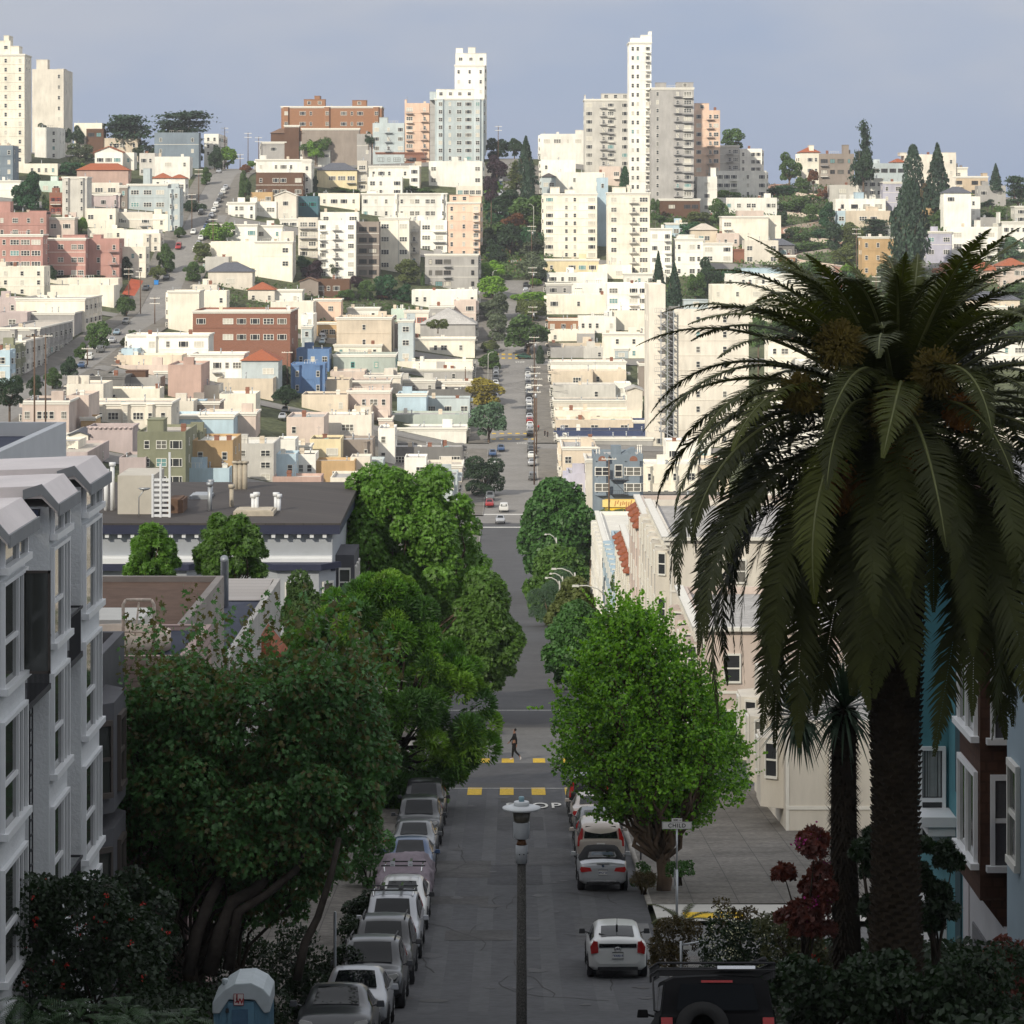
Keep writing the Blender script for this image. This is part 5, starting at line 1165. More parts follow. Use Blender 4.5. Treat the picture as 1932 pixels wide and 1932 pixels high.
TREES = '''
a 812 862 1150 1150 cypress conif D=1196 | dark spreading cypress on the ridge, left one of two
a 1188 830 1580 1100 cypress conif D=1184 vb=1250 | larger flat topped cypress with a bare pale trunk on the ridge
a 300 910 382 970 bush dark D=1200 | dark clipped shrub on the white block roof
a 478 925 545 1050 bush dark D=1200 | dark shrub between the pale tower and brown house
a 545 955 640 1080 broad dark D=1190 | dark tree left of the small brown ridge house
a 505 1085 715 1240 broad greyg | grey green round tree below the small brown ridge house
a 445 1190 620 1320 bush deep | low green palms and shrubs under the grey green tree
a 620 1215 705 1290 bush bright | small bright shrub left of the white gabled house
a 730 1235 850 1290 bush dark | dark shrub at the foot of the white gabled house
a 102 1312 322 1600 broad deep | big deep green tree at the left above the pink flats
a 310 1478 382 1610 broad mid | small green tree beside the red porches
a 70 1520 180 1590 bush dark | dark shrubs behind the pink upper tier
a 568 1640 665 1775 round bright | bright round tree right of the pink block roof
a 1250 1098 1370 1160 bush bright | bright roof garden palm below the right cypress
a 1030 1060 1200 1150 bush dark | dark shrubs between the two ridge cypresses
a 1410 1085 1540 1220 broad dark | dark tree right of the right cypress
a 1560 1110 1680 1290 broad dark | dark street tree near the top of the steep street
a 1650 1105 1785 1260 round bright | bright street tree at the top of the steep street
a 1515 1270 1605 1400 broad mid | green street tree on the upper left kerb of the steep street
a 1395 1480 1530 1600 bush dark | dark shrubs on the shaded side of the steep street
a 1528 1622 1722 1820 bush bright | bright green hedge tree on the right kerb of the steep street
a 1812 1240 1900 1310 round red | russet round tree at the top right of the steep street
a 1870 1195 1935 1260 bush bright | bright tree right at the crest of the steep street
a 1800 1300 1900 1520 broad mid | green trees beside the brown shingled house
a 1310 1712 1402 1810 round mid | round tree on the left kerb of the steep street
a 1180 1852 1325 2070 broad mid | tall green tree left of the parked red car
a 1455 1830 1600 1990 broad olive | olive tree on the right kerb below the bright hedge
e 1128 72 1248 180 round olive vb=215 | small standard tree at the steep street corner
e 1378 45 1545 205 broad mid | green tree right of the steep street lower kerb
e 876 305 1030 465 round mid | round green street tree left of the steep street foot
e 632 497 838 705 broad mid | full green street tree beside the shaded bay houses
e 440 770 590 930 broad dark | dark tree on the low shaded part of the steep street
e 320 850 470 1010 broad mid | green tree on the low shaded part of the steep street
e 200 900 330 1080 broad dark | second dark tree at the low end of the steep street
e 560 660 660 790 broad mid | green tree above the pickup on the steep street
e -40 908 185 1085 broad dark D=560 | dark tree at the left edge behind the peach house
e 336 78 442 205 broad dark | dark tree under the middle pink wing
e 902 12 1002 165 column dark | dark tree right of the pink block
e -20 215 62 305 bush mid | green shrub at the left edge
e 45 12 215 70 bush mid | flat green hedge above the small windowed cream house
e 480 135 760 165 bush mid | low hedge at the foot of the pink block
e 980 545 1030 590 bush mid | small hedge by the street left of the white flats
e 905 590 985 680 bush olive | hedge by the lower steep street
b 365 990 545 1110 bush mid D=1190 | green bush under the orange brick block
b 400 1032 500 1160 bush bright D=1185 | bright bush under the orange brick block
b 820 970 880 1060 bush dark | dark creeper beside the pale grey apartments
b 1755 1060 1890 1215 broad dark D=1195 | dark tree on the left of the central crest
b 1750 1195 1885 1360 broad purple D=1150 | upper purple leaved tree left of the central street
b 1735 1335 1845 1425 bush bright D=1110 | light green tree between the purple trees
b 1730 1350 1822 1490 broad purple D=1080 | lower purple leaved tree left of the central street
b 1150 1390 1318 1455 bush mid | green roof garden left of the blank white wall
b 575 1398 765 1450 bush mid | hedge in front of the yellow and white house
b 420 1325 470 1450 broad dark | dark tree left of the yellow and white house
b 385 1440 460 1485 bush bright | small bright shrub above the teal house
b 1110 1895 1240 1990 round deep | green garden tree left of the modern grey block
f 295 5 425 115 broad deep | green garden tree left of the tall white walk-up
f 350 38 512 195 broad purple | big purple tree below the white walk-up
f 700 148 800 248 round purple | smaller purple tree by the brown shingled house
f 535 60 650 160 broad greyg | thin grey green tree before the white walk-up
f 755 185 900 330 broad mid | green garden tree on the left of the garden clump
f 870 145 1065 330 broad deep | broad garden tree in the middle of the garden clump
f 1055 25 1245 215 broad olive | olive tree left of the modern grey block
f 1035 215 1182 345 broad deep | garden tree under the olive tree
f 618 250 745 345 round mid | round tree right of the brown shingled house
f 985 325 1080 420 bush mid | shrub right of the white rooftop storey
f 945 370 1035 470 bush greyg | grey shrub on the rooftop beside the pipes
f 905 290 990 335 round red | small round red tree in the garden
f 1240 120 1275 235 column mid | narrow green tree at the modern block's corner
f 1700 52 1858 195 round lime | upper lime green street tree of the left kerb
f 1698 165 1870 335 round lime | lower lime green street tree of the left kerb
f 1712 308 1898 490 broad greyg | upper grey leaved street tree on the left kerb
f 1758 465 1895 650 broad greyg | lower grey leaved street tree on the left kerb
f 1715 655 1822 745 round olive | small olive tree above the upper yellow crosswalk kerb
f 1688 738 1828 865 broad mid | green street tree below the upper yellow crosswalk
f 1612 948 1842 1135 broad yellow | yellow leaved street tree
f 1645 1120 1868 1390 round blueg vb=1420 | round blue green street tree beside the crosswalk
f 1598 1540 1862 1815 broad dark | dark street tree above the big sycamore
f 128 978 322 1130 round dark vb=1180 | dark round tree in the shaded lane
f 1305 450 1440 505 bush olive D=775 | spiky roof plants above the grey pitched roof
f 170 830 260 1000 column dark | dark tree left of the lower blue house
b 1745 1490 1935 1700 broad deep | deep green garden trees at the end of the central street
b 1745 1690 1935 1860 broad mid | green tree mass below the deep green garden trees
b 1745 1830 1855 1960 broad dark | dark tree left of the central stop sign
f 1745 -30 1880 60 broad dark | dark street tree above the lime trees
f 1730 -10 1790 50 round bright | bright small tree above the lime trees
c -40 1060 75 1190 round dark D=1196 | round dark tree at the central crest
c 10 1040 200 1345 cone conif D=1110 | upper conifer right of the central street
c -60 1215 110 1400 sparse olive D=1080 | sparse light conifer in the central street
c 40 1230 205 1520 cone conif D=1075 | lower conifer right of the central street
c -120 1460 90 1580 broad dark D=1062 | dark shrub mass where the central street ends
c 0 1500 235 1680 broad mid D=1056 | green trees right of the central street end
c -60 1580 110 1680 bush red D=1052 | russet flowering shrubs in the middle of the slope garden
c -110 1640 70 1790 bush mid D=1048 | green shrubs on the slope garden
c -100 1700 70 1900 round dark D=1046 | large dark round shrub on the slope garden
c 60 1660 240 1860 bush deep D=1046 | deep green shrubs before the left twin flats
c 60 1790 235 1932 broad greyg | grey green tree near the lamp pole
c 190 1640 235 1760 column olive | olive creeper beside the left twin flats
c 815 1260 890 1405 column deep D=1128 | dark green column tree left of the slender tower
c 1568 970 1755 1110 broad mid D=1195 | round tree behind the peach tower
c 1545 1410 1695 1500 bush bright | bright bushes left of the small palm
c 1484 1500 1630 1690 broad mid | pale green tree beside the tall white stair house
c 1318 1598 1505 1700 broad olive | olive garden tree right of the brown timber house
c 1370 1610 1470 1690 round purple | purple garden shrub right of the brown timber house
c 1245 1675 1430 1800 broad deep | green trees behind the pale blue house
c 1045 1500 1120 1660 broad mid | green garden tree left of the brown timber house
c 1100 1610 1260 1690 bush mid | garden hedge under the brown timber house
c 1530 1690 1590 1760 bush bright | bright shrub at the left of the large cream block
g 1030 -20 1180 330 cone conif D=905 | tall dark conifer beside the grey slab
g 1150 60 1300 330 cone conif D=900 | second dark conifer beside the grey slab
g 1400 25 1575 305 broad dark | dark grey green tree in the centre right park
g 1310 130 1460 335 broad mid | mid green tree in the centre right park
g 1560 95 1745 205 broad deep | green trees under the brown brick house
g 1786 440 1932 660 broad mid D=800 | green tree mass right of the huge blank block
g 55 0 250 195 broad greyg | big grey green street tree on the right kerb
g 140 185 215 245 round bright | small bright street tree near the parked dark car
g 35 240 262 345 bush lime | lime green hedge tree on the right kerb
g 38 342 150 470 round olive | left olive street tree under the lime hedge
g 75 350 245 500 round olive | right olive street tree under the lime hedge
g -20 478 265 700 broad mid vb=760 | broad dark street tree above the upper yellow crosswalk
g 180 680 245 820 column dark | dark street tree beside the utility pole
d 78 1160 245 1375 broad mid D=1180 | airy tree at the top of the crooked road
d 628 918 812 1345 sparse conif D=1150 | tall sparse redwood on the right ridge
d 640 1150 800 1345 broad dark D=1140 | dark bushy foot tree under the tall redwood
d 1020 1105 1170 1420 column conif D=1125 | left one of the dark conifer pair on the right ridge
d 1150 1098 1405 1520 cone conif D=1122 | right wider one of the dark conifer pair
d 925 1390 1215 1945 column conif D=1012 | great dark conifer in the middle of the right hillside
d 1658 1240 1778 1400 cone conif D=1160 | small pointed conifer near the right edge
d 1795 1320 1980 1560 cypress dark D=1120 | dark spreading tree at the right edge
d -20 1375 200 1470 bush deep | flower hedge inside the first bend of the crooked road
d 200 1340 330 1470 broad mid | green tree right of the first bend
d 40 1440 340 1590 bush mid | hedge bank below the first bend
d 300 1280 385 1370 round red D=1150 | russet tree before the modern ridge house
d 370 1380 470 1500 bush red | russet shrubs beside the grey chimneyed house
d 60 1590 150 1720 broad dark | dark shrub left of the second bend
d 260 1540 390 1680 broad mid | leaning garden tree beside the crooked road
d 375 1540 510 1720 broad deep | deep green tree left of the blue trimmed house
d 110 1690 330 1810 bush mid | hedge bank between the lower bends
d 320 1700 450 1800 bush deep | clipped hedge right of the lower bends
d 200 1800 430 1900 bush mid | lowest hedge bank of the crooked gardens
d 430 1680 560 1900 broad dark | dark tree right of the lowest hedge bank
d 530 1680 720 1890 broad olive | tall olive tree left of the apricot house
d 480 1840 670 2000 broad olive | lower olive tree left of the apricot house
d 700 1650 925 1790 cypress dark | dark feathery tree above the apricot house
d 860 1880 1090 2080 broad greyg | large grey green tree right of the apricot house
d 1205 1590 1345 1730 broad mid | green tree right of the great dark conifer
d 1300 1680 1380 1780 bush mid | shrub above the blue grey house
d 1240 1540 1330 1640 broad olive | olive tree below the orange house
d 1590 1540 1770 1650 bush mid | green bank under the grey boxy house
d 1745 1790 1935 1960 broad blueg | blue green round tree at the right edge
d 1600 1490 1700 1560 bush dark | dark shrubs at the foot of the tan house
h 205 40 425 200 broad mid | green tree left of the parked car queue
h 330 180 480 420 broad deep | tree mass left of the parked car queue
h 545 55 675 150 round bright | bright small tree at the foot of the crooked road
h 560 150 760 430 broad deep | trees right of the parked car queue
h 815 60 1030 270 broad greyg | grey green tree in the right park
h 1000 90 1235 290 broad greyg | second grey green tree in the right park
h 780 250 1000 430 bush mid | green shrubs of the right park
h 1230 60 1450 190 broad red | russet tree in the right park
h 1420 40 1560 230 broad deep | deep green tree left of the rosy villa
h 1290 180 1540 300 bush mid | green hedges beneath the russet tree
h 1060 290 1290 420 bush deep | shrubs beside the blue black hipped cottage
h 1780 200 1960 330 broad mid | green tree before the larger rosy villa
h 1830 480 1960 650 broad mid | green tree at the right edge behind the fronds
h 1780 570 1900 640 bush mid | shrub at the right edge behind the fronds
h -20 480 240 640 broad mid D=830 | tree behind the left palm fronds
h 1840 1230 1960 1500 broad mid D=640 | green tree behind the lower right fronds
z 1000 1075 1095 1190 broad blueg D=290 lod=2 | pale grey green tree below the street lamps
z 1165 1045 1215 1140 bush mid D=300 lod=1 | small garden shrub by the red roof tiles
z 530 1085 640 1200 broad mid D=150 lod=1 | leafy shrub beside the bay windowed house
z 620 930 700 1010 broad bright D=205 lod=1 | leafy branch tree at the black roof corner
'''
for ln in TREES.strip().splitlines():
 a, b = ln.split('|'); tree(a.strip(), b.strip())
small_palm('c 1662 1268 1822 1420 1480', 'palm with a round crown before the white house row')
small_palm('z 1120 935 1192 1010 1040 560', 'dark palm beside the yellow shop front', 40)
# hillside undergrowth that nobody could count
def undergrowth():
 rg = np.random.default_rng(9); P_ = []
 for (xa, xb, ya, yb, n) in ((75, 135, 1020, 1195, 9000), (-14, 14, 1012, 1120, 4500), (118, 200, 880, 1010, 4000), (-95, -30, 900, 960, 1500), (40, 94, 1060, 1160, 3500), (135, 235, 1010, 1190, 4500), (40, 90, 940, 1030, 2500)):
  for k in range(n):
   x, y = rg.uniform(xa, xb), rg.uniform(ya, yb)
   if 1022 < y < 1197 and xa == 75:
    t = (y-1022)/175
    if abs(x - (105 + 10.5*math.sin(t*PI*8)*min(1, 8*t, 8*(1-t)))) < 3.3: continue
   P_.append((x, y, TZ(x, y) + rg.random()*1.1))
 c = np.array(P_); d = rg.normal(size=c.shape); d[:, 2] = abs(d[:, 2])
 me = np_mesh('undergrowth', leaf_cloud(c, d, .95, DIAMOND, rg), 4, [LEAF['mid']]); o = link('undergrowth', me); tag(o, 'green garden planting covering the slopes', 'undergrowth', kind='stuff')
 c2 = c[rg.choice(len(c), 900)] + np.array([0, 0, .5]); me = np_mesh('flowers', leaf_cloud(c2, d[:900], .5, DIAMOND, rg), 4, [mat('rosy_flowers', (.45,.10,.10), .7, .2, .3, 1)]); tag(link('flowers', me), 'rosy flowers in the slope gardens', 'flowers', kind='stuff')
undergrowth()
# ================================================================== FOREGROUND BUILDINGS
STU = mat('white_rough_stucco', (.70,.715,.72), .92, .2, .06, 1.2, bump=.9)
WPAINT = mat('white_gloss_paint', (.78,.79,.80), .45, .4, .03, 2)
REFL = mat('reflecting_window_glass', (.05,.055,.05), .06, .9, 0, 1)
GREYF = mat('grey_fascia_board', (.26,.265,.27), .7, .3, .08, 2)
NAVYF = mat('navy_fascia_board', (.035,.04,.075), .6, .3, .08, 2)
ROSE = mat('rosy_roof_membrane', (.80,.73,.70), .9, .2, .10, .5)
def white_bays():
 root = empty('apartment_building', (-10.3, 48, 42)); tag(root, 'white stucco apartment building with three tall glazed bays, cut by the left edge', 'apartment building')
 X = lambda x: x + 10.3; Y = lambda y: y - 48; Z = lambda z: z - 42
 mb = MB(); mb.box(X(-24), X(-10.35), Y(50), Y(70.9), 0, Z(59.9)); mb.build('wall', STU, root)
 mb = MB(); mb.box(X(-24), X(-10.3), Y(50), Y(71.2), Z(59.903), Z(60.05)); mb.build('roof', ROSE, root)
 for i, (a, b) in enumerate(((57.0, 60.1), (63.2, 65.8), (67.9, 70.9))):
  wins = [(59.45, 60.05), (57.2, 59.25), (54.5, 56.65), (51.75, 53.9), (49.0, 51.2), (46.2, 48.4)]
  mb = MB(); mb.box(X(-10.345), X(-9.52), Y(a), Y(b), Z(44), Z(60.1))
  for q in range(1, len(wins)): pass
  bay = mb.build('bay', STU, root)
  za = 44
  for (z0, z1) in wins:
   fr = MB(); y0, y1 = Y(a)+.14, Y(b)-.14; x = X(-9.515)
   t = .08
   fr.box(x, x+.09, y0, y1, Z(z1)-t, Z(z1)); fr.box(x, x+.16, y0-.05, y1+.05, Z(z0)-.05, Z(z0)+t)
   for yy in (y0, y1-t): fr.box(x, x+.09, yy, yy+t, Z(z0)+t, Z(z1)-t)
   ym = y0 + (y1-y0)*.60; ym2 = y0 + (y1-y0)*.80; fr.box(x, x+.08, ym, ym+.09, Z(z0)+t, Z(z1)-t)
   if z1 - z0 > 1: fr.box(x, x+.07, y0+t, ym, Z(z0)+(z1-z0)*.42, Z(z0)+(z1-z0)*.42+.08); fr.box(x, x+.075, ym2, ym2+.07, Z(z0)+t, Z(z1)-t)
   wo = fr.build('window', WPAINT, bay); g = MB(); g.add([(x+.02, y0+t, Z(z0)+t), (x+.02, y1-t, Z(z0)+t), (x+.02, y1-t, Z(z1)-t), (x+.02, y0+t, Z(z1)-t)], [(0,1,2,3)]); g.build('pane', REFL, bay)
  mb = MB(); mb.prism([(X(-21), Z(60.12)), (X(-9.62), Z(60.56)), (X(-9.30), Z(60.16)), (X(-9.30), Z(59.98)), (X(-9.62), Z(60.30)), (X(-21), Z(60.06))], 'y', Y(a)-.3, Y(b)+.2)
  mb.build('bay_roof', ROSE, root)
  mb = MB(); mb.prism([(X(-10.0), Z(60.48)), (X(-9.62), Z(60.60)), (X(-9.26), Z(60.18)), (X(-9.26), Z(60.0)), (X(-9.62), Z(60.38)), (X(-10.0), Z(60.28))], 'y', Y(a)-.36, Y(a)-.302); mb.box(X(-9.30)+.002, X(-9.25), Y(a)-.3, Y(b)+.2, Z(59.94), Z(60.19)); mb.build('fascia', GREYF, root)
  mb = MB(); mb.box(X(-21), X(-9.7), Y(a)-.28, Y(a)-.003, Z(59.76), Z(60.058)); mb.build('navy_fascia', NAVYF, root)
 for y0, y1, zz in ((60.2, 63.1, (56.5, 51.0, 47.0)), (65.9, 67.8, (56.5, 51.0))):   # iron balconies and ladders between the bays
  for z in zz:
   mb = MB(); mb.box(X(-10.3), X(-9.46), Y(y0), Y(y1), Z(z)-.12, Z(z))
   for k in range(int((y1-y0)/.16)): mb.box(X(-9.49), X(-9.47), Y(y0)+k*.16, Y(y0)+k*.16+.02, Z(z), Z(z)+.95)
   mb.box(X(-9.50), X(-9.46), Y(y0), Y(y1), Z(z)+.95, Z(z)+1.0); mb.box(X(-10.3), X(-9.5), Y(y1)-.03, Y(y1), Z(z)+.95, Z(z)+1.0); mb.build('balcony', IRON, root)
   mb = MB(); mb.box(X(-10.345), X(-10.30), Y(y0)+.6, Y(y0)+1.7, Z(z), Z(z)+2.1); mb.build('balcony_door', FR_D, root)
 mb = MB()
 for s in (0, .35): mb.box(X(-9.62), X(-9.59), Y(61.2)+s, Y(61.2)+s+.03, Z(45), Z(56.4))
 for k in range(38): mb.box(X(-9.62), X(-9.59), Y(61.2), Y(61.58), Z(45)+k*.3, Z(45)+k*.3+.025)
 mb.build('ladder', IRON, root)
 mb = MB(); y = Y(59.6); x = X(-9.5)
 for (a, b, c, d) in ((0, .55, 0, .05), (0, .55, 1.95, 2.0), (0, .05, 0, 2.0), (.50, .55, 0, 2.0)): mb.box(x+a, x+b, y, y+.05, Z(57.2)+c, Z(57.2)+d)
 mb.build('open_casement', FR_D, root); mb = MB(); mb.box(x+.05, x+.5, y+.02, y+.03, Z(57.25), Z(59.15)); mb.build('casement_glass', REFL, root)
white_bays()
def simple_block(name, label, x0, x1, y0, y1, zt, m, rm, cat='building', par=.45):
 base = min(TZ(x0, y0), TZ(x1, y1)) - .6; xc = (x0+x1)/2
 root = empty(name, (xc, y0, base)); tag(root, label, cat); W = x1-x0; H = zt-base
 body_mesh(W, y1-y0, 0, H, par).build('wall', m, root)
 mb = MB(); mb.box(-W/2+.25, W/2-.25, .25, y1-y0-.25, H-par-.4, H-par); mb.build('roof', rm, root)
 return root, W, y1-y0, H
# pale building at the far left behind the white bays
r_, W_, d_, H_ = simple_block('house', 'white house with a dark blue roof at the left picture edge', -24, -14.5, 86, 100, zat(858, 86), mat('cool_white_paint', (.58,.59,.60), .8, .3, .05, 1), R_NAVY, 'house')
# dark grey shaded house between the white bays and the pink boarded house
DG = mat('dark_grey_house_paint', (.12,.12,.13), .85, .3, .12, 1); PK = boards('pink_lap_siding', (.50,.36,.33), (.47,.34,.31), 'z', 1, sx=30, sy=.22, mortar=.10, offset=0)
r_, W_, d_, H_ = simple_block('house', 'dark grey shaded house squeezed behind the white bays', -24, -10.4, 73, 82.5, zat(1215, 80), DG, R_BROWN, 'house')
for k in range(3):
 z = H_ - 2.2 - k*3.1; mb = MB(); mb.prism([(W_/2+.002, 2.0), (W_/2+.6, 2.7), (W_/2+.6, 5.0), (W_/2+.002, 5.7)], 'z', z-1.35, z+1.35); mb.build('bay', DG, r_); window(r_, 's', 0, z, 1.1, 1.9, 3.85, FR_D, REFL, PI/2, W_/2+.603); window(r_, 's', 0, z, .6, 1.9, 2.35, FR_D, REFL, PI/2-.86, W_/2+.32)
r_, W_, d_, H_ = simple_block('house', 'pink boarded house with a flat navy roof and rounded parapet', -23, -8.8, 83.4, 90, zat(1238, 83.4), PK, R_NAVY, 'house', par=.15)
mb = MB(); mb.lathe([(1.5, 0), (1.5, .5), (1.35, .5), (1.35, .05)], (W_/2-2.2, 2.2, H_-.1), 32); mb.build('round_parapet', mat('cream_parapet_paint', (.62,.52,.43), .85, .2, .15, 2), r_)
mb = MB(); q = (-W_/2+12.3, 1.2, H_)
for dx in (0, .85): mb.tube([(q[0]+dx, q[1], q[2]-.1), (q[0]+dx, q[1], q[2]+1.25), (q[0]+dx+(.08 if dx == 0 else -.08), q[1], q[2]+1.38)], .045, 8)
mb.tube([(q[0]+.08, q[1], q[2]+1.38), (q[0]+.77, q[1], q[2]+1.38)], .045, 8); mb.tube([(q[0]+.3, q[1], q[2]+.1), (q[0]+.42, q[1]+.1, q[2]+1.3)], .03, 6)
for k in range(2): mb.tube([(q[0], q[1], q[2]+.25+k*.25), (q[0]+.85, q[1], q[2]+.25+k*.25)], .03, 6)
mb.build('ladder_hoop', mat('peeling_cream_metal', (.62,.52,.44), .8, .3, .3, 8), r_)
mb = MB(); mb.box(W_/2-6.9, W_/2-5.7, 3, 5, H_-.1, H_+.35); mb.build('skylight', METAL, r_)
r_, W_, d_, H_ = simple_block('house', 'brown grey roofed house behind the pink boarded house', -26, -10.4, 93, 111, zat(1160, 100), mat('dull_beige_wall', (.34,.30,.27), .9, .2, .12, 1), R_BROWN, 'house', par=.2)
for (a, b, c, d, h, m_) in ((-3, 1, 3, 7, .5, R_DARK), (1.5, 4.6, 5.5, 9, .35, R_GREY), (4.0, 6.8, 1.5, 4.5, .55, TRIM)):
 mb = MB(); mb.box(a, b, c, d, H_-.2, H_+h); mb.build('roof_box', [m_], r_)
mb = MB(); mb.lathe([(.14, 0), (.14, .45), (.38, .45), (.05, .68)], (2.2, 10, H_-.2), 16); mb.build('vent_cap', METAL, r_)
r_, W_, d_, H_ = simple_block('house', 'long navy roofed house with a pale boarded parapet', -34, -10.4, 113, 138, zat(1094, 137.5), mat('pale_weathered_render', (.44,.42,.39), .9, .2, .12, 1), R_NAVY, 'house', par=.35)
mb = MB(); mb.add([(-W_/2+4, 19.5, H_-.3), (W_/2-.3, 19.5, H_-.3), (W_/2-.3, 24.6, H_+.05), (-W_/2+4, 24.6, H_+.05)], [(0,1,2,3)]); mb.build('boarded_roof_slope', boards('pale_boards', (.42,.39,.37), (.38,.35,.33), 'xy', 1, sx=40, sy=.05), r_)
mb = MB(); mb.add([(-W_/2+1.5, 16, H_-.3), (-W_/2+7.5, 16, H_-.3), (-W_/2+7.5, 19.6, H_+.9), (-W_/2+1.5, 19.6, H_+.9)], [(0,1,2,3)]); mb.box(-W_/2+1.4, -W_/2+7.6, 19.6, 22, H_-.4, H_+.9); mb.build('roof_skirt', mat('blue_grey_wall', (.26,.31,.37), .8, .3, .1, 1), r_)
mb = MB(); mb.tube([(W_/2-1.8, 17.5, H_-.3), (W_/2-1.8, 17.5, H_+1.6), (W_/2-1.8, 17.3, H_+1.75)], .17, 12); mb.build('flue_pipe', METAL, r_)
mb = MB(); mb.lathe([(.12, 0), (.12, .5), (.4, .5), (.05, .72)], (W_/2-4.5, 5, H_-.4), 16); mb.build('vent_cap', METAL, r_)
mb = MB(); mb.add([(W_/2+.003, 14.5, H_-1.1), (W_/2+.9, 15, H_-2.1), (W_/2+.9, 17.6, H_-2.1), (W_/2+.003, 18.1, H_-1.1), (W_/2+.003, 14.5, H_-2.1), (W_/2+.003, 18.1, H_-2.1)], [(0,1,2,3),(0,4,1),(3,2,5)]); mb.build('tiled_hood', R_TILE, r_)
for yy in (16.3, 10, 5): window(r_, 's', 0, H_-3.2, 1.1, 1.7, yy, rz=PI/2, xx=W_/2+.003)
# corner house with the black roof
def black_roof():
 x0, x1, y0, y1 = -40, -10.4, 178, 200; zt = zat(986, 178); base = TZ(-12, 178)-1; H = zt-base; W = x1-x0; xc = (x0+x1)/2; d = y1-y0
 root = empty('corner_house', (xc, y0, base)); tag(root, 'big grey corner house with a black tar roof and dentilled cornice', 'house')
 G = mat('cool_grey_house_paint', (.40,.42,.45), .8, .3, .06, 1); G2 = mat('charcoal_house_paint', (.09,.09,.10), .8, .3, .08, 1)
 mb = body_mesh(W, d, 0, H, .0); mb.build('wall', G, root)
 mb = MB(); mb.add([(-W/2-.3,-.5,H+.02),(W/2+.5,-.5,H+.02),(W/2+.5,d+.3,H+.45),(-W/2-.3,d+.3,H+.45),(-W/2-.3,-.5,H-.1),(W/2+.5,-.5,H-.1),(W/2+.5,d+.3,H-.1),(-W/2-.3,d+.3,H-.1)], [(0,1,2,3),(4,7,6,5),(0,4,5,1),(1,5,6,2),(2,6,7,3),(3,7,4,0)]); mb.build('roof', boards('black_roll_roofing', (.07,.062,.06), (.085,.075,.07), 'xy', 1, sx=1.1, sy=40, mortar=.0006), root)
 mb = MB(); mb.box(-W/2-.3, W/2+.45, -.48, -.003, H-.62, H-.103); mb.box(W/2+.003, W/2+.45, .002, d, H-.62, H-.103); mb.build('navy_cornice', NAVYF, root)
 mb = MB()
 for k in range(40): mb.box(-W/2+.2+k*.74, -W/2+.42+k*.74, -.4, -.003, H-.84, H-.625)
 mb.build('dentils', WPAINT, root)
 mb = MB(); mb.box(-W/2, W/2, -.35, -.003, H-2.35, H-2.05); mb.box(-W/2, W/2, -.25, -.003, H-2.047, H-1.9); mb.build('string_course', WPAINT, root)
 mb = MB(); mb.box(-W/2, W/2+.2, -.4, -.003, H-2.75, H-2.353); mb.build('navy_band', NAVYF, root)
 for cx in (W/2-1.9, W/2-9.5, W/2-17):                 # canted bays
  mb = MB(); mb.prism([(cx-2.1, -.002), (cx-1.2, -1.3), (cx+1.2, -1.3), (cx+2.1, -.002)], 'z', 1.5, H-2.6); bay = mb.build('bay', G, root)
  mb = MB(); mb.prism([(cx-2.4, -.003), (cx-1.35, -1.6), (cx+1.35, -1.6), (cx+2.4, -.003)], 'z', H-2.597, H-2.25); mb.build('bay_cornice', NAVYF, root)
  for f_ in range(3):
   z = H - 4.2 - f_*3.2
   for sx, wz in ((cx, 1.35),): window(bay, 'p', sx, z, 1.5, 1.8, -1.303, FR_W, REFL)
   window(bay, 's', cx+1.65, z, .95, 1.8, -.68, FR_W, REFL, .965); window(bay, 's', cx-1.65, z, .95, 1.8, -.68, FR_W, REFL, -.965)
 mb = MB(); mb.box(W/2+.003, W/2+1.1, 3, 9, 2, H-2.2); mb.build('street_bay', G2, root)
 for yy in (4.2, 6.0, 7.8):
  for f_ in range(3): window(root, 's', 0, H-3.8-f_*3.1, .9, 1.7, yy, FR_W, REFL, PI/2, W/2+1.105)
 window(root, 's', W/2+.55, H-3.8, .7, 1.7, 2.997, FR_W, REFL); window(root, 's', W/2+.55, H-6.9, .7, 1.7, 2.997, FR_W, REFL)
 px = lambda u, D: (u-U0)*D/F - xc
 clay = mat('clay_flue_render', (.50,.44,.35), .9, .2, .15, 3)
 for u, v in ((445, 937), (453, 940), (462, 936)):
  mb = MB(); x = px(u, 196); mb.tube([(x, 18, H), (x, 18, H+2.0)], .17, 10); mb.tube([(x, 18, H+2.0), (x, 18, H+2.15)], .26, 10); mb.build('chimney_pot', clay, root)
 for u, D, h, m_ in ((396, 184, 1.6, METAL), (398, 193, 1.0, METAL), (437, 186, 1.3, clay), (478, 183, 1.0, WPAINT), (484, 183, 1.1, WPAINT), (521, 184, 1.0, WPAINT), (526, 184, .9, WPAINT), (290, 184, 1.9, WPAINT), (200, 184, 2.4, WPAINT), (212, 184, 2.8, WPAINT)):
  mb = MB(); x = px(u, D); mb.tube([(x, D-178, H-.1), (x, D-178, H+h)], .13, 8); mb.tube([(x, D-178, H+h), (x, D-178, H+h+.22)], .2, 8); mb.build('vent_pipe', m_, root)
 for (u0, u1, D, h, m_) in ((357, 396, 190, .45, METAL), (315, 345, 182.5, .9, R_BROWN), (440, 516, 181, .35, clay), (236, 296, 196, .5, R_BROWN)):
  mb = MB(); mb.box(px(u0, D), px(u1, D), D-178, D-175.4, H-.1, H+h); mb.box(px(u0, D)+.15, px(u1, D)-.15, D-177.85, D-175.55, H+h+.002, H+h+.06, 0); mb.build('skylight', m_, root)
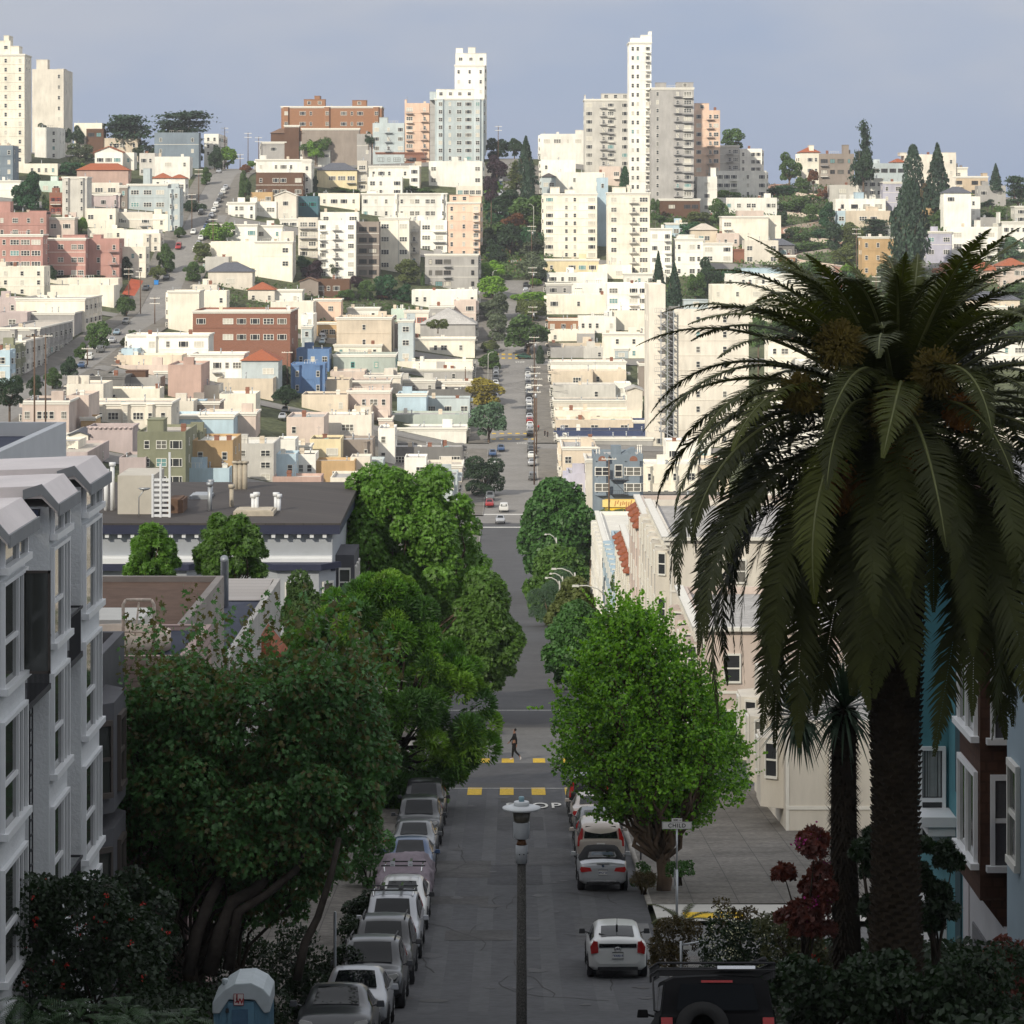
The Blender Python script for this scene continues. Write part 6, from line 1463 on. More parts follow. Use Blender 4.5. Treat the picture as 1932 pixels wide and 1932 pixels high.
 mb = MB(); mb.box(px(222, 182), px(290, 182), 4, 9.5, H-.1, H+2.4); mb.build('rooftop_hut', mat('ivory_render', (.56,.52,.45), .9, .2, .08, 1), root)
 mb = MB()
 for k in range(8): mb.box(px(290, 181), px(322, 181), 2.4, 2.5, H+.1+k*.3, H+.25+k*.3)
 for u in (290, 305, 322): mb.box(px(u, 181)-.06, px(u, 181)+.06, 2.35, 2.55, H-.1, H+2.6 + (u-290)*.04)
 mb.build('slatted_screen', WPAINT, root)
 for u, D, s in ((240, 183, 1), (262, 181, .8), (232, 186, 1.1)):
  mb = MB(); x = px(u, D); mb.tube([(x, D-178, H-.1), (x, D-178, H+1.2), (x+.3, D-178-.2, H+1.6)], .035, 6)
  mb.lathe([(.02, 0), (.3*s, .05), (.48*s, .16)], (x+.35, D-178.2, H+1.6), 16); mb.build('satellite_dish', METAL, root)
black_roof()
# ---------------------------------------------------------------- right-hand houses beyond the palm
TEAL = mat('teal_house_paint', (.08,.23,.27), .8, .3, .08, 1.5); SH = boards('brown_wood_shingle', (.075,.034,.02), (.058,.026,.016), 'xz', 1, sx=.28, sy=.24, mortar=.12)
def right_houses():
 root = empty('house', (11.3, 76.4, 40)); tag(root, 'teal house with narrow arched doors behind the palm trunk', 'house')
 X = lambda x: x-11.3; Y = lambda y: y-76.4; Z = lambda z: z-40
 mb = MB(); mb.box(0, 14, 0, Y(87), 0, Z(57.5)); mb.build('wall', TEAL, root)
 mb = MB(); mb.box(-.3, 14, -.0, Y(87.2), Z(57.503), Z(57.8)); mb.build('roof', R_GREY, root)
 mb = MB(); mb.box(X(10.45), -.003, Y(79.6), Y(84), Z(49.8), Z(57.2)); mb.build('bay', TEAL, root)
 zc, h = (zat(1411, 79.6)+zat(1572, 79.6))/2, 2.3
 mb = MB(); xa, xb = X(10.52), X(11.22)
 for (a, b, c, d) in ((xa, xb, zc+h/2-.1, zc+h/2), (xa-.04, xb+.04, zc-h/2-.12, zc-h/2), (xa, xa+.09, zc-h/2, zc+h/2-.1), (xb-.09, xb, zc-h/2, zc+h/2-.1), (xa+.09, xb-.09, zc-.28, zc-.18)): mb.box(a, b, Y(79.48), Y(79.597), c-40, d-40)
 wn = mb.build('window', WPAINT, root); mb = MB(); mb.box(xa+.09, xb-.09, Y(79.57), Y(79.596), zc-h/2-40, zc+h/2-.1-40); mb.build('pane', GLASS_D, wn)
 mb = MB()
 for k in range(7): mb.box(xa+.12+k*.06, xa+.15+k*.07, Y(79.55), Y(79.566), zc-.15-40, zc+h/2-.12-40)
 mb.build('curtain', mat('grey_net_curtain', (.25,.27,.27), .9, .1, .1, 5), wn)
 for z0, z1 in ((51.5, 55.6), (45, 50.0)):
  mb = MB(); mb.prism([(y, z) for y, z in arch_poly(Y(77.6), z0-40, .9, z1-40)], 'x', -.05, .02); mb.build('arched_door', mat('dark_teal_door', (.02,.06,.075), .6, .4, 0, 1), root)
 mb = MB(); mb.box(-.25, -.003, Y(79.9), Y(83.4), Z(45), Z(48.3)); mb.build('garage_door', WPAINT, root)
 mb = MB(); mb.box(-.9, -.004, Y(78.2), Y(79.5), Z(50.55), Z(50.8)); mb.box(-.7, -.004, Y(78.3), Y(79.4), Z(50.3), Z(50.547)); mb.build('door_hood', WPAINT, root)
 root = empty('house', (11.3, 66, 40)); tag(root, 'brown shingled house with white framed bay windows at right', 'house')
 X = lambda x: x-11.3; Y = lambda y: y-66
 mb = MB(); mb.box(.0, 13, Y(66.5), Y(76.1), 0, Z(60)); mb.build('wall', SH, root)
 mb = MB(); mb.box(-.2, 13, Y(66.4), Y(76.2), Z(60.003), Z(60.3)); mb.build('roof', R_GREY, root)
 mb = MB(); mb.prism([(0, Y(75.0)), (X(10.66), Y(73.2)), (X(10.66), Y(70.0)), (0.9, Y(70.0)), (.9, Y(75.0))], 'z', Z(50.5), Z(59.4)); mb.build('bay', SH, root)
 mb = MB(); mb.prism([(X(10.72), Z(50.497)), (X(11.9), Z(50.497)), (X(11.9), Z(49.6)), (X(11.4), Z(49.6))], 'y', Y(70.05), Y(73)); mb.build('bay_soffit', SH, root)
 za, zb = zat(1632, 70), zat(1463, 70)
 for k, (a, b) in enumerate(((za, zb), (za+2.9, zb+2.9))):
  h = b-a; wn = None
  mb = MB(); xa, xb = X((1868-U0)*70/F), X((1921-U0)*70/F); zc = (a+b)/2-40
  mb.box(xa, xb, Y(69.88), Y(69.997), zc+h/2-.1, zc+h/2+.02); mb.box(xa-.1, xb+.1, Y(69.8), Y(69.997), zc-h/2-.14, zc-h/2)
  for q in (xa, xb-.1): mb.box(q, q+.1, Y(69.88), Y(69.997), zc-h/2, zc+h/2-.1)
  mb.box(xa+.1, xb-.1, Y(69.9), Y(69.996), zc-.05, zc+.05); wn = mb.build('window', WPAINT, root)
  mb = MB(); mb.box(xa+.1, xb-.1, Y(69.95), Y(69.994), zc-h/2, zc+h/2-.1); mb.build('pane', mat('slatted_blind_glass', (.10,.10,.11), .2, .6, .1, 30), wn)
  mb = MB(); x = X(10.655)
  mb.box(x-.1, x, Y(70.3), Y(73.0), zc+h/2-.1, zc+h/2+.02); mb.box(x-.2, x, Y(70.1), Y(73.1), zc-h/2-.14, zc-h/2)
  for q in (70.3, 72.9, 71.6): mb.box(x-.1, x, Y(q), Y(q+.1), zc-h/2, zc+h/2-.1)
  wn = mb.build('window', WPAINT, root); mb = MB(); mb.box(x-.03, x-.002, Y(70.4), Y(72.9), zc-h/2, zc+h/2-.1); mb.build('pane', REFL, wn)
 mb = MB(); mb.box(-.12, -.003, Y(75.3), Y(76.2), Z(44), Z(59.5)); mb.build('corner_board', mat('mauve_white_trim', (.46,.44,.46), .7, .3, .05, 1), root)
 mb = MB(); mb.box(-.1, -.003, Y(66.6), Y(75.2), Z(44), Z(49.9)); gd = mb.build('garage_wall', mat('dull_white_garage_paint', (.40,.40,.42), .7, .3, .08, 1), root)
 mb = MB(); mb.box(-.15, -.103, Y(71.6), Y(74.5), Z(44.2), Z(49)); mb.build('garage_door', boards('grey_boarded_door', (.16,.16,.17), (.14,.14,.15), 'z', 1, sx=30, sy=.16, offset=0), gd)
 mb = MB(); mb.box(-.16, -.103, Y(69.2), Y(70.2), Z(44.2), Z(49)); mb.build('entrance_door', WPAINT, gd)
 root = empty('house', (11.3, 60, 40)); tag(root, 'light blue house with a window cut by the right picture edge', 'house')
 LB = mat('light_blue_house_paint', (.30,.38,.43), .8, .3, .05, 1); Y = lambda y: y-60
 mb = MB(); mb.box(0, 12, Y(58), Y(66.3), 0, Z(61)); mb.build('wall', LB, root)
 mb = MB(); mb.prism([(0, Y(66.2)), (X(10.5), Y(65.2)), (X(10.5), Y(63)), (.8, Y(63))], 'z', Z(50.6), Z(60)); mb.build('bay', LB, root)
 mb = MB(); mb.box(-.2, 12, Y(57.8), Y(66.4), Z(61.003), Z(61.3)); mb.build('roof', R_GREY, root)
 window(root, 's', 0, Z(53.6), 1.2, 2.2, Y(64.1), FR_W, REFL, -PI/2, X(10.497)-.003); window(root, 's', X(10.95), Z(53.6), .6, 2.2, Y(62.997), FR_W, REFL)
right_houses()
# planted banks at both sides of the street foot
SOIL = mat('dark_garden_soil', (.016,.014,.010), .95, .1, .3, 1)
def bank(name, x0, x1, zf):
 xs = np.linspace(x0, x1, 14); yy = np.arange(40, 84, 1.5); mb = MB(); rg = np.random.default_rng(2)
 vs = [(x, y, zf(x, y) + rg.uniform(-.08, .08)) for y in yy for x in xs]; n = len(xs)
 mb.add(vs, [(j*n+i, j*n+i+1, (j+1)*n+i+1, (j+1)*n+i) for j in range(len(yy)-1) for i in range(n-1)], 0, True); tag(mb.build(name, SOIL), kind='structure')
def zbr(x, y):
 top = np.interp(y, [40, 50, 58, 66, 74, 84], [54.4, 52.7, 51.5, 49.9, 48.3, 45.0]); e_ = min(1, max(0, (x-5.9)/1.1)); return (TZ(0, y)+.1)*(1-e_) + top*e_
def zbl(x, y):
 top = np.interp(y, [40, 50, 58, 66, 74, 84], [54.0, 52.0, 50.4, 48.6, 47.0, 45.2]); e_ = min(1, max(0, (-x-6.3)/1.0)); return (TZ(0, y)+.1)*(1-e_) + top*e_
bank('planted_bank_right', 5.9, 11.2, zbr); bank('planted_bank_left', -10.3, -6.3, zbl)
# ================================================================== HERO TREES
def rot_to(d):
 return Vector(d).to_track_quat('Z', 'Y').to_matrix()
def limb_points(a, b, r, wob=.25, n=5):
 a, b = Vector(a), Vector(b); out_ = []
 L = (b-a).length
 for i in range(n+1):
  t = i/n; o = Vector((r.uniform(-1, 1), r.uniform(-1, 1), r.uniform(-.4, .4)))*wob*L*.12*math.sin(PI*t); out_.append(a.lerp(b, t) + o)
 return out_
def hero_tree(label, name, D, ucen, vtop, vbot, width_px, lobes_n, leafn, leaf, size, lmat, bark, seed, base=None, shape='dome', droop=.3, lr=(.16, .26), stems=1, depth=1.0, limb=.5, ltop=.5, out_w=.5, low=-.5, shell=.35, env=None, lean=0, mats=None, group=None):
 rg = np.random.default_rng(seed); r = random.Random(seed); x = (ucen-U0)*D/F; k = D/F; Wm = width_px*k; zt, zb = zat(vtop, D), zat(vbot, D); g = TZ(x, D)-.25 if base is None else base[2]
 bx = x if base is None else base[0]; by = D if base is None else base[1]
 root = empty(name, (bx, by, g)); tag(root, label, 'tree', group)
 Hc = zt-zb; lb = []
 ctr = Vector((x-bx, D-by, zb-g))
 for i in range(lobes_n):
  t = (i+.5)/lobes_n; zz = t; ang = i*2.39996 + r.uniform(-.4, .4)
  prof = env(t) if env else math.sqrt(max(.02, 1-((t-.42)/.62)**2))
  rl = r.uniform(*lr)*min(Wm, Hc)*(.75 + .35*prof); rr = max(0, .5*Wm*prof - rl*.85)*math.sqrt(r.uniform(.25, 1))
  lb.append((ctr.x + rr*math.cos(ang) + lean*t, ctr.y + rr*math.sin(ang)*depth, ctr.z + rl*.6 + zz*(Hc - rl*1.5), rl))
 p, d = lobes_points(lb, leafn, rg, shell, low)
 if leaf is LEAF5 or leaf is FAN: al = d + np.array([0, 0, -droop])
 else: al = None
 V = leaf_cloud(p, d, size, leaf, rg, out_w, along=al)
 me = np_mesh('crown', V, len(leaf), mats or [lmat], midx=(rg.integers(0, len(mats), len(p)) if mats else None)); link('crown', me, root)
 mb = MB(); fork = Vector((0, 0, max(1.0, (zb-g)*.75)))
 for s in range(stems):
  a = s*2.1; b0 = Vector((math.cos(a)*.25*(stems > 1), math.sin(a)*.25*(stems > 1), -.1)); tr = Wm*.022 + .05
  top = fork + Vector((math.cos(a)*.8*(stems > 1), math.sin(a)*.5*(stems > 1), r.uniform(-.2, .3)))
  pts = limb_points(b0, top, r, .8); mb.tube(pts, list(np.linspace(tr*1.25, tr*.8, len(pts))), 12)
  for i, q in enumerate(lb):
   if i % stems != s or r.random() < 1-ltop*1.5: continue
   e_ = Vector(q[:3]); pts = limb_points(top - Vector((0, 0, r.uniform(0, .5))), e_, r, 1.2); mb.tube(pts, list(np.linspace(tr*limb, .02, len(pts))), 7)
   for w2 in range(3):
    d2 = Vector((r.uniform(-1, 1), r.uniform(-1, 1), r.uniform(-.3, 1))).normalized()*q[3]*.9; pts2 = limb_points(e_, e_+d2, r, .8, 3); mb.tube(pts2, list(np.linspace(.03, .008, len(pts2))), 5)
 mb.build('trunk', [bark], root)
 return root, lb
LF = lambda n, c, t=.25: mat('leaf_' + n, c, .5, .4, .38, 1.1, trans=t, scale2=9)
L_SYC = LF('sycamore', (.11,.23,.030)); L_SYC2 = LF('sycamore_low', (.085,.17,.028)); L_MAP = LF('maple', (.080,.19,.055)); L_MAP2 = LF('maple_reddish', (.11,.10,.030)); L_PIT = LF('tufted', (.09,.21,.022)); L_PIT2 = LF('tufted_fresh', (.15,.28,.03)); L_PIT3 = LF('tufted_old', (.05,.125,.022)); L_GIN = LF('lime', (.16,.34,.020)); L_GIN2 = LF('lime_shade', (.065,.17,.022)); L_DK = LF('plane_dark', (.06,.15,.032))
# big sycamore left of the street: tall, irregular, reaching over the kerb
def env_syc(t): return (.35 + 1.05*t if t < .45 else .86 - .55*max(0, t-.62)/.38) if t < 1 else .2
hero_tree('tall leafy sycamore reaching over the left kerb', 'sycamore_tree', 196, 805, 872, 1310, 345, 120, 60000, LEAF5, .30, L_SYC, BARK, 21, lr=(.065, .135), env=lambda t: [.62, .80, .95, 1.0, .98, .92, .80, .62][min(7, int(t*8))], shell=.45, lean=-1.6)
hero_tree('sycamore limbs hanging low over the far kerb', 'sycamore_tree', 186, 915, 1075, 1310, 170, 60, 20000, LEAF5, .28, L_SYC2, BARK, 22, base=(-5.6, 188, TZ(0, 188)), lr=(.10, .19), env=lambda t: [.5, .75, .95, 1, .9, .8, .6, .45][min(7, int(t*8))])
# tufted evergreen in the middle
def tufted():
 rg = np.random.default_rng(31); r = random.Random(31); D = 141.0; x = -5.6; g = TZ(-5.6, D)-.2; root = empty('evergreen_tree', (x, D, g)); tag(root, 'round evergreen with dense bright tufts, left of the crosswalk', 'tree')
 P_, D_, A_ = [], [], []; k = D/F; tufts = []
 def envp(v):                                   # left and right outline by height
  return np.interp(v, [1095, 1150, 1230, 1320, 1400, 1470, 1540], [655, 615, 545, 545, 600, 640, 700]), np.interp(v, [1095, 1150, 1230, 1320, 1430, 1480, 1540], [740, 805, 860, 915, 900, 850, 770])
 for i in range(250):
  v = 1098 + 440*((i+.5)/250)**.95; l, rr = envp(v); uc, hw_ = (l+rr)/2, (rr-l)/2; a = r.uniform(0, 2*PI); q = r.uniform(.80, 1.08)
  if r.random() < .15: q = r.uniform(.3, .8)
  cx = (uc-U0)*k + hw_*k*q*math.cos(a) - x; cy = hw_*k*q*.8*math.sin(a); z = zat(v, D)-g + .15*r.uniform(-1, 1)
  if math.sin(a) > .55 and q > .8: continue
  tufts.append((cx, cy, z)); rad = r.uniform(.48, .82); n = 560
  outd = np.array([math.cos(a), math.sin(a)*.8, .9 + (1540-v)/500]); outd /= np.linalg.norm(outd)
  d = rg.normal(size=(n, 3)) + outd*.9; d /= np.linalg.norm(d, axis=1, keepdims=True)
  P_.append(np.array([cx, cy, z]) + d*rad*rg.uniform(.86, 1, (n, 1))); D_.append(d); A_.append(d)
 p, d = np.concatenate(P_), np.concatenate(D_); V = leaf_cloud(p, np.cross(d, rg.normal(size=d.shape)), .26, np.array([(-.5, -.14), (.5, -.05), (.5, .05), (-.5, .14)]), rg, .6, along=d*2.5)
 link('crown', np_mesh('crown', V, 4, [L_PIT, L_PIT2, L_PIT3], midx=np.repeat(rg.integers(0, 3, len(tufts)), 560)), root)
 mb = MB(); mb.tube([(0, 0, -.2), (.1, 0, 1.5), (-.1, .1, 3)], [.35, .28, .25], 12)
 for q in tufts[::4]: mb.tube([(-.1, .1, r.uniform(1.5, 3.5)), (q[0]*.5, q[1]*.5, q[2]*.5+1), q], [.14, .07, .02], 6)
 mb.build('trunk', [BARK_D], root)
tufted()
# the dark front maple with sinuous trunks
def env_map(t): return [.55, .72, .90, 1.0, 1.0, .98, .94, .84][min(7, int(t*8))]
mroot, mlb = hero_tree('broad dark maple with bare sinuous trunks at lower left', 'maple_tree', 81, 465, 1232, 1745, 600, 135, 90000, LEAF5, .155, L_MAP, BARK_D, 41, base=(-7.9, 79.5, TZ(-8, 79)-.2), lr=(.07, .14), env=env_map, stems=3, droop=.6, limb=.22, ltop=.25, mats=[L_MAP, L_MAP, L_MAP, L_MAP2], depth=.7)
def shoots():                                       # upright reddish sprays along the top of the maple
 rg = np.random.default_rng(8); r = random.Random(8); P_, A_ = [], []; mb = MB(); D = 80.5
 for i in range(75):
  u = r.uniform(235, 760); vb = 1330 if u < 300 else 1290; x = (u-U0)*D/F - mroot.location.x; y = D + r.uniform(-3, 2.5) - mroot.location.y; z0 = zat(vb, D) - mroot.location.z; h = r.uniform(.7, 1.6)*(1 if u < 700 else .7)
  for s in range(int(h*22)):
   zz = z0 + h*(s/(h*13)); a = r.uniform(0, 2*PI); P_.append((x+math.cos(a)*.12, y+math.sin(a)*.12, zz)); A_.append((math.cos(a), math.sin(a), -.7))
 p = np.array(P_); V = leaf_cloud(p, rg.normal(size=p.shape), .17, LEAF5, rg, .3, along=np.array(A_)); n = len(p)
 link('top_sprays', np_mesh('top_sprays', V, len(LEAF5), [L_MAP, L_MAP2], midx=rg.integers(0, 2, n)), mroot)
shoots()
def trunks():
 mb = MB(); D = 78.0
 def pt(u, v, dy=0): q = P(u, v, D+dy); return q - mroot.location
 for pts, r0, r1 in (([(355, 1840), (372, 1760), (395, 1700), (415, 1660), (425, 1625), (450, 1590), (462, 1540)], .17, .09), ([(395, 1840), (415, 1760), (440, 1700), (480, 1680), (505, 1650), (520, 1610), (540, 1560), (560, 1520)], .2, .1), ([(430, 1830), (450, 1720), (500, 1690), (560, 1640), (575, 1600)], .15, .07), ([(560, 1850), (575, 1780), (600, 1730), (625, 1650), (640, 1580)], .12, .07)):
  q = [pt(u, v, i*.25) for i, (u, v) in enumerate(pts)]; mb.tube(q, list(np.linspace(r0, r1, len(q))), 12)
 mb.build('bare_trunks', [mat('shaded_grey_bark', (.06,.05,.042), .95, .1, .35, 2.5, bump=.5)], mroot)
trunks()
# lime green street tree on the right
def env_gin(t): return [.60, .95, 1.0, .98, .90, .78, .55, .36][min(7, int(t*8))]
groot, glb = hero_tree('lime green street tree with a forked trunk behind the street sign', 'street_tree', 112, 1240, 1140, 1565, 400, 120, 62000, FAN, .125, L_GIN, BARK, 51, base=(5.45, 111, TZ(0, 111)), lr=(.055, .125), env=env_gin, shell=.6, droop=.1, lean=-1.0, mats=[L_GIN, L_GIN, L_GIN2])
def gsprays():
 rg = np.random.default_rng(18); r = random.Random(18); P_ = []
 for q in glb:
  for s in range(9):
   a = r.uniform(0, 2*PI); el_ = r.uniform(-.1, 1.4); d = Vector((math.cos(a)*math.cos(el_), math.sin(a)*math.cos(el_), math.sin(el_))); L = q[3] + r.uniform(.2, .95)
   for k in range(18): t = .5 + .5*k/18; c = Vector(q[:3]) + d*L*t; P_.append((c.x + r.uniform(-.05, .05), c.y + r.uniform(-.05, .05), c.z + r.uniform(-.05, .05)))
 p = np.array(P_); link('sprays', np_mesh('sprays', leaf_cloud(p, rg.normal(size=p.shape), .12, FAN, rg, .3), len(FAN), [L_GIN]), groot)
 mb = MB(); mb.tube([(0, 0, -.1), (.02, 0, .7), (-.05, 0, 1.5), (-.25, 0, 2.2), (-.7, 0, 3.4), (-1.4, .2, 5)], [.27, .22, .22, .17, .14, .08], 12); mb.tube([(-.02, 0, 1.3), (.3, 0, 2.1), (.7, -.1, 3.2), (1.2, 0, 5)], [.2, .16, .12, .07], 12); mb.build('forked_trunk', [BARK], groot)
gsprays()
hero_tree('big round dark green tree right of the central street', 'street_tree', 395, 1050, 898, 1090, 160, 60, 22000, DIAMOND, .60, L_DK, BARK, 64, lr=(.10, .2), base=(6.2, 396, TZ(0, 396)))
hero_tree('second round tree lower on the right kerb', 'street_tree', 325, 1052, 1025, 1180, 135, 50, 16000, DIAMOND, .50, L_SYC2, BARK, 65, lr=(.10, .2), base=(5.6, 326, TZ(0, 326)))
hero_tree('yellowish green tree among the street lamps', 'street_tree', 262, 1085, 1085, 1235, 110, 40, 12000, DIAMOND, .40, LEAF['olive'], BARK, 66, lr=(.10, .2))
hero_tree('dark green tree behind the lime green street tree', 'street_tree', 228, 1085, 1130, 1300, 125, 46, 14000, DIAMOND, .36, L_DK, BARK, 67, lr=(.10, .2))
# young maples in front of the black roofed corner house
hero_tree('slender young maple left before the grey corner house', 'maple_tree', 160, 288, 985, 1095, 125, 34, 5200, LEAF5, .30, L_SYC, BARK, 61, lr=(.08, .15), env=lambda t: [.7, 1, .95, 1, .7, .8, .5, .45][min(7, int(t*8))])
hero_tree('bushy young maple right before the grey corner house', 'maple_tree', 162, 432, 968, 1098, 175, 44, 9000, LEAF5, .30, L_SYC2, BARK, 62, lr=(.09, .18), env=lambda t: [.8, 1, .9, 1, .95, .8, .75, .5][min(7, int(t*8))])
hero_tree('small maple left of the bay windowed house corner', 'maple_tree', 165, 568, 1100, 1210, 90, 12, 3600, LEAF5, .28, L_SYC, BARK, 63, lr=(.16, .26))
# ================================================================== PALM
L_PALM = mat('palm_leaflet', (.040,.046,.010), .55, .2, .3, 1.0, trans=.12, tint=.2); L_PALMY = mat('palm_leaflet_yellowing', (.070,.080,.014), .55, .22, .3, 1.0, trans=.18, tint=.2); L_PALMD = mat('dead_palm_leaflet', (.09,.065,.03), .7, .2, .3, 1.0)
RACH = mat('palm_rachis', (.12,.13,.04), .5, .4, .2, 3)
def frond_mesh(e0, L, bend, seed, m, wf=1.0):
 """one feather frond: arching midrib and two combs of narrow leaflets"""
 rg = np.random.default_rng(seed); n = 64; e_ = e0; p = np.array([0., 0., 0.]); pts = []; tang = []
 for i in range(n+1):
  t = i/n; pts.append(p.copy()); d = np.array([math.cos(e_), 0, math.sin(e_)]); tang.append(d); p = p + d*L/n; e_ -= bend*(.35 + 1.6*t)/n
  e_ = max(e_, -PI/2 - .05)
 V = []
 for i in range(5, n):
  for h in (0, .5):
   t = (i+h)/n; c = pts[i]*(1-h) + pts[i+1]*h; d = tang[i]; up = np.array([-d[2], 0, d[0]]); ll = L*.112*wf*math.sin(PI*min(1, .12 + t*.86))**.55*(1 if t < .8 else (1-t)/.2*.7+.3); lw = .036*L/4.5
   for s in (-1, 1):
    side = np.array([0., s, 0.]); ax = side*(.86+rg.uniform(-.06, .06)) + d*(.42+.25*t) + up*(.28 - .30*t) + rg.normal(size=3)*.09; ax /= np.linalg.norm(ax)
    mid = c + ax*ll*.55 + np.array([0, 0, -.02*ll]); tip = c + ax*ll + np.array([0, 0, -.16*ll])
    w_ = np.cross(ax, up); w_ = w_/np.linalg.norm(w_)*lw*.5
    V += [c - w_, c + w_, mid + w_*.95, mid - w_*.95, mid - w_*.95, mid + w_*.95, tip, tip]
 me = np_mesh('leaflets', np.array(V), 4, [m])
 mb = MB(); mb.tube([pts[i] for i in range(0, n, 3)], [.045*(1-i/n)*L/4.5 + .008 for i in range(0, n, 3)], 6, 0)
 rm = mb.mesh('frond', [RACH]); return rm, me
def palm():
 D = 55.0; cx, cz = (1690-U0)*D/F, zat(790, D); g = zbr(7, D)-.3; root = empty('palm_tree', (cx, D, g)); tag(root, 'huge date palm with hanging fronds and a thick scaly trunk', 'palm tree')
 h = cz-g; sh = []
 for k in range(20):
  t = k/19; e0 = R(86 - 122*t); bend = R((52 if t < .3 else 72 if t < .5 else 92) + 14*math.sin(k*1.7)); L = (2.9 + 6.2*min(t, .35)) + .45*math.sin(k*2.3) + max(0, t-.5)*2.3
  sh.append(frond_mesh(e0, L, bend, 100+k, L_PALM if k % 3 else L_PALMY, 1.0 if t < .4 else .9))
 N = 180; r = random.Random(5); extra = []
 for i in range(N):
  t = i/(N-1); k = min(19, int(t**.8*20)); az_ = i*2.39996 + r.uniform(-.12, .12); rm, lm_ = sh[k]
  rr = .28*(.4 + .7*t); lc = (math.cos(az_)*rr, math.sin(az_)*rr, h + .35*(1-t) - .45*t); ro = (r.uniform(-.22, .22), 0, az_); s = r.uniform(.88, 1.08)
  f = link('frond', rm, root, lc, ro, (s, s, s)); lf = link('leaflets', lm_, f)
  if i >= 98: extra.append((f, lf))
 mbx = []; dg = bpy.context.evaluated_depsgraph_get(); bpy.context.view_layer.update()
 V = []
 for f, lf in extra:                               # beyond the hundredth frond: one mass of lowest fronds
  M = Matrix.LocRotScale(f.location, f.rotation_euler, f.scale); co = np.empty(len(lf.data.vertices)*3, np.float32); lf.data.vertices.foreach_get('co', co); co = co.reshape(-1, 3); V.append(co @ np.array(M.to_3x3()).T + np.array(M.translation))
  bpy.data.objects.remove(lf); bpy.data.objects.remove(f)
 tag(link('lower_fronds', np_mesh('lower_fronds', np.concatenate(V), 4, [L_PALM]), root), kind='stuff')
 mb = MB(); zt = h - .3; prof = [(.56, -.3), (.50, .4), (.43, 1.4), (.40, 2.6), (.39, 4.0), (.42, 5.4), (.52, zt-1.6), (.66, zt-.7), (.62, zt), (.3, zt+.6)]; mb.lathe(prof, (0, 0, 0), 28)
 n = 0
 while n < 1150:
  z = .1 + (zt-.1)*n/1150; a = n*2.39996; rad = np.interp(z, [q[1] for q in prof], [q[0] for q in prof]); c = Vector((math.cos(a)*rad, math.sin(a)*rad, z)); o = Vector((math.cos(a), math.sin(a), .75)).normalized(); tt = Vector((-math.sin(a), math.cos(a), 0)); q = o.cross(tt)
  L_ = .09 if z < zt-1.2 else .2
  mb.add([c - tt*.085 - q*.03, c + tt*.085 - q*.03, c + tt*.085 + q*.03, c - tt*.085 + q*.03, c + o*L_ + tt*.05, c + o*L_ - tt*.05], [(0,1,4,5),(2,3,5,4),(1,2,4),(3,0,5)]); n += 1
 mb.build('trunk', [mat('palm_trunk_scales', (.034,.026,.018), .95, .1, .35, 4)], root)
 og = mat('orange_date_strands', (.22,.085,.01), .6, .3, .3, 3); ol = mat('golden_flower_strands', (.13,.095,.014), .6, .3, .3, 3); rg = np.random.default_rng(77)
 for (u, v, rad, m_, hang) in ((1585, 905, .52, og, 1.0), (1690, 770, .6, ol, .5), (1585, 650, .5, ol, -.3), (1510, 735, .4, ol, .5), (1765, 700, .5, ol, .3), (1815, 770, .36, og, .8), (1705, 850, .42, og, .9)):
  q = P(u, v, D - 1.9) - root.location; n = 520; d = rg.normal(size=(n, 3)); d[:, 2] -= hang; d /= np.linalg.norm(d, axis=1, keepdims=True); V = []
  a0 = np.array(q);
  for dd in d:
   L_ = rad*rg.uniform(.55, 1.05); m1 = a0 + dd*L_*.55; m2 = a0 + dd*L_ + np.array([0, 0, -.22*L_*max(hang, .3)]); w_ = np.cross(dd, rg.normal(size=3)); w_ = w_/np.linalg.norm(w_)*.008
   V += [a0 - w_, a0 + w_, m1 + w_, m1 - w_, m1 - w_*1.3, m1 + w_*1.3, m2 + w_, m2 - w_]
   for s in range(3): c = m1 + (m2-m1)*rg.uniform(.2, 1) + rg.normal(size=3)*.02; V += [c + np.array(o)*.016 for o in ((-1, 0, -1), (1, 0, -1), (1, 0, 1), (-1, 0, 1))]
  link('date_cluster', np_mesh('date_cluster', np.array(V), 4, [m_]), root)
palm()
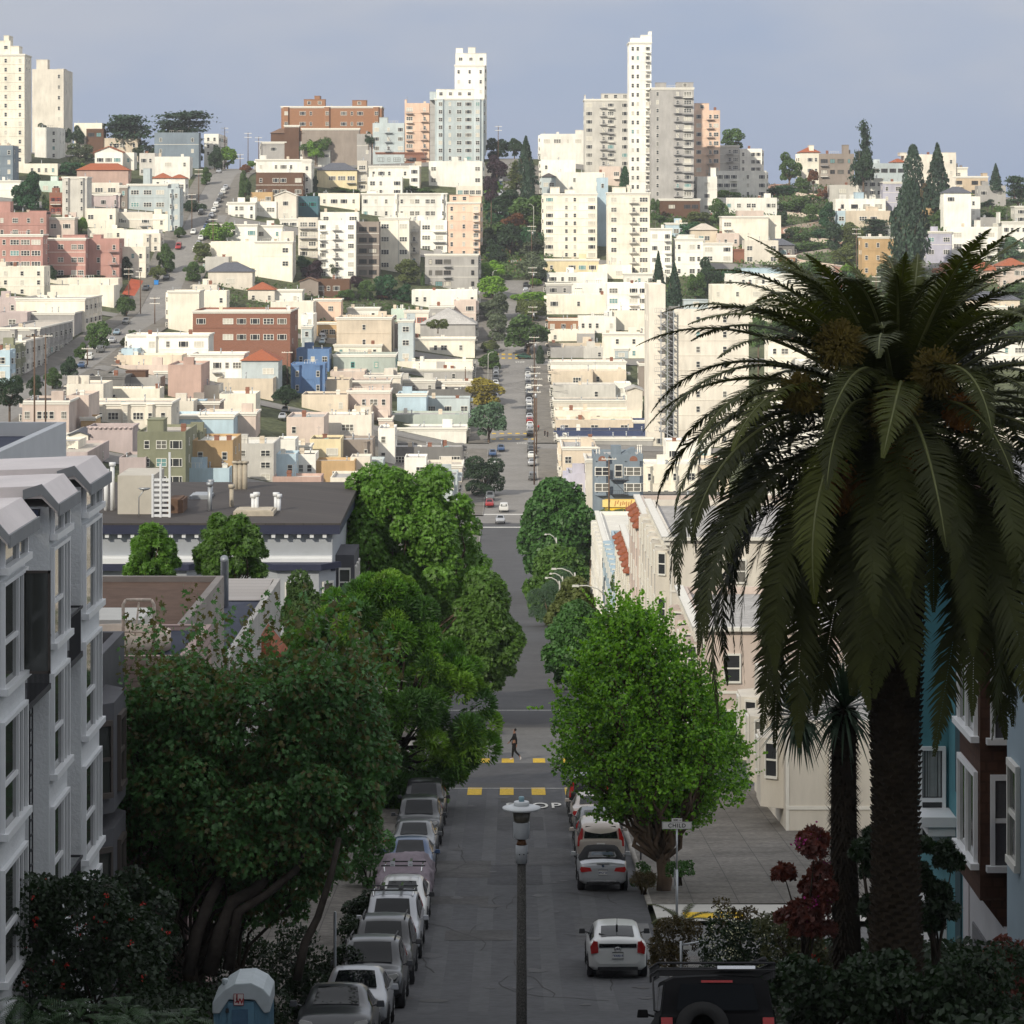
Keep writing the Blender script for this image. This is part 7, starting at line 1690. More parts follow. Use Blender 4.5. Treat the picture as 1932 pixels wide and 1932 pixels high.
def cabbage():
 D = 62.0; x = (1592-U0)*D/F; g = zbr(7, D)-.4; h = zat(1335, D)-g; root = empty('palm_tree', (x, D, g)); tag(root, 'slimmer shaggy trunk with spiky leaves left of the date palm trunk', 'palm tree')
 mb = MB(); mb.tube([(.1, 0, 0), (.0, 0, h*.5), (0, 0, h)], [.30, .27, .24], 14); r = random.Random(9)
 for n in range(1500):
  z = h*n/1500; a = n*2.39996; c = Vector((math.cos(a)*.26, math.sin(a)*.26, z)); o = Vector((math.cos(a)*.5, math.sin(a)*.5, -1 if r.random() < .7 else .8)).normalized(); tt = Vector((-math.sin(a), math.cos(a), 0)); L_ = r.uniform(.08, .22)
  mb.add([c - tt*.03, c + tt*.03, c + o*L_ + Vector((math.cos(a), math.sin(a), 0))*.05], [(0,1,2)])
 mb.build('trunk', [mat('shaggy_palm_bark', (.028,.022,.016), .95, .1, .35, 3)], root); rg = np.random.default_rng(6); V = []
 for (cx_, cy_, cz_, R_) in ((0, 0, h, 1.25), (-.95, -.3, h-.1, 1.0), (-.5, .5, h+.7, 1.0)):
  for k in range(230):
   d = rg.normal(size=3); d[2] += .25; d /= np.linalg.norm(d); w_ = np.cross(d, [0, 0, 1.]); w_ = w_/(np.linalg.norm(w_)+1e-6)*.026; a = np.array([cx_, cy_, cz_]); m_ = a + d*R_*.6; t = a + d*R_ + np.array([0, 0, -.22])
   V += [a - w_, a + w_, m_ + w_, m_ - w_, m_ - w_, m_ + w_, t, t]
 link('crown', np_mesh('crown', np.array(V), 4, [mat('dark_sword_leaf', (.035,.065,.035), .5, .4, .3, 2, trans=.1)]), root)
cabbage()
# ================================================================== GARDEN SHRUBS
def shrub(label, cx, cy, z0, w_, h_, d_, n, leaf, size, m, seed, name='shrub', flowers=None, stems=True, lb=None, cat='shrub', group=None):
 rg = np.random.default_rng(seed); r = random.Random(seed); root = empty(name, (cx, cy, z0)); tag(root, label, cat, group)
 L = [(r.uniform(-.36, .36)*w_, r.uniform(-.36, .36)*d_, r.uniform(.12, .78)*h_, r.uniform(.16, .27)*min(w_, h_*1.4)) for _ in range(18)]
 p, d = lobes_points(L, n, rg, .5); V = leaf_cloud(p, d, size, leaf, rg, .4); link('foliage', np_mesh('foliage', V, len(leaf), [m]), root)
 if flowers:
  fm, fn, fs, cl = flowers; P_ = []
  for k in range(fn):
   q = L[r.randrange(len(L))]; dd = rg.normal(size=3); dd[2] = abs(dd[2])*.9; dd[1] -= .6; dd /= np.linalg.norm(dd); c = np.array(q[:3]) + dd*q[3]*1.05
   P_ += [c + rg.normal(size=3)*cl for _ in range(9)]
  P_ = np.array(P_); link('flowers', np_mesh('flowers', leaf_cloud(P_, rg.normal(size=P_.shape), fs, DIAMOND, rg, .2), 4, [fm]), root)
 mb = MB()
 for q in L[:9]: mb.tube([(r.uniform(-.1, .1)*w_, 0, -.3), (q[0]*.6, q[1]*.6, q[2]*.6), q[:3]], [.03, .02, .006], 5)
 mb.build('stems', [BARK_D], root); return root
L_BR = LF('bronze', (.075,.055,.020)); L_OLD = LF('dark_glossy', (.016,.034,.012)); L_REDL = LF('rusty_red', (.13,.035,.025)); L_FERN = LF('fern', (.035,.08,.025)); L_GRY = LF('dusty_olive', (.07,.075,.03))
FL_W = mat('cream_blossom', (.62,.62,.40), .7, .2, .2, 3); FL_R = mat('red_blossom', (.50,.03,.02), .6, .3, .2, 3); FL_P = mat('magenta_blossom', (.42,.03,.22), .6, .3, .2, 3)
def onp(u, v, D): q = P(u, v, D); return q.x, D, q.z
x_, y_, z_ = onp(1278, 1832, 76); shrub('bronze leaved round bush by the white hatchback', x_, y_, z_, 1.35, 1.65, 1.6, 5200, DIAMOND, .075, L_BR, 71)
x_, y_, z_ = onp(1412, 1850, 68); shrub('dark bush with cream blossom sprays', x_, y_, z_, 1.9, 1.5, 1.8, 6500, DIAMOND, .085, L_OLD, 72, flowers=(FL_W, 75, .05, .07))
x_, y_, z_ = onp(1390, 1765, 74); shrub('small dusty rose bush behind the blossoming bush', x_, y_, z_, 1.2, .9, 1.0, 1600, DIAMOND, .08, L_BR, 73)
x_, y_, z_ = onp(1510, 1860, 66); shrub('dusty olive bush left of the palm trunks', x_, y_, z_, 1.6, 1.6, 1.6, 4200, DIAMOND, .09, L_GRY, 74, flowers=(FL_R, 10, .05, .03))
x_, y_, z_ = onp(1520, 1760, 60); shrub('rusty leaved climber with magenta blossom', x_, y_, z_-.3, 1.15, 2.75, 1.0, 2600, LEAF5, .15, L_REDL, 75, name='climbing_plant', flowers=(FL_P, 16, .06, .05), cat='climbing plant')
x_, y_, z_ = onp(1650, 1800, 57.5); shrub('dark leafy climber between the palm trunks', x_, y_, z_, .9, 3.0, .7, 2600, LEAF5, .16, L_OLD, 76, name='climbing_plant', cat='climbing plant')
x_, y_, z_ = onp(1768, 1790, 58); shrub('dark leafy bush hugging the right of the palm trunk', x_, y_, z_, .9, 2.6, .9, 2600, LEAF5, .16, L_OLD, 77)
x_, y_, z_ = onp(1560, 1935, 52); shrub('low green ivy clump left under the palm', x_, y_, z_, 2.2, 1.2, 1.5, 4200, FAN, .11, L_OLD, 78)
x_, y_, z_ = onp(1720, 1935, 51.5); shrub('low dark ivy clump in front of the palm trunk', x_, y_, z_, 2.2, 1.1, 1.5, 4200, FAN, .11, L_OLD, 79)
x_, y_, z_ = onp(1860, 1930, 51.5); shrub('low dark bush at the lower right corner', x_, y_, z_, 1.6, 1.2, 1.4, 3600, DIAMOND, .10, L_OLD, 80)
x_, y_, z_ = onp(1905, 1900, 54); shrub('reddish sprig bush at the right picture edge', x_, y_, z_, .8, 1.4, .8, 1500, DIAMOND, .10, L_REDL, 81)
x_, y_, z_ = onp(165, 1935, 60); shrub('dark wide bush dotted with red blossom at lower left', x_, y_, z_, 3.6, 2.9, 2.4, 26000, DIAMOND, .11, L_OLD, 82, flowers=(FL_R, 60, .05, .03))
x_, y_, z_ = onp(240, 1700, 70); shrub('dark bush under the maple beside the pink boarded house', x_, y_, z_-1.8, 2.2, 3.0, 1.6, 5000, LEAF5, .14, L_OLD, 83)
x_, y_, z_ = onp(1213, 1655, 112); shrub('small round green bush at the street tree foot', x_, y_, z_-.4, .8, 1.1, .7, 1500, DIAMOND, .09, L_DK, 84)
x_, y_, z_ = onp(1280, 1655, 110); shrub('low green bush right of the street tree foot', x_, y_, z_, 1.2, .6, .8, 1500, DIAMOND, .09, L_DK, 85)
x_, y_, z_ = onp(1215, 1672, 110); shrub('rusty dry grass tuft in the street tree pit', x_, y_, z_, 1.0, .5, .8, 1200, NEEDLE, .22, L_BR, 86)
x_, y_, z_ = onp(760, 1600, 112); shrub('red flowering twig bush over the left kerb cars', -5.2, 112, zat(1560, 112)-2.3, 1.6, 2.4, 1.4, 2600, LEAF5, .13, L_MAP, 87, flowers=(FL_R, 26, .05, .05))
for i, (u, v, D, w_, h_) in enumerate(((420, 1850, 74, 1.6, 1.7), (500, 1850, 76, 1.7, 1.9), (585, 1845, 79, 1.5, 1.8), (350, 1830, 80, 2.2, 2.6), (640, 1790, 86, 1.3, 1.9), (660, 1740, 93, 1.3, 2.0), (690, 1690, 100, 1.3, 2.0), (560, 1790, 88, 2.0, 2.4), (460, 1790, 86, 2.0, 2.6))):
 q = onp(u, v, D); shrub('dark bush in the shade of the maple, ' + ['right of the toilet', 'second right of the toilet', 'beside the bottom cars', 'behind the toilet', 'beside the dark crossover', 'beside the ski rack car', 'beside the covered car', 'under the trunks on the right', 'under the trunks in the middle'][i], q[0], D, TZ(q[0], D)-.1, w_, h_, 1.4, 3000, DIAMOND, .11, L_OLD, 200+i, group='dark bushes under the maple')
def ferns():
 r = random.Random(12); rg = np.random.default_rng(12)
 spots = [(30, 1900, 54), (110, 1915, 53), (190, 1890, 54.5), (275, 1905, 53.5), (345, 1880, 55), (240, 1860, 56), (60, 1850, 57), (330, 1925, 52.5), (150, 1865, 56), (395, 1905, 54)]
 for i, (u, v, D) in enumerate(spots):
  q = P(u, v, D); root = empty('fern', (q.x, D, q.z-.55)); tag(root, 'split leaf fern in the bank, ' + ['far left one', 'second from the left edge', 'one under the red blossom bush', 'one left of the toilet', 'upright one by the maple foot', 'small one behind', 'small one at the left bush', 'lowest one at the bottom edge', 'middle one of the bank', 'one touching the toilet side'][i], 'fern', 'ferns in the left planted bank')
  V = []
  for k in range(15):
   a = r.uniform(0, 2*PI); e0 = r.uniform(.5, 1.2); c = np.array([0, 0, .0]); hd = np.array([math.cos(a), math.sin(a), 0]); L_ = r.uniform(.55, .8); e_ = e0; sd = np.array([-math.sin(a), math.cos(a), 0])
   for s in range(16):
    d = hd*math.cos(e_) + np.array([0, 0, math.sin(e_)]); c2 = c + d*L_/16; e_ -= .11
    if s > 4:
     wl = .20*math.sin(PI*(s-3)/13.5)
     for sg in (-1, 1): tip = c2 + sd*sg*wl + d*.07 + np.array([0, 0, -.03]); V += [c*.35+c2*.65, c2, (c2+tip)/2 + d*.012, tip]
    else: V += [c - sd*.012, c + sd*.012, c2 + sd*.012, c2 - sd*.012]
    c = c2
  link('fronds', np_mesh('fronds', np.array(V), 4, [L_FERN]), root)
ferns()
def spiky(u, v, D, R_, label):
 q = P(u, v, D); root = empty('young_palm', (q.x, D, q.z)); tag(root, label, 'young palm'); r = random.Random(int(u))
 for k in range(7):
  rm, le = frond_mesh(R(25 + 50*r.random()), R_, R(60), 300+k, L_PALM, 1.4); f = link('frond', rm, root, (0, 0, 0), (0, 0, k*.9 + .2)); link('leaflets', le, f)
spiky(1285, 1745, 80, 1.1, 'young palm sprouting behind the bronze bush')
def ivy():
 rg = np.random.default_rng(14); P_ = []
 for k in range(26000):
  s = 1 if rg.random() < .62 else -1; y = rg.uniform(44, 78)
  if s > 0: x = rg.uniform(6.1, 11.0); z = zbr(x, y)
  else: x = rg.uniform(-10.2, -6.4); z = zbl(x, y)
  P_.append((x, y, z + rg.random()**2*.45))
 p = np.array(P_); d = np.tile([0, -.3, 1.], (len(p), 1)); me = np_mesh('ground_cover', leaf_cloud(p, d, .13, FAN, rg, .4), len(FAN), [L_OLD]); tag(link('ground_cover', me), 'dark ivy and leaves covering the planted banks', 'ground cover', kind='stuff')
ivy()
# ================================================================== VEHICLES
TYRE = mat('tyre_rubber', (.018,.018,.018), .85, .3, 0, 1); RIM = mat('alloy_rim', (.35,.35,.36), .35, .6, 0, 1, metal=.8); CGLASS = mat('car_glass', (.006,.007,.008), .04, .28, 0, 1)
BLK = mat('black_plastic', (.02,.02,.022), .6, .4, 0, 1); TAIL = mat('red_tail_lamp', (.35,.012,.01), .15, .6, 0, 1); HEAD = mat('clear_head_lamp', (.6,.6,.58), .1, .7, 0, 1); PLATE = mat('white_number_plate', (.6,.6,.58), .5, .4, 0, 1); PLT = mat('plate_lettering', (.03,.05,.16), .6, .3, 0, 1); CHR = mat('chrome', (.7,.7,.7), .12, .8, 0, 1, metal=1)
def paint(n, c, metal=.3, rough=.28):
 m = mat('car_paint_' + n, c, rough, .5, 0, 1, metal=metal); b = m.node_tree.nodes['Principled BSDF']; b.inputs['Coat Weight'].default_value = .35; b.inputs['Coat Roughness'].default_value = .06
 return m
PAINT = dict(white=paint('white', (.62,.62,.60), 0), silver=paint('silver', (.38,.39,.41)), grey=paint('grey', (.14,.145,.15)), dgrey=paint('dark_grey', (.035,.037,.041), .1), black=paint('black', (.010,.010,.012), 0), blue=paint('blue', (.03,.07,.16)), red=paint('red', (.32,.02,.02)), beige=paint('champagne', (.42,.37,.33)), green=paint('green', (.03,.09,.06)), lblue=paint('pale_blue', (.22,.30,.36)))
#            y     zb   zs    zr    ws   wr
PAINT['matt'] = mat('matt_black_paint', (.006,.006,.007), .75, .15, 0, 1)
SHAPES = dict(
 sedan=[(-2.32,.48,.78,.80,.66,.58),(-2.22,.30,.96,.99,.83,.70),(-1.70,.24,1.02,1.07,.89,.72),(-1.0,.22,.99,1.38,.90,.62),(-.3,.22,.97,1.46,.90,.61),(.35,.22,.95,1.42,.90,.61),(1.15,.22,.93,1.00,.89,.74),(1.95,.25,.80,.86,.86,.70),(2.22,.33,.64,.68,.78,.6),(2.33,.45,.56,.57,.6,.5)],
 coupe=[(-2.2,.48,.80,.82,.64,.56),(-2.12,.30,.98,1.01,.82,.70),(-1.55,.24,1.03,1.08,.88,.72),(-.85,.22,.98,1.32,.89,.60),(-.2,.22,.95,1.39,.89,.58),(.3,.22,.93,1.36,.89,.58),(1.05,.22,.92,.98,.88,.74),(1.9,.25,.80,.86,.85,.70),(2.15,.33,.64,.68,.77,.6),(2.24,.45,.56,.57,.6,.5)],
 hatch=[(-2.22,.45,.85,.87,.66,.60),(-2.14,.28,1.06,1.10,.83,.70),(-1.85,.24,1.05,1.22,.87,.66),(-1.1,.22,1.00,1.43,.88,.62),(-.2,.22,.97,1.50,.88,.61),(.45,.22,.95,1.42,.88,.62),(1.35,.22,.92,1.0,.87,.76),(1.95,.25,.78,.84,.84,.68),(2.2,.33,.62,.66,.75,.58),(2.28,.45,.55,.56,.6,.5)],
 suv=[(-2.32,.50,.98,1.0,.72,.66),(-2.26,.34,1.10,1.14,.88,.76),(-2.0,.28,1.08,1.62,.93,.70),(-1.2,.26,1.06,1.74,.94,.71),(-.2,.26,1.05,1.76,.94,.71),(.45,.26,1.04,1.68,.94,.70),(1.2,.26,1.04,1.12,.93,.80),(2.0,.30,.96,1.02,.91,.76),(2.28,.38,.78,.82,.82,.66),(2.38,.5,.64,.65,.66,.56)],
 jeep=[(-2.2,.6,1.2,1.22,.90,.82),(-2.16,.45,1.25,1.30,.94,.82),(-2.1,.42,1.25,1.88,.95,.80),(-1.2,.40,1.25,1.92,.95,.80),(-.2,.40,1.24,1.92,.95,.80),(.35,.40,1.22,1.86,.95,.80),(.8,.40,1.20,1.28,.94,.84),(1.9,.42,1.14,1.2,.92,.82),(2.15,.5,1.0,1.05,.88,.78),(2.2,.6,.9,.92,.8,.7)])
CAB = dict(sedan=(1.72, 1.17, 4.05), coupe=(1, 1, 1), hatch=(1, 1, 1), suv=(1, 1, 1), jeep=(1, 1, 1))
def lattice(shape, sub=4):
 S = np.array(SHAPES[shape]); n = len(S); out_ = []
 for i in range(n-1):
  p0, p1, p2, p3 = S[max(i-1, 0)], S[i], S[i+1], S[min(i+2, n-1)]
  for k in range(sub):
   t = k/sub; q = .5*((2*p1) + (-p0+p2)*t + (2*p0-5*p1+4*p2-p3)*t*t + (-p0+3*p1-3*p2+p3)*t**3); lin = p1*(1-t) + p2*t
   q = q*.6 + lin*.4; out_.append(q)
 out_.append(S[-1]); return np.array(out_)
def section(q):
 y, zb, zs, zr, ws, wr = q; cab = zr - zs
 pts = [(0, zb), (ws*.84, zb), (ws*.985, zb+.10), (ws, zb+(zs-zb)*.55), (ws*.985, zs-.05), (ws*.945, zs)]
 pts += [(wr + .03*min(1, cab*3), zr - min(.07, cab*.4)), (wr*.86, zr), (wr*.45, zr+.02), (0, zr+.03)]
 return pts
CARM = {}
def car_parts(shape, simple=False):
 key = (shape, simple)
 if key in CARM: return CARM[key]
 Lt = lattice(shape, 2 if simple else 4); nS = len(Lt); mb = MB(); k = 10; vs = []
 for q in Lt:
  s = section(q); vs += [(x, q[0], z) for x, z in s] + [(-x, q[0], z) for x, z in s[-2:0:-1]]
 n = 18; fs = []
 for i in range(nS-1):
  for j in range(n): fs.append((i*n+j, i*n+(j+1) % n, (i+1)*n+(j+1) % n, (i+1)*n+j))
 fs += [tuple(range(n)), tuple(range(nS*n-1, (nS-1)*n-1, -1))]
 mb.add(vs, fs, 0, True); body = mb.mesh('body', [PAINT['silver']]); body.set_sharp_from_angle(angle=R(38))
 import bmesh as _b
 bm = _b.new(); bm.from_mesh(body); _b.ops.recalc_face_normals(bm, faces=bm.faces); bm.to_mesh(body); bm.free()
 S = np.array(SHAPES[shape])
 def at(y): return [np.interp(y, Lt[:, 0], Lt[:, c]) for c in range(6)]
 g = MB()
 def patch(ya, yb, ta, tb, surf, ny=6, nt_=4, off=.012):
  P_ = []
  for i in range(ny+1):
   y = ya + (yb-ya)*i/ny; q = at(y); s = section([y] + q[1:])
   for j in range(nt_+1):
    t = ta + (tb-ta)*j/nt_
    if surf == 'side': a, b = s[5], s[6]; p = (a[0]*(1-t)+b[0]*t + off, y, a[1]*(1-t)+b[1]*t)
    else: x = -1 + 2*t; w_ = s[7][0]*1.02; p = (x*w_*.98, y, s[7][1] + .02 + off - .02*abs(x)**3 + 0.012)
    P_.append(p)
  m_ = nt_+1; f = [(i*m_+j, i*m_+j+1, (i+1)*m_+j+1, (i+1)*m_+j) for i in range(ny) for j in range(nt_)]
  g.add(P_, f, 0, True)
  if surf == 'side': g.add([(-x, y, z) for x, y, z in P_], [t_[::-1] for t_ in f], 0, True)
 if shape == 'sedan': win = (-1.45, .95); ws_ = (.42, 1.12); rw = (-1.64, -1.06)
 elif shape == 'coupe': win = (-.7, .85); ws_ = (.36, 1.02); rw = (-1.45, -1.02)
 elif shape == 'hatch': win = (-1.7, 1.15); ws_ = (.5, 1.3); rw = (-1.92, -1.16)
 elif shape == 'suv': win = (-1.95, .95); ws_ = (.5, 1.16); rw = (-2.22, -2.02)
 else: win = (-2.0, .5); ws_ = (.4, .78); rw = (-2.15, -2.11)
 mid = (win[0]+win[1])/2
 patch(win[0]+.06, mid-.04, .12, .86, 'side'); patch(mid+.04, win[1]-.06, .12, .86, 'side')
 patch(ws_[0], ws_[1], .07, .93, 'top')
 if shape in ('suv', 'jeep'):
  q0, q1 = section([0] + at(-2.2)[1:]), section([0] + at(-2.0)[1:]); zb_, zt_ = (1.12, 1.56) if shape == 'suv' else (1.32, 1.78); y_ = -2.245 if shape == 'suv' else -2.17
  g.add([(-.66, y_-.05, zb_), (.66, y_-.05, zb_), (.58, y_+.18 if shape == 'suv' else y_, zt_), (-.58, y_+.18 if shape == 'suv' else y_, zt_)], [(0,1,2,3)], 0)
 else: patch(rw[0], rw[1], .06, .94, 'top')
 glass = g.mesh('windows', [CGLASS])
 CARM[key] = (body, glass); return CARM[key]
def wheel_mesh():
 if 'w' in CARM: return CARM['w']
 mb = MB(); mb.lathe([(.20, -.10), (.31, -.10), (.335, -.07), (.335, .07), (.31, .10), (.20, .10)], (0, 0, 0), 22, 0); t = mb.mesh('wheel', [TYRE])
 m2 = MB(); m2.lathe([(.2, -.02), (.21, .075), (.17, .085), (.05, .06)], (0, 0, 0), 20, 0)
 for k in range(5): a = k*2*PI/5; m2.bar((.04*math.cos(a), .04*math.sin(a), .08), (.19*math.cos(a), .19*math.sin(a), .085), .022, 0)
 CARM['w'] = (t, m2.mesh('rim', [RIM])); return CARM['w']
def slope(x, y): return math.atan2(TZ(x, y+2) - TZ(x, y-2), 4)
def car(shape, pcol, x, y, label, away=True, cat='car', plate=None, roof=None, rails=False, name='parked_car', zoff=0.0, group=None, yaw=0):
 body, glass = car_parts(shape); sl = slope(x, y); root = empty(name, (x, y, TZ(x, y) + .02 + zoff)); tag(root, label, cat, group)
 root.rotation_euler = (sl if away else -sl, 0, (0 if away else PI) + yaw)
 b = link('body', body, root); b.material_slots[0].link = 'OBJECT'; b.material_slots[0].material = PAINT[pcol]; link('windows', glass, root)
 S = SHAPES[shape]; L0, L1 = S[0][0], S[-1][0]; ws = S[4][4]; zt = 1.0 if shape in ('suv', 'jeep') else .84; sc = 1.12 if shape in ('suv', 'jeep') else 1.0
 if shape == 'jeep': sc = 1.2
 wt, rm = wheel_mesh()
 for sx in (-1, 1):
  for yy in (L0+.82, L1-.86):
   mb = MB(); mb.tube([(sx*(ws-.25), yy, .335*sc), (sx*(ws+.006), yy, .335*sc)], .39*sc, 20); mb.build('wheel_arch', BLK, root)
   w_ = link('wheel', wt, root, (sx*(ws-.075), yy, .335*sc), (0, sx*PI/2, 0), (sc, sc, 1)); link('rim', rm, w_, (0, 0, 0))
 rb = L0 - .0; z0 = S[1][2]
 for sx in (-1, 1):                                  # lamps
  mb = MB()
  if shape == 'hatch': mb.prism([(sx*.58, .78), (sx*.80, .74), (sx*.83, .95), (sx*.72, 1.12), (sx*.60, 1.10)], 'y', L0-.02, L0+.25)
  elif shape == 'suv': mb.prism([(sx*.70, .82), (sx*.90, .82), (sx*.885, 1.12), (sx*.74, 1.5), (sx*.68, 1.5), (sx*.70, 1.1)], 'y', L0+.03, L0+.22)
  elif shape == 'jeep': mb.box(*sorted((sx*.72, sx*.9)), L0-.03, L0+.1, .95, 1.2)
  else: mb.prism([(sx*.40, .74), (sx*.78, .70), (sx*.84, .80), (sx*.80, .90), (sx*.46, .87)], 'y', L0-.01, L0+.25)
  t_ = mb.build('tail_lamp', TAIL, root)
  mb = MB(); zl = .88 if shape in ('suv', 'jeep') else .66
  mb.prism([(sx*.42, zl-.08), (sx*.70, zl-.06), (sx*.80, zl+.04), (sx*.76, zl+.10), (sx*.50, zl+.05)], 'y', L1-.22, L1-.03); mb.build('headlamp', HEAD, root)
  mb = MB(); my = S[5][0] + .42; mz = S[5][2] + .08; mb.box(*sorted((sx*(ws+.02), sx*(ws+.22))), my-.05, my+.08, mz-.06, mz+.09, top=(.02, .02)); mb.bar((sx*(ws-.08), my, mz-.04), (sx*(ws+.06), my, mz), .02); mo = mb.build('door_mirror', PAINT[pcol] if pcol != 'white' else BLK, root); bevel(mo, .02)
 mb = MB(); mb.box(-.52, .52, L1-.10, L1+.01, .34, .52); mb.build('grille', BLK, root)
 mb = MB(); mb.box(-.6, .6, L0+.02, L0+.2, .26, .36); mb.build('lower_bumper', BLK, root)
 mb = MB(); mb.box(-.16, .16, L1-.01, L1+.02, .50, .59); mb.build('front_badge', CHR, root)
 zp = .70 if shape not in ('suv', 'jeep') else .86
 mb = MB(); mb.box(-.155, .155, L0-.035, L0-.01, zp-.085, zp+.085); pl = mb.build('number_plate', PLATE, root)
 if plate:
  text_mesh('plate_text', plate, .10, PLT, pl, (0, L0-.037, zp-.01), (PI/2, 0, 0), sx=.8, bold=.003)
  fr = MB();
  for (a, b_, c, d) in ((-.17, .17, .075, .095), (-.17, .17, -.095, -.085)): fr.box(a, b_, L0-.04, L0-.005, zp+c, zp+d)
  fr.build('plate_frame', BLK, pl)
 if rails or roof == 'rack':
  for sx in (-1, 1): mb = MB(); mb.tube([(sx*.62, -1.7, 1.72), (sx*.64, -1.5, 1.80), (sx*.64, .1, 1.82), (sx*.62, .3, 1.72)], .025, 6); mb.build('roof_rail', BLK if rails else CHR, root)
 if roof == 'rack':
  for yy in (-1.2, -.1): mb = MB(); mb.box(-.75, .75, yy-.04, yy+.04, 1.84, 1.88); mb.build('cross_bar', BLK, root)
  for xx in (-.25, .35): mb = MB(); mb.box(xx-.04, xx+.04, -1.35, .2, 1.90, 1.95); mb.box(xx-.08, xx+.08, .12, .2, 1.88, 2.05); mb.build('ski_carrier', CHR, root)
 return root
# right row, seen from behind
pr = car('hatch', 'white', 3.17, 94.2, 'white hatchback with a split rear window parked alone on the right', plate='9KKR014')
mb = MB(); mb.box(-.56, .56, -2.235, -2.16, .93, 1.04); mb.build('lower_rear_glass', CGLASS, pr)
mb = MB(); mb.bar((-.55, -1.75, 1.28), (-.15, -1.90, 1.20), .02); mb.build('rear_wiper', BLK, pr)
mb = MB(); mb.tube([(0, -1.35, 1.42), (0, -1.45, 1.50)], .03, 6); mb.tube([(0, -1.4, 1.46), (0, -1.55, 1.72)], .008, 5); mb.build('aerial', BLK, pr)
mb = MB(); mb.lathe([(.075, 0), (.075, .012), (.055, .012), (.055, 0)], (0, 0, 0), 20); em = mb.build('rear_emblem', CHR, pr, (0, -2.232, .885), (PI/2, 0, 0), (1.25, .85, 1))
mb = MB(); mb.box(-.10, .10, -2.245, -2.225, .865, .905); mb.build('emblem_bar', CHR, pr)
text_mesh('badge_lettering', 'HYBRID', .07, CHR, pr, (-.42, -2.24, .86), (PI/2, 0, 0), bold=.002) if False else None
bm_ = car('coupe', 'silver', 3.30, 113.6, 'silver convertible with a black fabric roof, rear towards the viewer', plate='8FKD925')
mb = MB(); Lt = lattice('coupe', 4); sel = [q for q in Lt if -1.55 <= q[0] <= .45]; vs = []
for q in sel:
 s = section(q); vs += [(x*1.015, q[0], z + .014) for x, z in s[5:]] + [(-x*1.015, q[0], z + .014) for x, z in s[-2:4:-1]]
n_ = len(section(sel[0])[5:]) + len(section(sel[0])[-2:4:-1])
mb.add(vs, [(i*n_+j, i*n_+j+1, (i+1)*n_+j+1, (i+1)*n_+j) for i in range(len(sel)-1) for j in range(n_-1)], 0, True); mb.build('fabric_roof', mat('black_roof_fabric', (.012,.012,.013), .9, .2, .1, 6), bm_)
mb = MB(); mb.add([(-.42, -1.36, 1.17), (.42, -1.36, 1.17), (.38, -1.12, 1.30), (-.38, -1.12, 1.30)], [(0,1,2,3)]); mb.build('rear_window', mat('sky_lit_rear_glass', (.10,.13,.17), .1, .6, 0, 1), bm_)
mb = MB(); mb.box(-.52, .52, -2.24, -2.19, .36, .40); mb.box(-.22, .22, -2.22, -2.1, 1.0, 1.02); mb.build('bright_bumper_strip', CHR, bm_)
mb = MB(); mb.lathe([(.045, 0), (.045, .01), (.04, .014)], (0, 0, 0), 16); e1 = mb.build('round_emblem', BLK, bm_, (0, -2.205, .93), (PI/2, 0, 0));
mb = MB(); mb.add([(0, 0, .02), (.03, 0, .02), (.021, .021, .02), (0, .03, .02)], [(0,1,2,3)]); mb.add([(0, 0, .02), (-.03, 0, .02), (-.021, -.021, .02), (0, -.03, .02)], [(0,1,2,3)]); mb.build('emblem_quarters', mat('blue_enamel', (.03,.15,.4), .3, .5, 0, 1), e1)
car('suv', 'beige', 3.42, 120.6, 'champagne coloured people carrier behind the silver convertible', plate=None)
car('hatch', 'dgrey', 3.42, 126.8, 'dark grey hatchback third in the right hand row')
car('sedan', 'beige', 3.42, 133.0, 'pale bronze saloon behind the black car at the crosswalk')
car('suv', 'black', 3.45, 139.4, 'black estate nearest the crosswalk on the right')
# left row, facing the viewer
L_ = [('sedan', 'dgrey', -4.1, 72.6, 'dark grey saloon cut by the bottom edge beside the blue toilet'), ('hatch', 'silver', -4.0, 79.4, 'small silver car second from the bottom of the left row'), ('suv', 'dgrey', -3.92, 86.6, 'dark crossover with a dark windscreen in the left row'),
      ('suv', 'black', -3.85, 92.6, 'dark off-roader with a square bright headlamp in the left row'), ('suv', 'silver', -3.8, 98.4, 'silver estate carrying a ski rack'), ('hatch', 'white', -3.7, 104.3, 'white hatchback between the ski rack car and covered car'),
      ('sedan', 'blue', -3.8, 115.6, 'dark blue saloon with a bluish windscreen beyond the covered car'), ('sedan', 'grey', -3.85, 121.6, 'grey saloon half hidden by the red twig bush'), ('suv', 'dgrey', -3.85, 128.0, 'dark grey off-roader under the tufted evergreen'), ('suv', 'black', -3.85, 135.2, 'black car nearest the crosswalk in the left row')]
for i, (s, c_, x, y, lab) in enumerate(L_):
 car(s, c_, x, y, lab, away=False, roof='rack' if 'ski' in lab else None, rails=(i in (2, 3)))
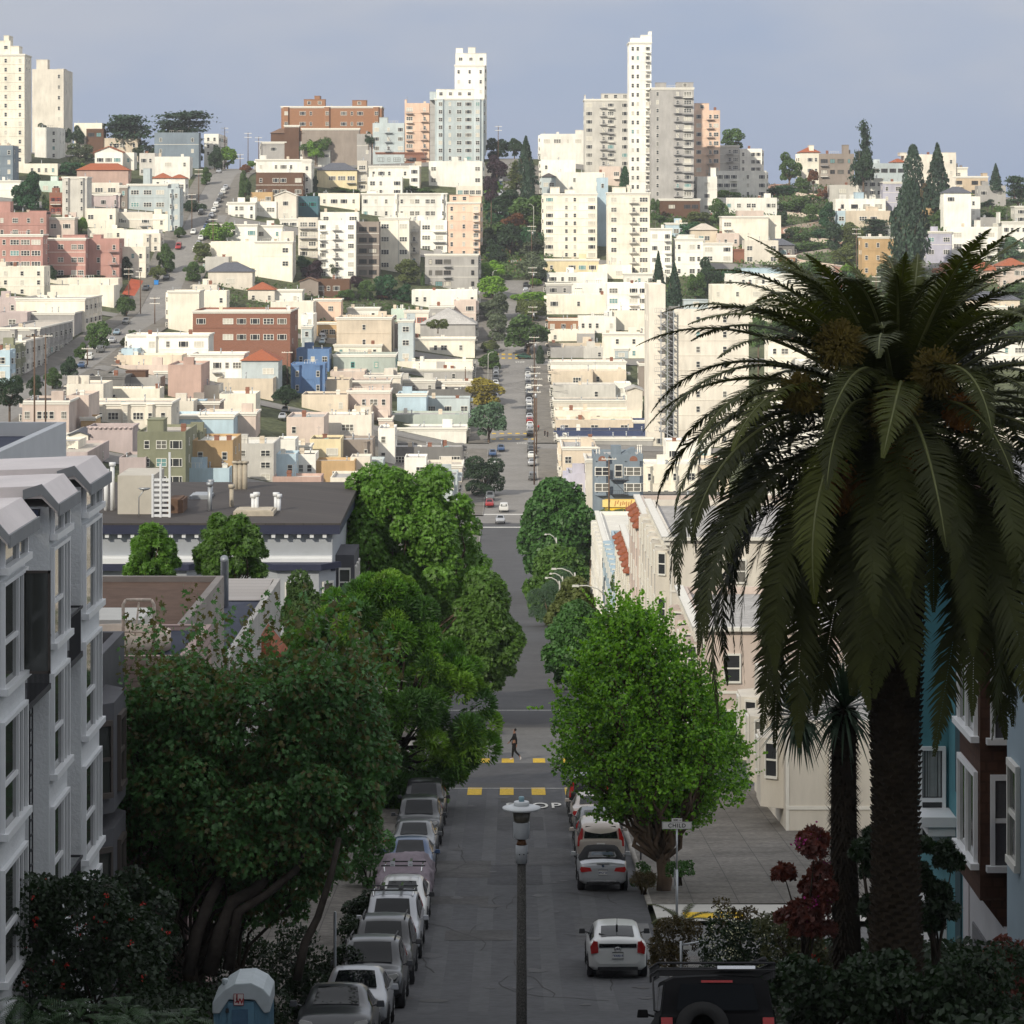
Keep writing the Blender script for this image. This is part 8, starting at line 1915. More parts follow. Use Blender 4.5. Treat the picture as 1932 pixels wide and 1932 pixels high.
def covered_car():
 y, x = 109.6, -3.8; sl = slope(x, y); root = empty('covered_car', (x, y, TZ(x, y)+.02)); root.rotation_euler = (-sl, 0, PI); tag(root, 'car under a crumpled mauve fabric cover', 'car')
 Lt = lattice('sedan', 5); vs = []; rg = np.random.default_rng(4)
 for q in Lt:
  s = section(q); ring = [(x_, z) for x_, z in s[1:]] + [(-x_, z) for x_, z in s[-2:0:-1]]
  for j, (x_, z) in enumerate(ring): f = math.sin(q[0]*9 + j*2.1)*.035 + math.sin(q[0]*3.3 + j)*.05; vs.append((x_*1.08 + f*np.sign(x_), q[0]*1.05, z*1.05 + .04 + f*.6))
 n = 17; mb = MB(); mb.add(vs, [(i*n+j, i*n+j+1, (i+1)*n+j+1, (i+1)*n+j) for i in range(len(Lt)-1) for j in range(n-1)] + [tuple(range(n)), tuple(range(len(vs)-1, len(vs)-n-1, -1))], 0, True); mb.build('fabric_cover', mat('mauve_car_cover', (.24,.20,.225), .9, .2, .15, 3, bump=.5), root)
 wt, rm = wheel_mesh()
 for sx in (-1, 1):
  for yy in (-1.5, 1.45): w_ = link('wheel', wt, root, (sx*.84, yy, .335), (0, PI/2, 0))
covered_car()
def jeep():
 x, y = 3.28, 50.9; root = car('jeep', 'matt', x, y, 'black boxy off-roader with a roof rack at the bottom edge', plate=None, cat='off-roader'); root.scale = (1, 1, .90)
 mb = MB(); z = 2.02
 for sx in (-1, 1): mb.tube([(sx*.93, -2.15, z+.12), (sx*.93, .9, z+.12)], .025, 6); mb.tube([(sx*.93, -2.15, z), (sx*.93, .9, z)], .02, 6)
 for yy in (-2.15, .9): mb.tube([(-.93, yy, z+.12), (.93, yy, z+.12)], .025, 6); mb.tube([(-.93, yy, z), (.93, yy, z)], .02, 6)
 for k in range(8): mb.box(-.93, .93, -2.05+k*.4, -1.95+k*.4, z-.02, z)
 for k in range(8):
  for sx in (-1, 1): mb.box(sx*.93-.015, sx*.93+.015, -2.1+k*.42, -2.07+k*.42, z-.14, z+.12)
 mb.build('roof_rack', BLK, root)
 mb = MB(); mb.box(.05, .62, -1.9, -.6, z+.03, z+.07); pn = mb.build('solar_panel', mat('solar_cells', (.05,.07,.06), .2, .6, .2, 14), root)
 mb = MB()
 for (a, b, c, d) in ((.03, .64, -1.92, -1.9), (.03, .64, -.6, -.58), (.03, .05, -1.9, -.6), (.62, .64, -1.9, -.6)): mb.box(a, b, c, d, z+.02, z+.08)
 mb.build('panel_frame', CHR, pn)
 mb = MB(); mb.tube([(.8, -1.7, z+.2), (.8, .3, z+.2)], .05, 8); mb.tube([(.68, -1.7, z+.17), (.68, .3, z+.17)], .04, 8); mb.build('awning_roll', BLK, root)
 mb = MB(); mb.lathe([(.42, 0), (.42, .2), (.2, .24), (.2, 0)], (0, 0, 0), 24); mb.build('spare_wheel', TYRE, root, (-.25, -2.2, 1.05), (PI/2, 0, 0))
 mb = MB(); mb.box(-.25, .25, -2.19, -2.16, 1.80, 1.84); mb.build('high_brake_lamp', TAIL, root)
 mb = MB(); mb.tube([(-.95, -2.1, 1.3), (-1.0, -2.1, 1.32), (-1.0, -1.6, 1.9), (-.95, -1.6, 1.92)], .02, 6); mb.build('side_ladder', BLK, root)
jeep()
# far cars: one shared body and glass each, placed along the streets
FAR = {}
def far_car(shape, pcol, x, y, label, away=True, group='cars parked along the far streets', yaw=0, lit=False):
 body, glass = car_parts(shape, True); sl = slope(x, y); root = link('parked_car', body, None, (x, y, TZ(x, y)+.14)); tag(root, label, 'car', group)
 root.rotation_euler = (sl if away else -sl, 0, (0 if away else PI) + yaw); root.material_slots[0].link = 'OBJECT'; root.material_slots[0].material = PAINT[pcol]; link('windows', glass, root)
 wt, rm = wheel_mesh(); sx = .82
 for s in (-1, 1):
  for yy in (-1.5, 1.45): link('wheel', wt, root, (s*sx, yy, .33), (0, PI/2, 0))
 return root
def cars_at(lst, xf, away, where, yaw=0):
 cnt = {}
 for i, (v, c_, s) in enumerate(lst):
  D = hit(966 + xf*6, v) if abs(xf) < 20 else None
  if D is None: continue
  yield i, v, D, c_, s
cn = dict(white='white', silver='silver', grey='grey', dgrey='dark grey', black='black', blue='blue', red='red', beige='champagne', green='green', lblue='pale blue'); sn = dict(sedan='saloon', hatch='hatchback', suv='estate')
ORD = ['first', 'second', 'third', 'fourth', 'fifth', 'sixth', 'seventh', 'eighth', 'ninth', 'tenth', 'eleventh', 'twelfth', 'thirteenth', 'fourteenth', 'fifteenth', 'sixteenth', 'seventeenth']
def street_row(x, ylist, away, where):
 for i, (y, c_, s) in enumerate(ylist): far_car(s, c_, x, y, f'{cn[c_]} {sn[s]}, {ORD[i]} from near {where}', away)
yv = lambda v: hit(966, v)
street_row(4.5, [(yv(v), c_, s) for v, c_, s in ((906, 'grey', 'suv'), (880, 'silver', 'sedan'), (866, 'white', 'hatch'), (855, 'dgrey', 'sedan'), (846, 'grey', 'suv'))], True, 'of the right row before the yellow crosswalk')
street_row(4.5, [(y, c_, s) for y, c_, s in zip([756+i*7.6 for i in range(16)], ['black', 'silver', 'white', 'red', 'silver', 'dgrey', 'grey', 'white', 'silver', 'black', 'grey', 'white', 'dgrey', 'silver', 'white', 'grey'], ['sedan', 'suv', 'sedan', 'hatch', 'sedan', 'suv', 'sedan', 'hatch']*2)], True, 'of the right row beyond the yellow crosswalk')
street_row(-4.5, [(y, c_, s) for y, c_, s in zip([814+i*8.2 for i in range(8)], ['white', 'silver', 'grey', 'silver', 'white', 'dgrey', 'silver', 'grey'], ['sedan', 'suv', 'hatch', 'sedan']*2)], False, 'of the left row beyond the yellow crosswalk')
street_row(-4.5, [(yv(v), c_, s) for v, c_, s in ((958, 'red', 'hatch'), (945, 'grey', 'suv'), (880, 'white', 'sedan'), (862, 'blue', 'sedan'))], False, 'of the left row by the round dark tree')
street_row(4.5, [(908+i*8.4, c_, s) for i, (c_, s) in enumerate((('dgrey', 'sedan'), ('white', 'sedan'), ('black', 'suv'), ('grey', 'sedan'), ('dgrey', 'suv'), ('black', 'sedan'), ('silver', 'sedan'), ('white', 'hatch'), ('black', 'suv'), ('dgrey', 'sedan'), ('silver', 'suv'), ('black', 'sedan')))], True, 'of the right row under the grey leaved tree')
street_row(-4.2, [(1088+i*8.0, c_, s) for i, (c_, s) in enumerate((('lblue', 'sedan'), ('white', 'suv'), ('silver', 'sedan'), ('dgrey', 'suv'), ('lblue', 'sedan'), ('silver', 'suv'), ('grey', 'sedan'), ('blue', 'sedan'), ('silver', 'sedan')))], False, 'of the left row below the central crest')
street_row(4.2, [(1094+i*9, c_, s) for i, (c_, s) in enumerate((('white', 'suv'), ('silver', 'sedan'), ('dgrey', 'suv'), ('blue', 'sedan')))], True, 'of the right row below the central crest')
street_row(4.6, [(y, c_, s) for y, c_, s in zip([318, 325, 333, 344, 352, 361], ['black', 'white', 'silver', 'red', 'white', 'silver'], ['sedan', 'suv', 'sedan', 'hatch', 'sedan', 'suv'])], True, 'of the right row under the lamp trees')
far_car('suv', 'white', -1.6, yv(966)-1, 'white car with its tailgate up waiting at the white crosswalk', True, None)
far_car('sedan', 'silver', -2.2, yv(989), 'silver blue saloon turning at the white crosswalk', False, None)
far_car('sedan', 'blue', -2.6, yv(853), 'dark saloon coming down with its headlamps lit', False, None)
far_car('sedan', 'green', 3.2, 896, 'green car standing in the upper crossing', True, None, yaw=PI/2)
far_car('suv', 'silver', 9.0, 208, 'silver estate half hidden by the lime green tree', True, None)
far_car('sedan', 'black', (1262-U0)*572/F, 572, 'dark car parked before the yellow shop', True, None, yaw=1.2)
street_row(-101.6, [(988+i*8.6, c_, s) for i, (c_, s) in enumerate((('white', 'suv'), ('silver', 'sedan'), ('white', 'sedan'), ('white', 'suv'), ('blue', 'sedan'), ('grey', 'sedan'), ('silver', 'sedan'), ('white', 'sedan'), ('white', 'suv'), ('dgrey', 'sedan'), ('grey', 'suv'), ('white', 'suv'), ('silver', 'sedan')))], True, 'of the right row on the steep left street')
for u, v, c_, s, lab, aw in ((380, 406, 'dgrey', 'suv', 'dark estate driving up the steep left street', True), (365, 443, 'white', 'sedan', 'white saloon coming down the steep left street', False), (337, 470, 'red', 'suv', 'red van parked on the steep left street', False), (314, 529, 'dgrey', 'sedan', 'dark saloon at the steep street crossing', False), (275, 549, 'dgrey', 'sedan', 'dark saloon below the red painted kerb', False), (413, 327, 'silver', 'sedan', 'silver saloon at the top of the steep left street', False),
                             (238, 612, 'grey', 'suv', 'grey estate by the full green street tree', False), (221, 633, 'lblue', 'sedan', 'pale blue saloon by the full green street tree', False), (212, 647, 'silver', 'sedan', 'silver saloon left of the white flats', True), (190, 665, 'grey', 'suv', 'grey estate left of the mint green wall', True), (169, 680, 'white', 'suv', 'white pickup above the orange roofed kiosk', True), (155, 695, 'blue', 'sedan', 'blue saloon above the orange roofed kiosk', True)):
 D = hit(u, v); far_car(s, c_, (u-U0)*D/F, D, lab, aw, None, yaw=(-.0))
q = [(1566, 524, 'white', 'suv'), (1577, 526, 'silver', 'suv'), (1578, 533, 'white', 'sedan'), (1580, 540, 'silver', 'sedan'), (1583, 548, 'red', 'suv'), (1586, 555, 'dgrey', 'suv'), (1588, 562, 'blue', 'sedan'), (1591, 569, 'blue', 'sedan'), (1594, 576, 'white', 'suv'), (1598, 584, 'black', 'suv'), (1602, 592, 'dgrey', 'suv')]
for i, (u, v, c_, s) in enumerate(q):
 D = hit(u, v); far_car(s, c_, (u-U0)*D/F, D, f'{cn[c_]} {sn[s]}, {ORD[i]} from the top of the queue at the crooked road', True, 'cars queueing at the crooked road')
for u, v, c_, s, lab in ((604, 627, 'white', 'suv', 'white estate before the orange brown garage'), (609, 634, 'silver', 'sedan', 'silver saloon before the orange brown garage'), (611, 643, 'grey', 'sedan', 'grey saloon beside the blue houses'), (608, 650, 'lblue', 'sedan', 'pale blue saloon beside the blue houses'), (533, 793, 'silver', 'sedan', 'silver saloon in the shaded lane'), (538, 781, 'dgrey', 'sedan', 'dark saloon in the shaded lane')):
 D = hit(u, v); far_car(s, c_, (u-U0)*D/F, D, lab, False, None)
# ================================================================== STREET FURNITURE
def lamp():
 D = 59.0; x = (984-U0)*D/F; z0 = TZ(0, D)-.1; root = empty('street_lamp', (x, D, z0)); tag(root, 'near pebbled concrete lamp post with a white disc head', 'street lamp'); Z = lambda v: zat(v, D)-z0; r = lambda px: px*D/F
 m = mat('pebbled_concrete', (.125,.122,.115), .95, .2, .5, 30, scale2=90, bump=1.0)
 mb = MB(); mb.lathe([(r(10.5), 0), (r(10), Z(1870)), (r(8.2), Z(1628))], (0, 0, 0), 24); mb.build('pole', m, root)
 gy = mat('pale_grey_lamp_paint', (.40,.42,.44), .5, .4, .08, 6); mb = MB(); mb.lathe([(r(11), Z(1628)), (r(11), Z(1595)), (r(10), Z(1594))], (0, 0, 0), 24); mb.build('collar', gy, root)
 for a in (-1.2, -1.9, .1): mb = MB(); mb.lathe([(.012, -.01), (.012, .02)], (0, 0, 0), 8); mb.build('bolt', BLK, root, (r(11)*math.cos(a), r(11)*math.sin(a), Z(1610)), (PI/2, 0, a+PI/2))
 mb = MB(); mb.lathe([(r(10), Z(1593.5)), (r(8), Z(1588)), (r(7.5), Z(1582))], (0, 0, 0), 24); mb.build('rusty_neck', mat('rust', (.12,.06,.03), .9, .2, .3, 20), root)
 mb = MB(); mb.lathe([(r(14), Z(1581.5)), (r(15.2), Z(1580)), (r(15.6), Z(1552)), (r(15), Z(1551))], (0, 0, 0), 28); mb.build('ballast_housing', gy, root)
 mb = MB(); mb.lathe([(r(13.5), Z(1550.5)), (r(15), Z(1546)), (r(17.5), Z(1530))], (0, 0, 0), 28); mb.build('lens', mat('brown_lamp_lens', (.10,.09,.07), .3, .5, .2, 8), root)
 mb = MB(); mb.lathe([(r(20), Z(1530)), (r(35), Z(1527)), (r(36.3), Z(1524.5)), (r(36), Z(1523)), (r(20), Z(1519.5))], (0, 0, 0), 48); mb.lathe([(r(15), Z(1521)), (r(14.5), Z(1513)), (r(13.5), Z(1512))], (0, 0, 0), 28); mb.build('disc_shade', mat('white_enamel', (.60,.62,.63), .4, .4, .04, 3), root)
 mb = MB(); mb.lathe([(r(5.2), Z(1512)), (r(5.2), Z(1504)), (r(4.6), Z(1503))], (0, 0, 0), 16); mb.build('photocell', mat('blue_photocell', (.25,.40,.46), .5, .4, .05, 8), root)
lamp()
def toilet():
 D = 60.0; x = (455-U0)*D/F; zt = zat(1853, D); z0 = zt-2.32; w_ = 106*D/F/2*.98; root = empty('portable_toilet', (x, D, z0)); tag(root, 'blue portable toilet with a white roof', 'portable toilet')
 bl = mat('blue_plastic', (.10,.21,.29), .55, .4, .22, 3, streak=True); bl2 = mat('blue_plastic_door', (.06,.125,.20), .5, .4, .25, 3); wh = mat('white_plastic_roof', (.42,.47,.49), .55, .4, .08, 4)
 mb = MB(); mb.box(-w_, w_, 0, 1.12, -1.2, 1.95)
 for k in range(6): mb.box(w_+.002, w_+.02, .12+k*.17, .2+k*.17, .1, 1.9)
 for xx in (-w_+.05, -w_+.12, w_-.12, w_-.2): mb.box(xx, xx+.03, -.02, -.002, .1, 1.9)
 mb.build('cabin', bl, root)
 mb = MB(); mb.prism([(-w_-.02, 1.72), (-w_-.02, 1.93), (-w_+.22, 2.18), (-.12, 2.30), (.2, 2.32), (w_-.1, 2.2), (w_+.03, 2.05), (w_+.03, 1.75), (w_-.08, 1.72), (w_-.26, 1.97), (w_-.32, 1.99), (-w_+.30, 1.99), (-w_+.12, 1.72)], 'y', -.06, 1.16); mb.lathe([(.07, 0), (.06, .12)], (-w_+.16, .7, 2.1), 12); ro = mb.build('roof', wh, root); bevel(ro, .02)
 mb = MB(); mb.box(-w_+.28, w_-.28, -.045, -.003, -1, 1.93); dr = mb.build('door', bl, root)
 mb = MB(); mb.box(-w_+.36, w_-.40, -.06, -.047, -1, 1.80); mb.bar((w_-.42, -.07, 1.25), (-w_+.40, -.07, .45), .02); mb.build('door_panel', bl2, dr)
 sx = (451-U0)*D/F-x; sz = zat(1884, D)-z0
 mb = MB(); mb.box(sx-.09, sx+.09, -.075, -.062, sz-.11, sz+.11); st = mb.build('sticker', mat('white_sticker', (.55,.52,.5), .5, .3, 0, 1), dr); rd = mat('red_sticker_print', (.30,.02,.03), .5, .3, 0, 1)
 mb = MB()
 for (a, b, c, d) in ((-.095, .095, .105, .115), (-.095, .095, -.115, -.105), (-.098, -.088, -.115, .115), (.088, .098, -.115, .115)): mb.box(sx+a, sx+b, -.08, -.076, sz+c, sz+d)
 mb.build('sticker_border', rd, st); text_mesh('sticker_letter', 'J', .17, rd, st, (sx-.035, -.079, sz+.03), (PI/2, 0, 0), bold=.006); text_mesh('sticker_letter', 'W', .14, rd, st, (sx+.025, -.079, sz-.035), (PI/2, 0, 0), bold=.006)
 for zz in (1.78, 1.2): mb = MB(); mb.box(-w_+.24, -w_+.30, -.07, -.046, zz-.04, zz+.04); mb.build('hinge', BLK, dr)
 mb = MB(); mb.box(w_-.36, w_-.26, -.09, -.046, 1.12, 1.2); mb.build('latch', BLK, dr)
toilet()
def street_sign():
 D = 103.0; x = (1277-U0)*D/F; z0 = TZ(0, D)+.15; zs = zat(1557, D); root = empty('street_sign', (x, D, z0)); tag(root, 'white street name sign reading CHILD on a steel post', 'street sign'); h = zs-z0
 mb = MB(); mb.tube([(0, 0, -.1), (0, 0, h*.55)], .045, 10); mb.tube([(0, 0, h*.55), (0, 0, h-.1)], .032, 10); mb.build('post', METAL, root)
 sp = mat('white_sign_enamel', (.62,.60,.58), .5, .4, .04, 3); k = D/F
 mb = MB(); mb.box(-28*k, 28*k, -.06, -.035, -.12, .12); pl = mb.build('name_plate', sp, root, (0, 0, h)); ink = mat('black_sign_ink', (.02,.02,.02), .6, .3, 0, 1)
 text_mesh('street_name', 'CHILD', .185, ink, pl, (0, -.063, -.005), (PI/2, 0, 0), bold=.004, space=1.15)
 mb = MB()
 for (a, b, c, d) in ((-27*k, 27*k, .108, .114), (-27*k, 27*k, -.114, -.108), (-27*k, -26.5*k, -.11, .11), (26.5*k, 27*k, -.11, .11)): mb.box(a, b, -.0625, -.0605, c, d)
 mb.build('plate_border', ink, pl)
 mb = MB(); mb.box(-10*k, 10*k, -.055, -.035, .123, .24); p2 = mb.build('block_number_plate', sp, root, (0, 0, h)); text_mesh('block_number', '000', .10, ink, p2, (-2.5*k, -.058, .18), (PI/2, 0, 0), bold=.002)
 mb = MB(); mb.box(3.5*k, 7*k, -.058, -.0555, .175, .185); mb.add([(6.6*k, -.058, .165), (8.4*k, -.058, .18), (6.6*k, -.058, .195)], [(0,1,2)]); mb.build('arrow', ink, p2)
 mb = MB(); mb.prism([(.1, 1.15), (.35, 1.15), (.45, 1.3), (.45, 1.6), (.35, 1.8), (.1, 1.8)], 'x', -.075, -.06); mb.build('stop_plate_edge', METAL, root)
street_sign()
def post(label, u, v0, v1, D, r_, m, name='bollard_post', cat='post'):
 x = (u-U0)*D/F; zb = zat(v1, D); zt = zat(v0, D); root = None; mb = MB(); mb.lathe([(r_*1.15, 0), (r_, .05), (r_, zt-zb-.02), (r_*.6, zt-zb)], (0, 0, 0), 12); o = mb.build(name, m, None, (x, D, zb)); tag(o, label, cat); return o
post('thin black post on the right pavement behind the people carrier', 1209, 1560, 1622, 120, .035, IRON)
post('slim grey post in the dark under the maple', 632, 1720, 1855, 82, .04, METAL)
def fence_gate():
 D = 71.5; root = empty('chain_link_gate', P(1285, 1830, D)); tag(root, 'chain link gate with a small white sign in the right garden', 'gate'); k = D/F; X = lambda u: (u-1285)*k; Z = lambda v: (1830-v)*k
 mb = MB(); mb.tube([(X(1285), 0, -.6), (X(1285), 0, Z(1776))], .03, 8); mb.tube([(X(1285), 0, Z(1783)), (X(1342), 0, Z(1773))], .022, 8); mb.build('frame', METAL, root); mb = MB()
 for i in range(14):
  a, b = X(1285)+i*.055, X(1285)+i*.055+.45
  mb.bar((a, 0, Z(1830)), (min(b, X(1342)), 0, Z(1830)+.5), .004); mb.bar((min(b, X(1342)), 0, Z(1830)), (a, 0, Z(1830)+.5), .004)
 mb.build('mesh_panel', METAL, root); mb = MB(); mb.box(X(1289), X(1305), -.03, -.01, Z(1791), Z(1784)); mb.build('small_sign', PLATE, root)
fence_gate()
def corner_sign():
 D = 52.0; q = P(1917, 1932, D); root = empty('notice_board', q); tag(root, 'worn leaning notice at the lower right corner', 'sign'); mb = MB(); mb.box(-.17, .17, -.02, .0, -.05, .28); b = mb.build('board', mat('worn_sign_board', (.20,.13,.12), .8, .2, .4, 12), root, None, (0, -.25, 0))
 text_mesh('notice_lettering', 'NO', .10, mat('pale_notice_ink', (.5,.45,.42), .7, .2, 0, 1), b, (-.05, -.024, .19), (PI/2, 0, 0), bold=.002); mb = MB(); mb.tube([(.16, .02, -.6), (.16, .02, .26)], .02, 8); mb.build('post', METAL, root)
corner_sign()
def utility_pole(u, vb, vt, label, D=None, arms=2, m=WOOD_P, tf=True):
 D = D or hit(u, vb); x = (u-U0)*D/F; g = TZ(x, D)-.2; h = zat(vt, D)-g; root = empty('utility_pole', (x, D, g)); tag(root, label, 'utility pole', 'utility poles')
 mb = MB(); mb.tube([(0, 0, 0), (0, 0, h)], [.17, .12], 8); mb.build('pole', m, root)
 for a in range(arms):
  z = h - .4 - a*1.5; mb = MB(); mb.box(-1.4, 1.4, -.22, -.12, z-.07, z+.07)
  for xx in (-1.25, -.7, .7, 1.25): mb.lathe([(.05, 0), (.06, .15), (.03, .2)], (xx, -.17, z+.07), 6)
  mb.build('crossarm', TRIM if D > 500 else m, root)
 if tf: mb = MB(); mb.lathe([(.28, 0), (.28, .9), (.1, 1.0)], (.32, -.1, h-3.2), 12); mb.build('transformer', METAL, root)
 return Vector((x, D, g+h-.3))
PL = [(1008, 915, 693+30, 'dark wooden pole on the right pavement near the round tree'), (1012, 860, 712, 'second wooden pole on the right pavement'), (1009, 815, 690, 'third wooden pole on the right pavement'), (1008, 705, 634, 'pole with white crossarms by the yellow crosswalk'), (1005, 640, 577, 'pole with white crossarms by the olive trees'), (1005, 546, 503, 'pole with white crossarms above the lime hedge'), (1003, 490, 425, 'pole at the end of the central street')]
tops = [utility_pole(*a) for a in PL]
for a in ((1149, 985, 862, 'tall dark pole before the castellated house', 575), (265, 592, 510, 'dark pole on the steep street kerb', None), (292, 612, 560, 'wooden pole on the steep street right kerb', None), (243, 580, 505, 'pole beside the red painted kerb', None), (165, 690, 655, 'pole with crossarm in the steep street foot', None), (402, 470, 412, 'pole by the bright hedge tree', None), (375, 385, 318, 'reddish pole on the steep street upper kerb', None), (362, 440, 365, 'pole with white transformer by the corner flats', None), (453, 320, 290, 'pole at the top of the steep street', 1190), (468, 320, 250, 'tallest pole at the steep street crest', 1192), (424, 300, 240, 'left pole on the steep street crest', 1192), (488, 320, 258, 'pole left of the ridge end house', 1190), (940, 300, 237, 'pole with many arms on the central crest', 1192), (542, 733, 662, 'leaning dark pole beside the lower blue house', None), (878, 730, 692, 'dark pole behind the low bracketed house', None), (65, 820, 630, 'dark pole at the left before the peach house', 500), (86, 740, 630, 'pole before the shaded bay houses', 600), (1653, 560, 520, 'pole with a white arm in the right park', None), (1616, 560, 430, 'pole by the apricot house', None)):
 utility_pole(a[0], a[1], a[2], a[3], a[4], arms=1 if a[2] > 600 else 2, tf=False)
def wires():
 mb = MB();
 def sag(a, b, s=.8):
  pts = [a.lerp(b, t) - Vector((0, 0, 4*s*t*(1-t))) for t in np.linspace(0, 1, 9)]; mb.tube(pts, .022, 3)
 for a, b in zip(tops, tops[1:]):
  for dx in (-1.2, -.6, .6, 1.2): sag(a + Vector((dx, 0, 0)), b + Vector((dx, 0, 0)))
 for t in tops[:5]:
  for k in range(4): sag(t - Vector((0, 0, .5*k)), Vector((-11, t.y + k*5-6, t.z-1.5)), .5)
  for k in range(3): sag(t - Vector((0, 0, .5*k)), Vector((12, t.y + k*6-8, t.z-1.5)), .3)
 o = mb.build('overhead_wires', IRON); tag(o, 'overhead wires strung between the street poles', 'wires', kind='stuff')
wires()
def cobra(u, vb, vt, dirn, label, D, ul=30):
 x = (u-U0)*D/F; g = TZ(x, D)-.1; h = zat(vt, D)-g; L_ = ul*D/F*dirn; root = empty('street_lamp', (x, D, g)); tag(root, label, 'street lamp', 'tall street lamps'); mt = mat('pale_lamp_steel', (.55,.54,.50), .5, .4, .05, 3)
 mb = MB(); mb.tube([(0, 0, 0), (0, 0, h*.9), (L_*.05, 0, h*.96)], [.12, .075, .07], 8); mb.build('pole', mt, root)
 mb = MB(); mb.tube([(0, 0, h*.9), (L_*.3, 0, h*.97), (L_*.7, 0, h), (L_, 0, h)], .05, 6); mb.build('arm', mt, root); mb = MB(); mb.box(min(L_, L_*1.28), max(L_, L_*1.28), -.13, .13, h-.08, h+.06, top=(.05, .04)); mb.build('lamp_head', mt, root)
cobra(1086, 1240, 1073, -1, 'street lamp with a pale arm above the lime green tree', 262, 36)
cobra(1050, 1100, 1008, -1, 'street lamp before the second round tree', 345, 18); cobra(1143, 1200, 1105, -1, 'street lamp with its arm before the white row house', 228, 50)
cobra(1062, 1240, 1082, -1, 'street lamp with a short arm among the kerb trees', 290, 20); cobra(1056, 1240, 1090, -1, 'lowest of the clustered street lamps', 275, 22)
cobra(921, 735, 664, 1, 'street lamp at the left kerb above the yellow tree', None or hit(921, 735), 8); cobra(1007, 430, 385, -1, 'tall lamp pole in the slope garden', 1046, 7); cobra(930, 520, 510, 1, 'small street lamp among the lime trees', 985, 6); cobra(1254, 1010, 950, -1, 'street lamp before the yellow shop', 560, 12)
def small_things():
 D = hit(295, 537); o = MB(); o.box(-.6, .6, -.5, .5, 0, 1.2, top=(-.06, -.06)); o.box(-.7, .7, -.55, .6, 1.203, 1.35); x = o.build('waste_bin', mat('bright_blue_plastic', (.02,.2,.55), .5, .4, 0, 1), None, ((295-U0)*D/F, D, TZ((295-U0)*D/F, D))); tag(x, 'bright blue bin at the steep street corner', 'bin')
 for u, v, lab, c_ in ((1028, 826, 'person in dark clothes walking on the right pavement crossing', 0), (1033, 829, 'second person in dark clothes on the right pavement crossing', 0), (1016, 815, 'person in a red top by the utility poles', 1)):
  D = hit(u, v); figure(((u-U0)*D/F, D, TZ(8, D)+.15), lab, PI/2 + .3, red=c_)
 x = (1248-U0)*570/F; figure((x, 570, TZ(x, 570)+.1), 'person in blue standing by the car at the yellow shop', 0, red=2)
 D = hit(242, 560)
 mb = MB()
 for u0, u1, v0, v1 in ((236, 262, 528, 556),):
  Da, Db = hit(240, 558), hit(255, 530); xa = (230-U0)*Da/F; mb.add([(xa, Da, TZ(xa, Da)+.2), (xa+4.5, Da, TZ(xa+4.5, Da)+.2), (xa+4.5, Db, TZ(xa+4.5, Db)+.2), (xa, Db, TZ(xa, Db)+.2)], [(0,1,2,3)])
 tag(mb.build('red_pavement_patch', mat('red_paint_pavement', (.35,.08,.04), .9, .2, .2, .5)), kind='structure')
# ================================================================== PEOPLE
SKIN = mat('brown_skin', (.22,.11,.07), .6, .4, 0, 1); CLO = mat('black_tracksuit', (.013,.013,.014), .85, .2, .1, 8); SHOE = mat('white_trainers', (.62,.58,.56), .6, .3, 0, 1); HAIR = mat('black_hair', (.012,.010,.009), .7, .3, 0, 1); REDC = mat('red_top', (.4,.03,.03), .8, .2, 0, 1); BLUC = mat('blue_top', (.05,.12,.3), .8, .2, 0, 1)
def skin_mesh(name, J, E, m, parent, sub=2, root_i=0):
 me = bpy.data.meshes.new(name); me.from_pydata([j[:3] for j in J], E, []); o = link(name, me, parent); mo = o.modifiers.new('skin', 'SKIN'); mo.use_smooth_shade = True
 for i, sv in enumerate(me.skin_vertices[0].data): sv.radius = (J[i][3], J[i][4] if len(J[i]) > 4 else J[i][3]); sv.use_root = (i == root_i)
 s = o.modifiers.new('sub', 'SUBSURF'); s.levels = s.render_levels = sub
 dg = bpy.context.evaluated_depsgraph_get(); me2 = bpy.data.meshes.new_from_object(o.evaluated_get(dg)); o.modifiers.clear(); o.data = me2; me2.materials.clear(); me2.materials.append(m); return o
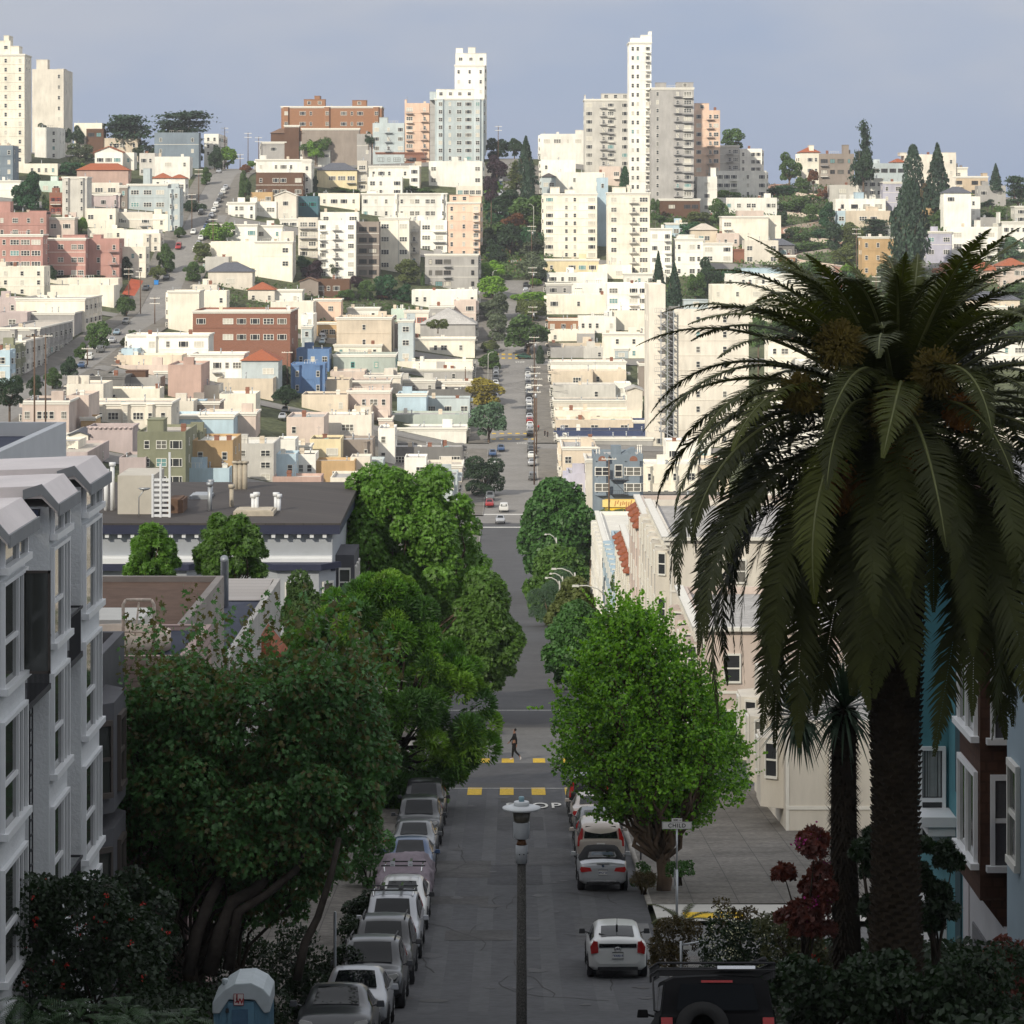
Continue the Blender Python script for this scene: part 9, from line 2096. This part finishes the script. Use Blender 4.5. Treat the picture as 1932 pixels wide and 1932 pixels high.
def figure(loc, label, rz, red=0, detail=False):
 root = empty('person', loc, rz); tag(root, label, 'person')
 top = {0: CLO, 1: REDC, 2: BLUC}[red]
 J = [(.0, 0, .93, .12, .10), (.02, 0, 1.12, .115, .085), (.03, 0, 1.33, .125, .09), (.02, 0, 1.45, .055), (-.01, 0, 1.60, .075, .085), (-.03, 0, 1.57, .05),
         (0, .1, .88, .09), (-.06, .1, .48, .058), (-.10, .1, .10, .036), (-.22, .1, .05, .03),
         (0, -.1, .88, .09), (.05, -.1, .50, .058), (.30, -.1, .22, .036), (.33, -.1, .10, .03),
         (.03, .19, 1.38, .05), (-.09, .22, 1.12, .038), (-.24, .20, .92, .026), (-.30, .20, .87, .026),
         (.03, -.19, 1.38, .05), (.12, -.23, 1.12, .038), (.13, -.22, .84, .026), (.12, -.22, .76, .026)]
 E = [(0, 1), (1, 2), (2, 3), (3, 4), (4, 5), (0, 6), (6, 7), (7, 8), (8, 9), (0, 10), (10, 11), (11, 12), (12, 13), (2, 14), (14, 15), (15, 16), (16, 17), (2, 18), (18, 19), (19, 20), (20, 21)]
 if detail:
  for hi, dx, dz in ((17, -1, -.5), (21, -.2, -1)):
   hx, hy, hz = J[hi][:3]
   for k in range(4):
    a = len(J); oy = (k-1.5)*.021; l1 = (.045, .05, .047, .038)[k]; J.append((hx + dx*l1, hy+oy, hz + dz*l1, .0088)); J.append((hx + dx*l1*1.7 + .01, hy+oy, hz + dz*l1*1.7 - .012, .007)); E += [(hi, a), (a, a+1)]
   a = len(J); J.append((hx + dx*.02, hy + (.035 if hi == 17 else -.035)*-1, hz + dz*.01, .010)); J.append((hx + dx*.045, hy + (.045 if hi == 17 else -.045)*-1, hz + dz*.04, .008)); E += [(hi, a), (a, a+1)]
 skin_mesh('body', J, E, SKIN, root)
 cl = [(.0, 0, .93, .135, .125), (.02, 0, 1.12, .13, .11), (.03, 0, 1.34, .14, .11), (.02, 0, 1.45, .075)] + [(.03, .19, 1.38, .066), (-.09, .22, 1.12, .052), (-.23, .20, .935, .038), (.03, -.19, 1.38, .066), (.12, -.23, 1.12, .052), (.13, -.22, .86, .038)]
 skin_mesh('jacket', cl, [(0, 1), (1, 2), (2, 3), (2, 4), (4, 5), (5, 6), (2, 7), (7, 8), (8, 9)], top, root)
 tr = [(.0, 0, .98, .13, .12), (0, .1, .86, .105), (-.06, .1, .48, .07), (-.095, .1, .13, .045), (0, -.1, .86, .105), (.05, -.1, .50, .07), (.29, -.1, .24, .045)]
 skin_mesh('trousers', tr, [(0, 1), (1, 2), (2, 3), (0, 4), (4, 5), (5, 6)], CLO, root)
 skin_mesh('shoe', [(-.06, .1, .06, .048), (-.14, .1, .045, .045), (-.24, .1, .035, .035)], [(0, 1), (1, 2)], SHOE, root); skin_mesh('shoe', [(.32, -.1, .20, .045), (.36, -.1, .12, .045), (.33, -.1, .03, .035)], [(0, 1), (1, 2)], SHOE, root)
 skin_mesh('hair', [(.01, 0, 1.66, .095, .095), (.06, 0, 1.60, .085), (.13, 0, 1.57, .06)], [(0, 1), (1, 2)], HAIR, root)
 if detail:
  mb = MB(); mb.lathe([(.001, 0), (.012, .01), (.016, .03), (.001, .05)], (-.115, 0, 1.575), 8); mb.build('nose', SKIN, root)
  for sy in (-.03, .03): mb = MB(); mb.lathe([(.001, -.008), (.009, 0), (.001, .008)], (-.096, sy, 1.615), 8); mb.build('eye', BLK, root)
  mb = MB(); mb.box(-.104, -.090, -.022, .022, 1.535, 1.545); mb.build('mouth', REDC, root)
 return root
figure(((970-U0)*163.2/F, 163.2, TZ(0, 163.2)), 'person in a black tracksuit and white trainers crossing the street', 0, detail=True)
small_things()
# ================================================================== CLOUD over and behind the viewer, which shades the near street
def cloud():
 n = Vector(SDIR); H_ = 330.0
 prof_y = [-400, -200, 0, 60, 110, 150, 200, 250, 300, 400, 520, 620, 700]; prof_o = [4, 4.5, 4, 3.2, 1.7, 1.1, .6, .5, .45, .38, .25, .1, .0]
 yy = np.arange(-400, 701, 25.0); xx = np.arange(-560, 561, 40.0); rg = np.random.default_rng(5); top, bot = [], []; sig = .02
 for y in yy:
  for x in xx:
   od = np.interp(y + 22*math.sin(x*.013) + 12*math.sin(x*.045+y*.01), prof_y, prof_o)*max(0, min(1, (560-abs(x))/80)); t_ = H_/n.z; th = od/sig*n.z
   cx, cy, cz = x + n.x*t_, y + n.y*t_, 20 + H_; top.append((cx, cy, cz + th*.8 + .02)); bot.append((cx, cy, cz - th*.2))
 k = len(xx); m = len(yy); N = k*m; vs = top + bot; f = []
 for j in range(m-1):
  for i in range(k-1): a = j*k+i; f.append((a, a+1, a+k+1, a+k)); f.append((N+a, N+a+k, N+a+k+1, N+a+1))
 for i in range(k-1): f.append((i, N+i, N+i+1, i+1)); a = (m-1)*k+i; f.append((a, a+1, N+a+1, N+a))
 for j in range(m-1): a = j*k; f.append((a, a+k, N+a+k, N+a)); a = j*k+k-1; f.append((a, N+a, N+a+k, a+k))
 mb = MB(); mb.add(vs, f, 0, True); mm = bpy.data.materials.new('cloud_vapour'); mm.use_nodes = True; t = mm.node_tree; t.nodes.clear(); o = t.nodes.new('ShaderNodeOutputMaterial'); v = t.nodes.new('ShaderNodeVolumePrincipled')
 v.inputs['Color'].default_value = (.9, .92, .95, 1); v.inputs['Density'].default_value = sig; t.links.new(v.outputs[0], o.inputs['Volume'])
 tag(mb.build('cloud', mm), 'low cloud bank above the near street', 'cloud', kind='stuff')
cloud()
def haze():
 mb = MB(); mb.box(-910, 910, -310, 2610, 0, 165); mm = bpy.data.materials.new('haze_air'); mm.use_nodes = True; t = mm.node_tree; t.nodes.clear(); o = t.nodes.new('ShaderNodeOutputMaterial'); v = t.nodes.new('ShaderNodeVolumePrincipled')
 v.inputs['Color'].default_value = (.93, .95, 1, 1); v.inputs['Density'].default_value = .0001; v.inputs['Anisotropy'].default_value = .2; t.links.new(v.outputs[0], o.inputs['Volume'])
 tag(mb.build('haze', mm), 'thin morning haze over the city', 'haze', kind='stuff')
haze()
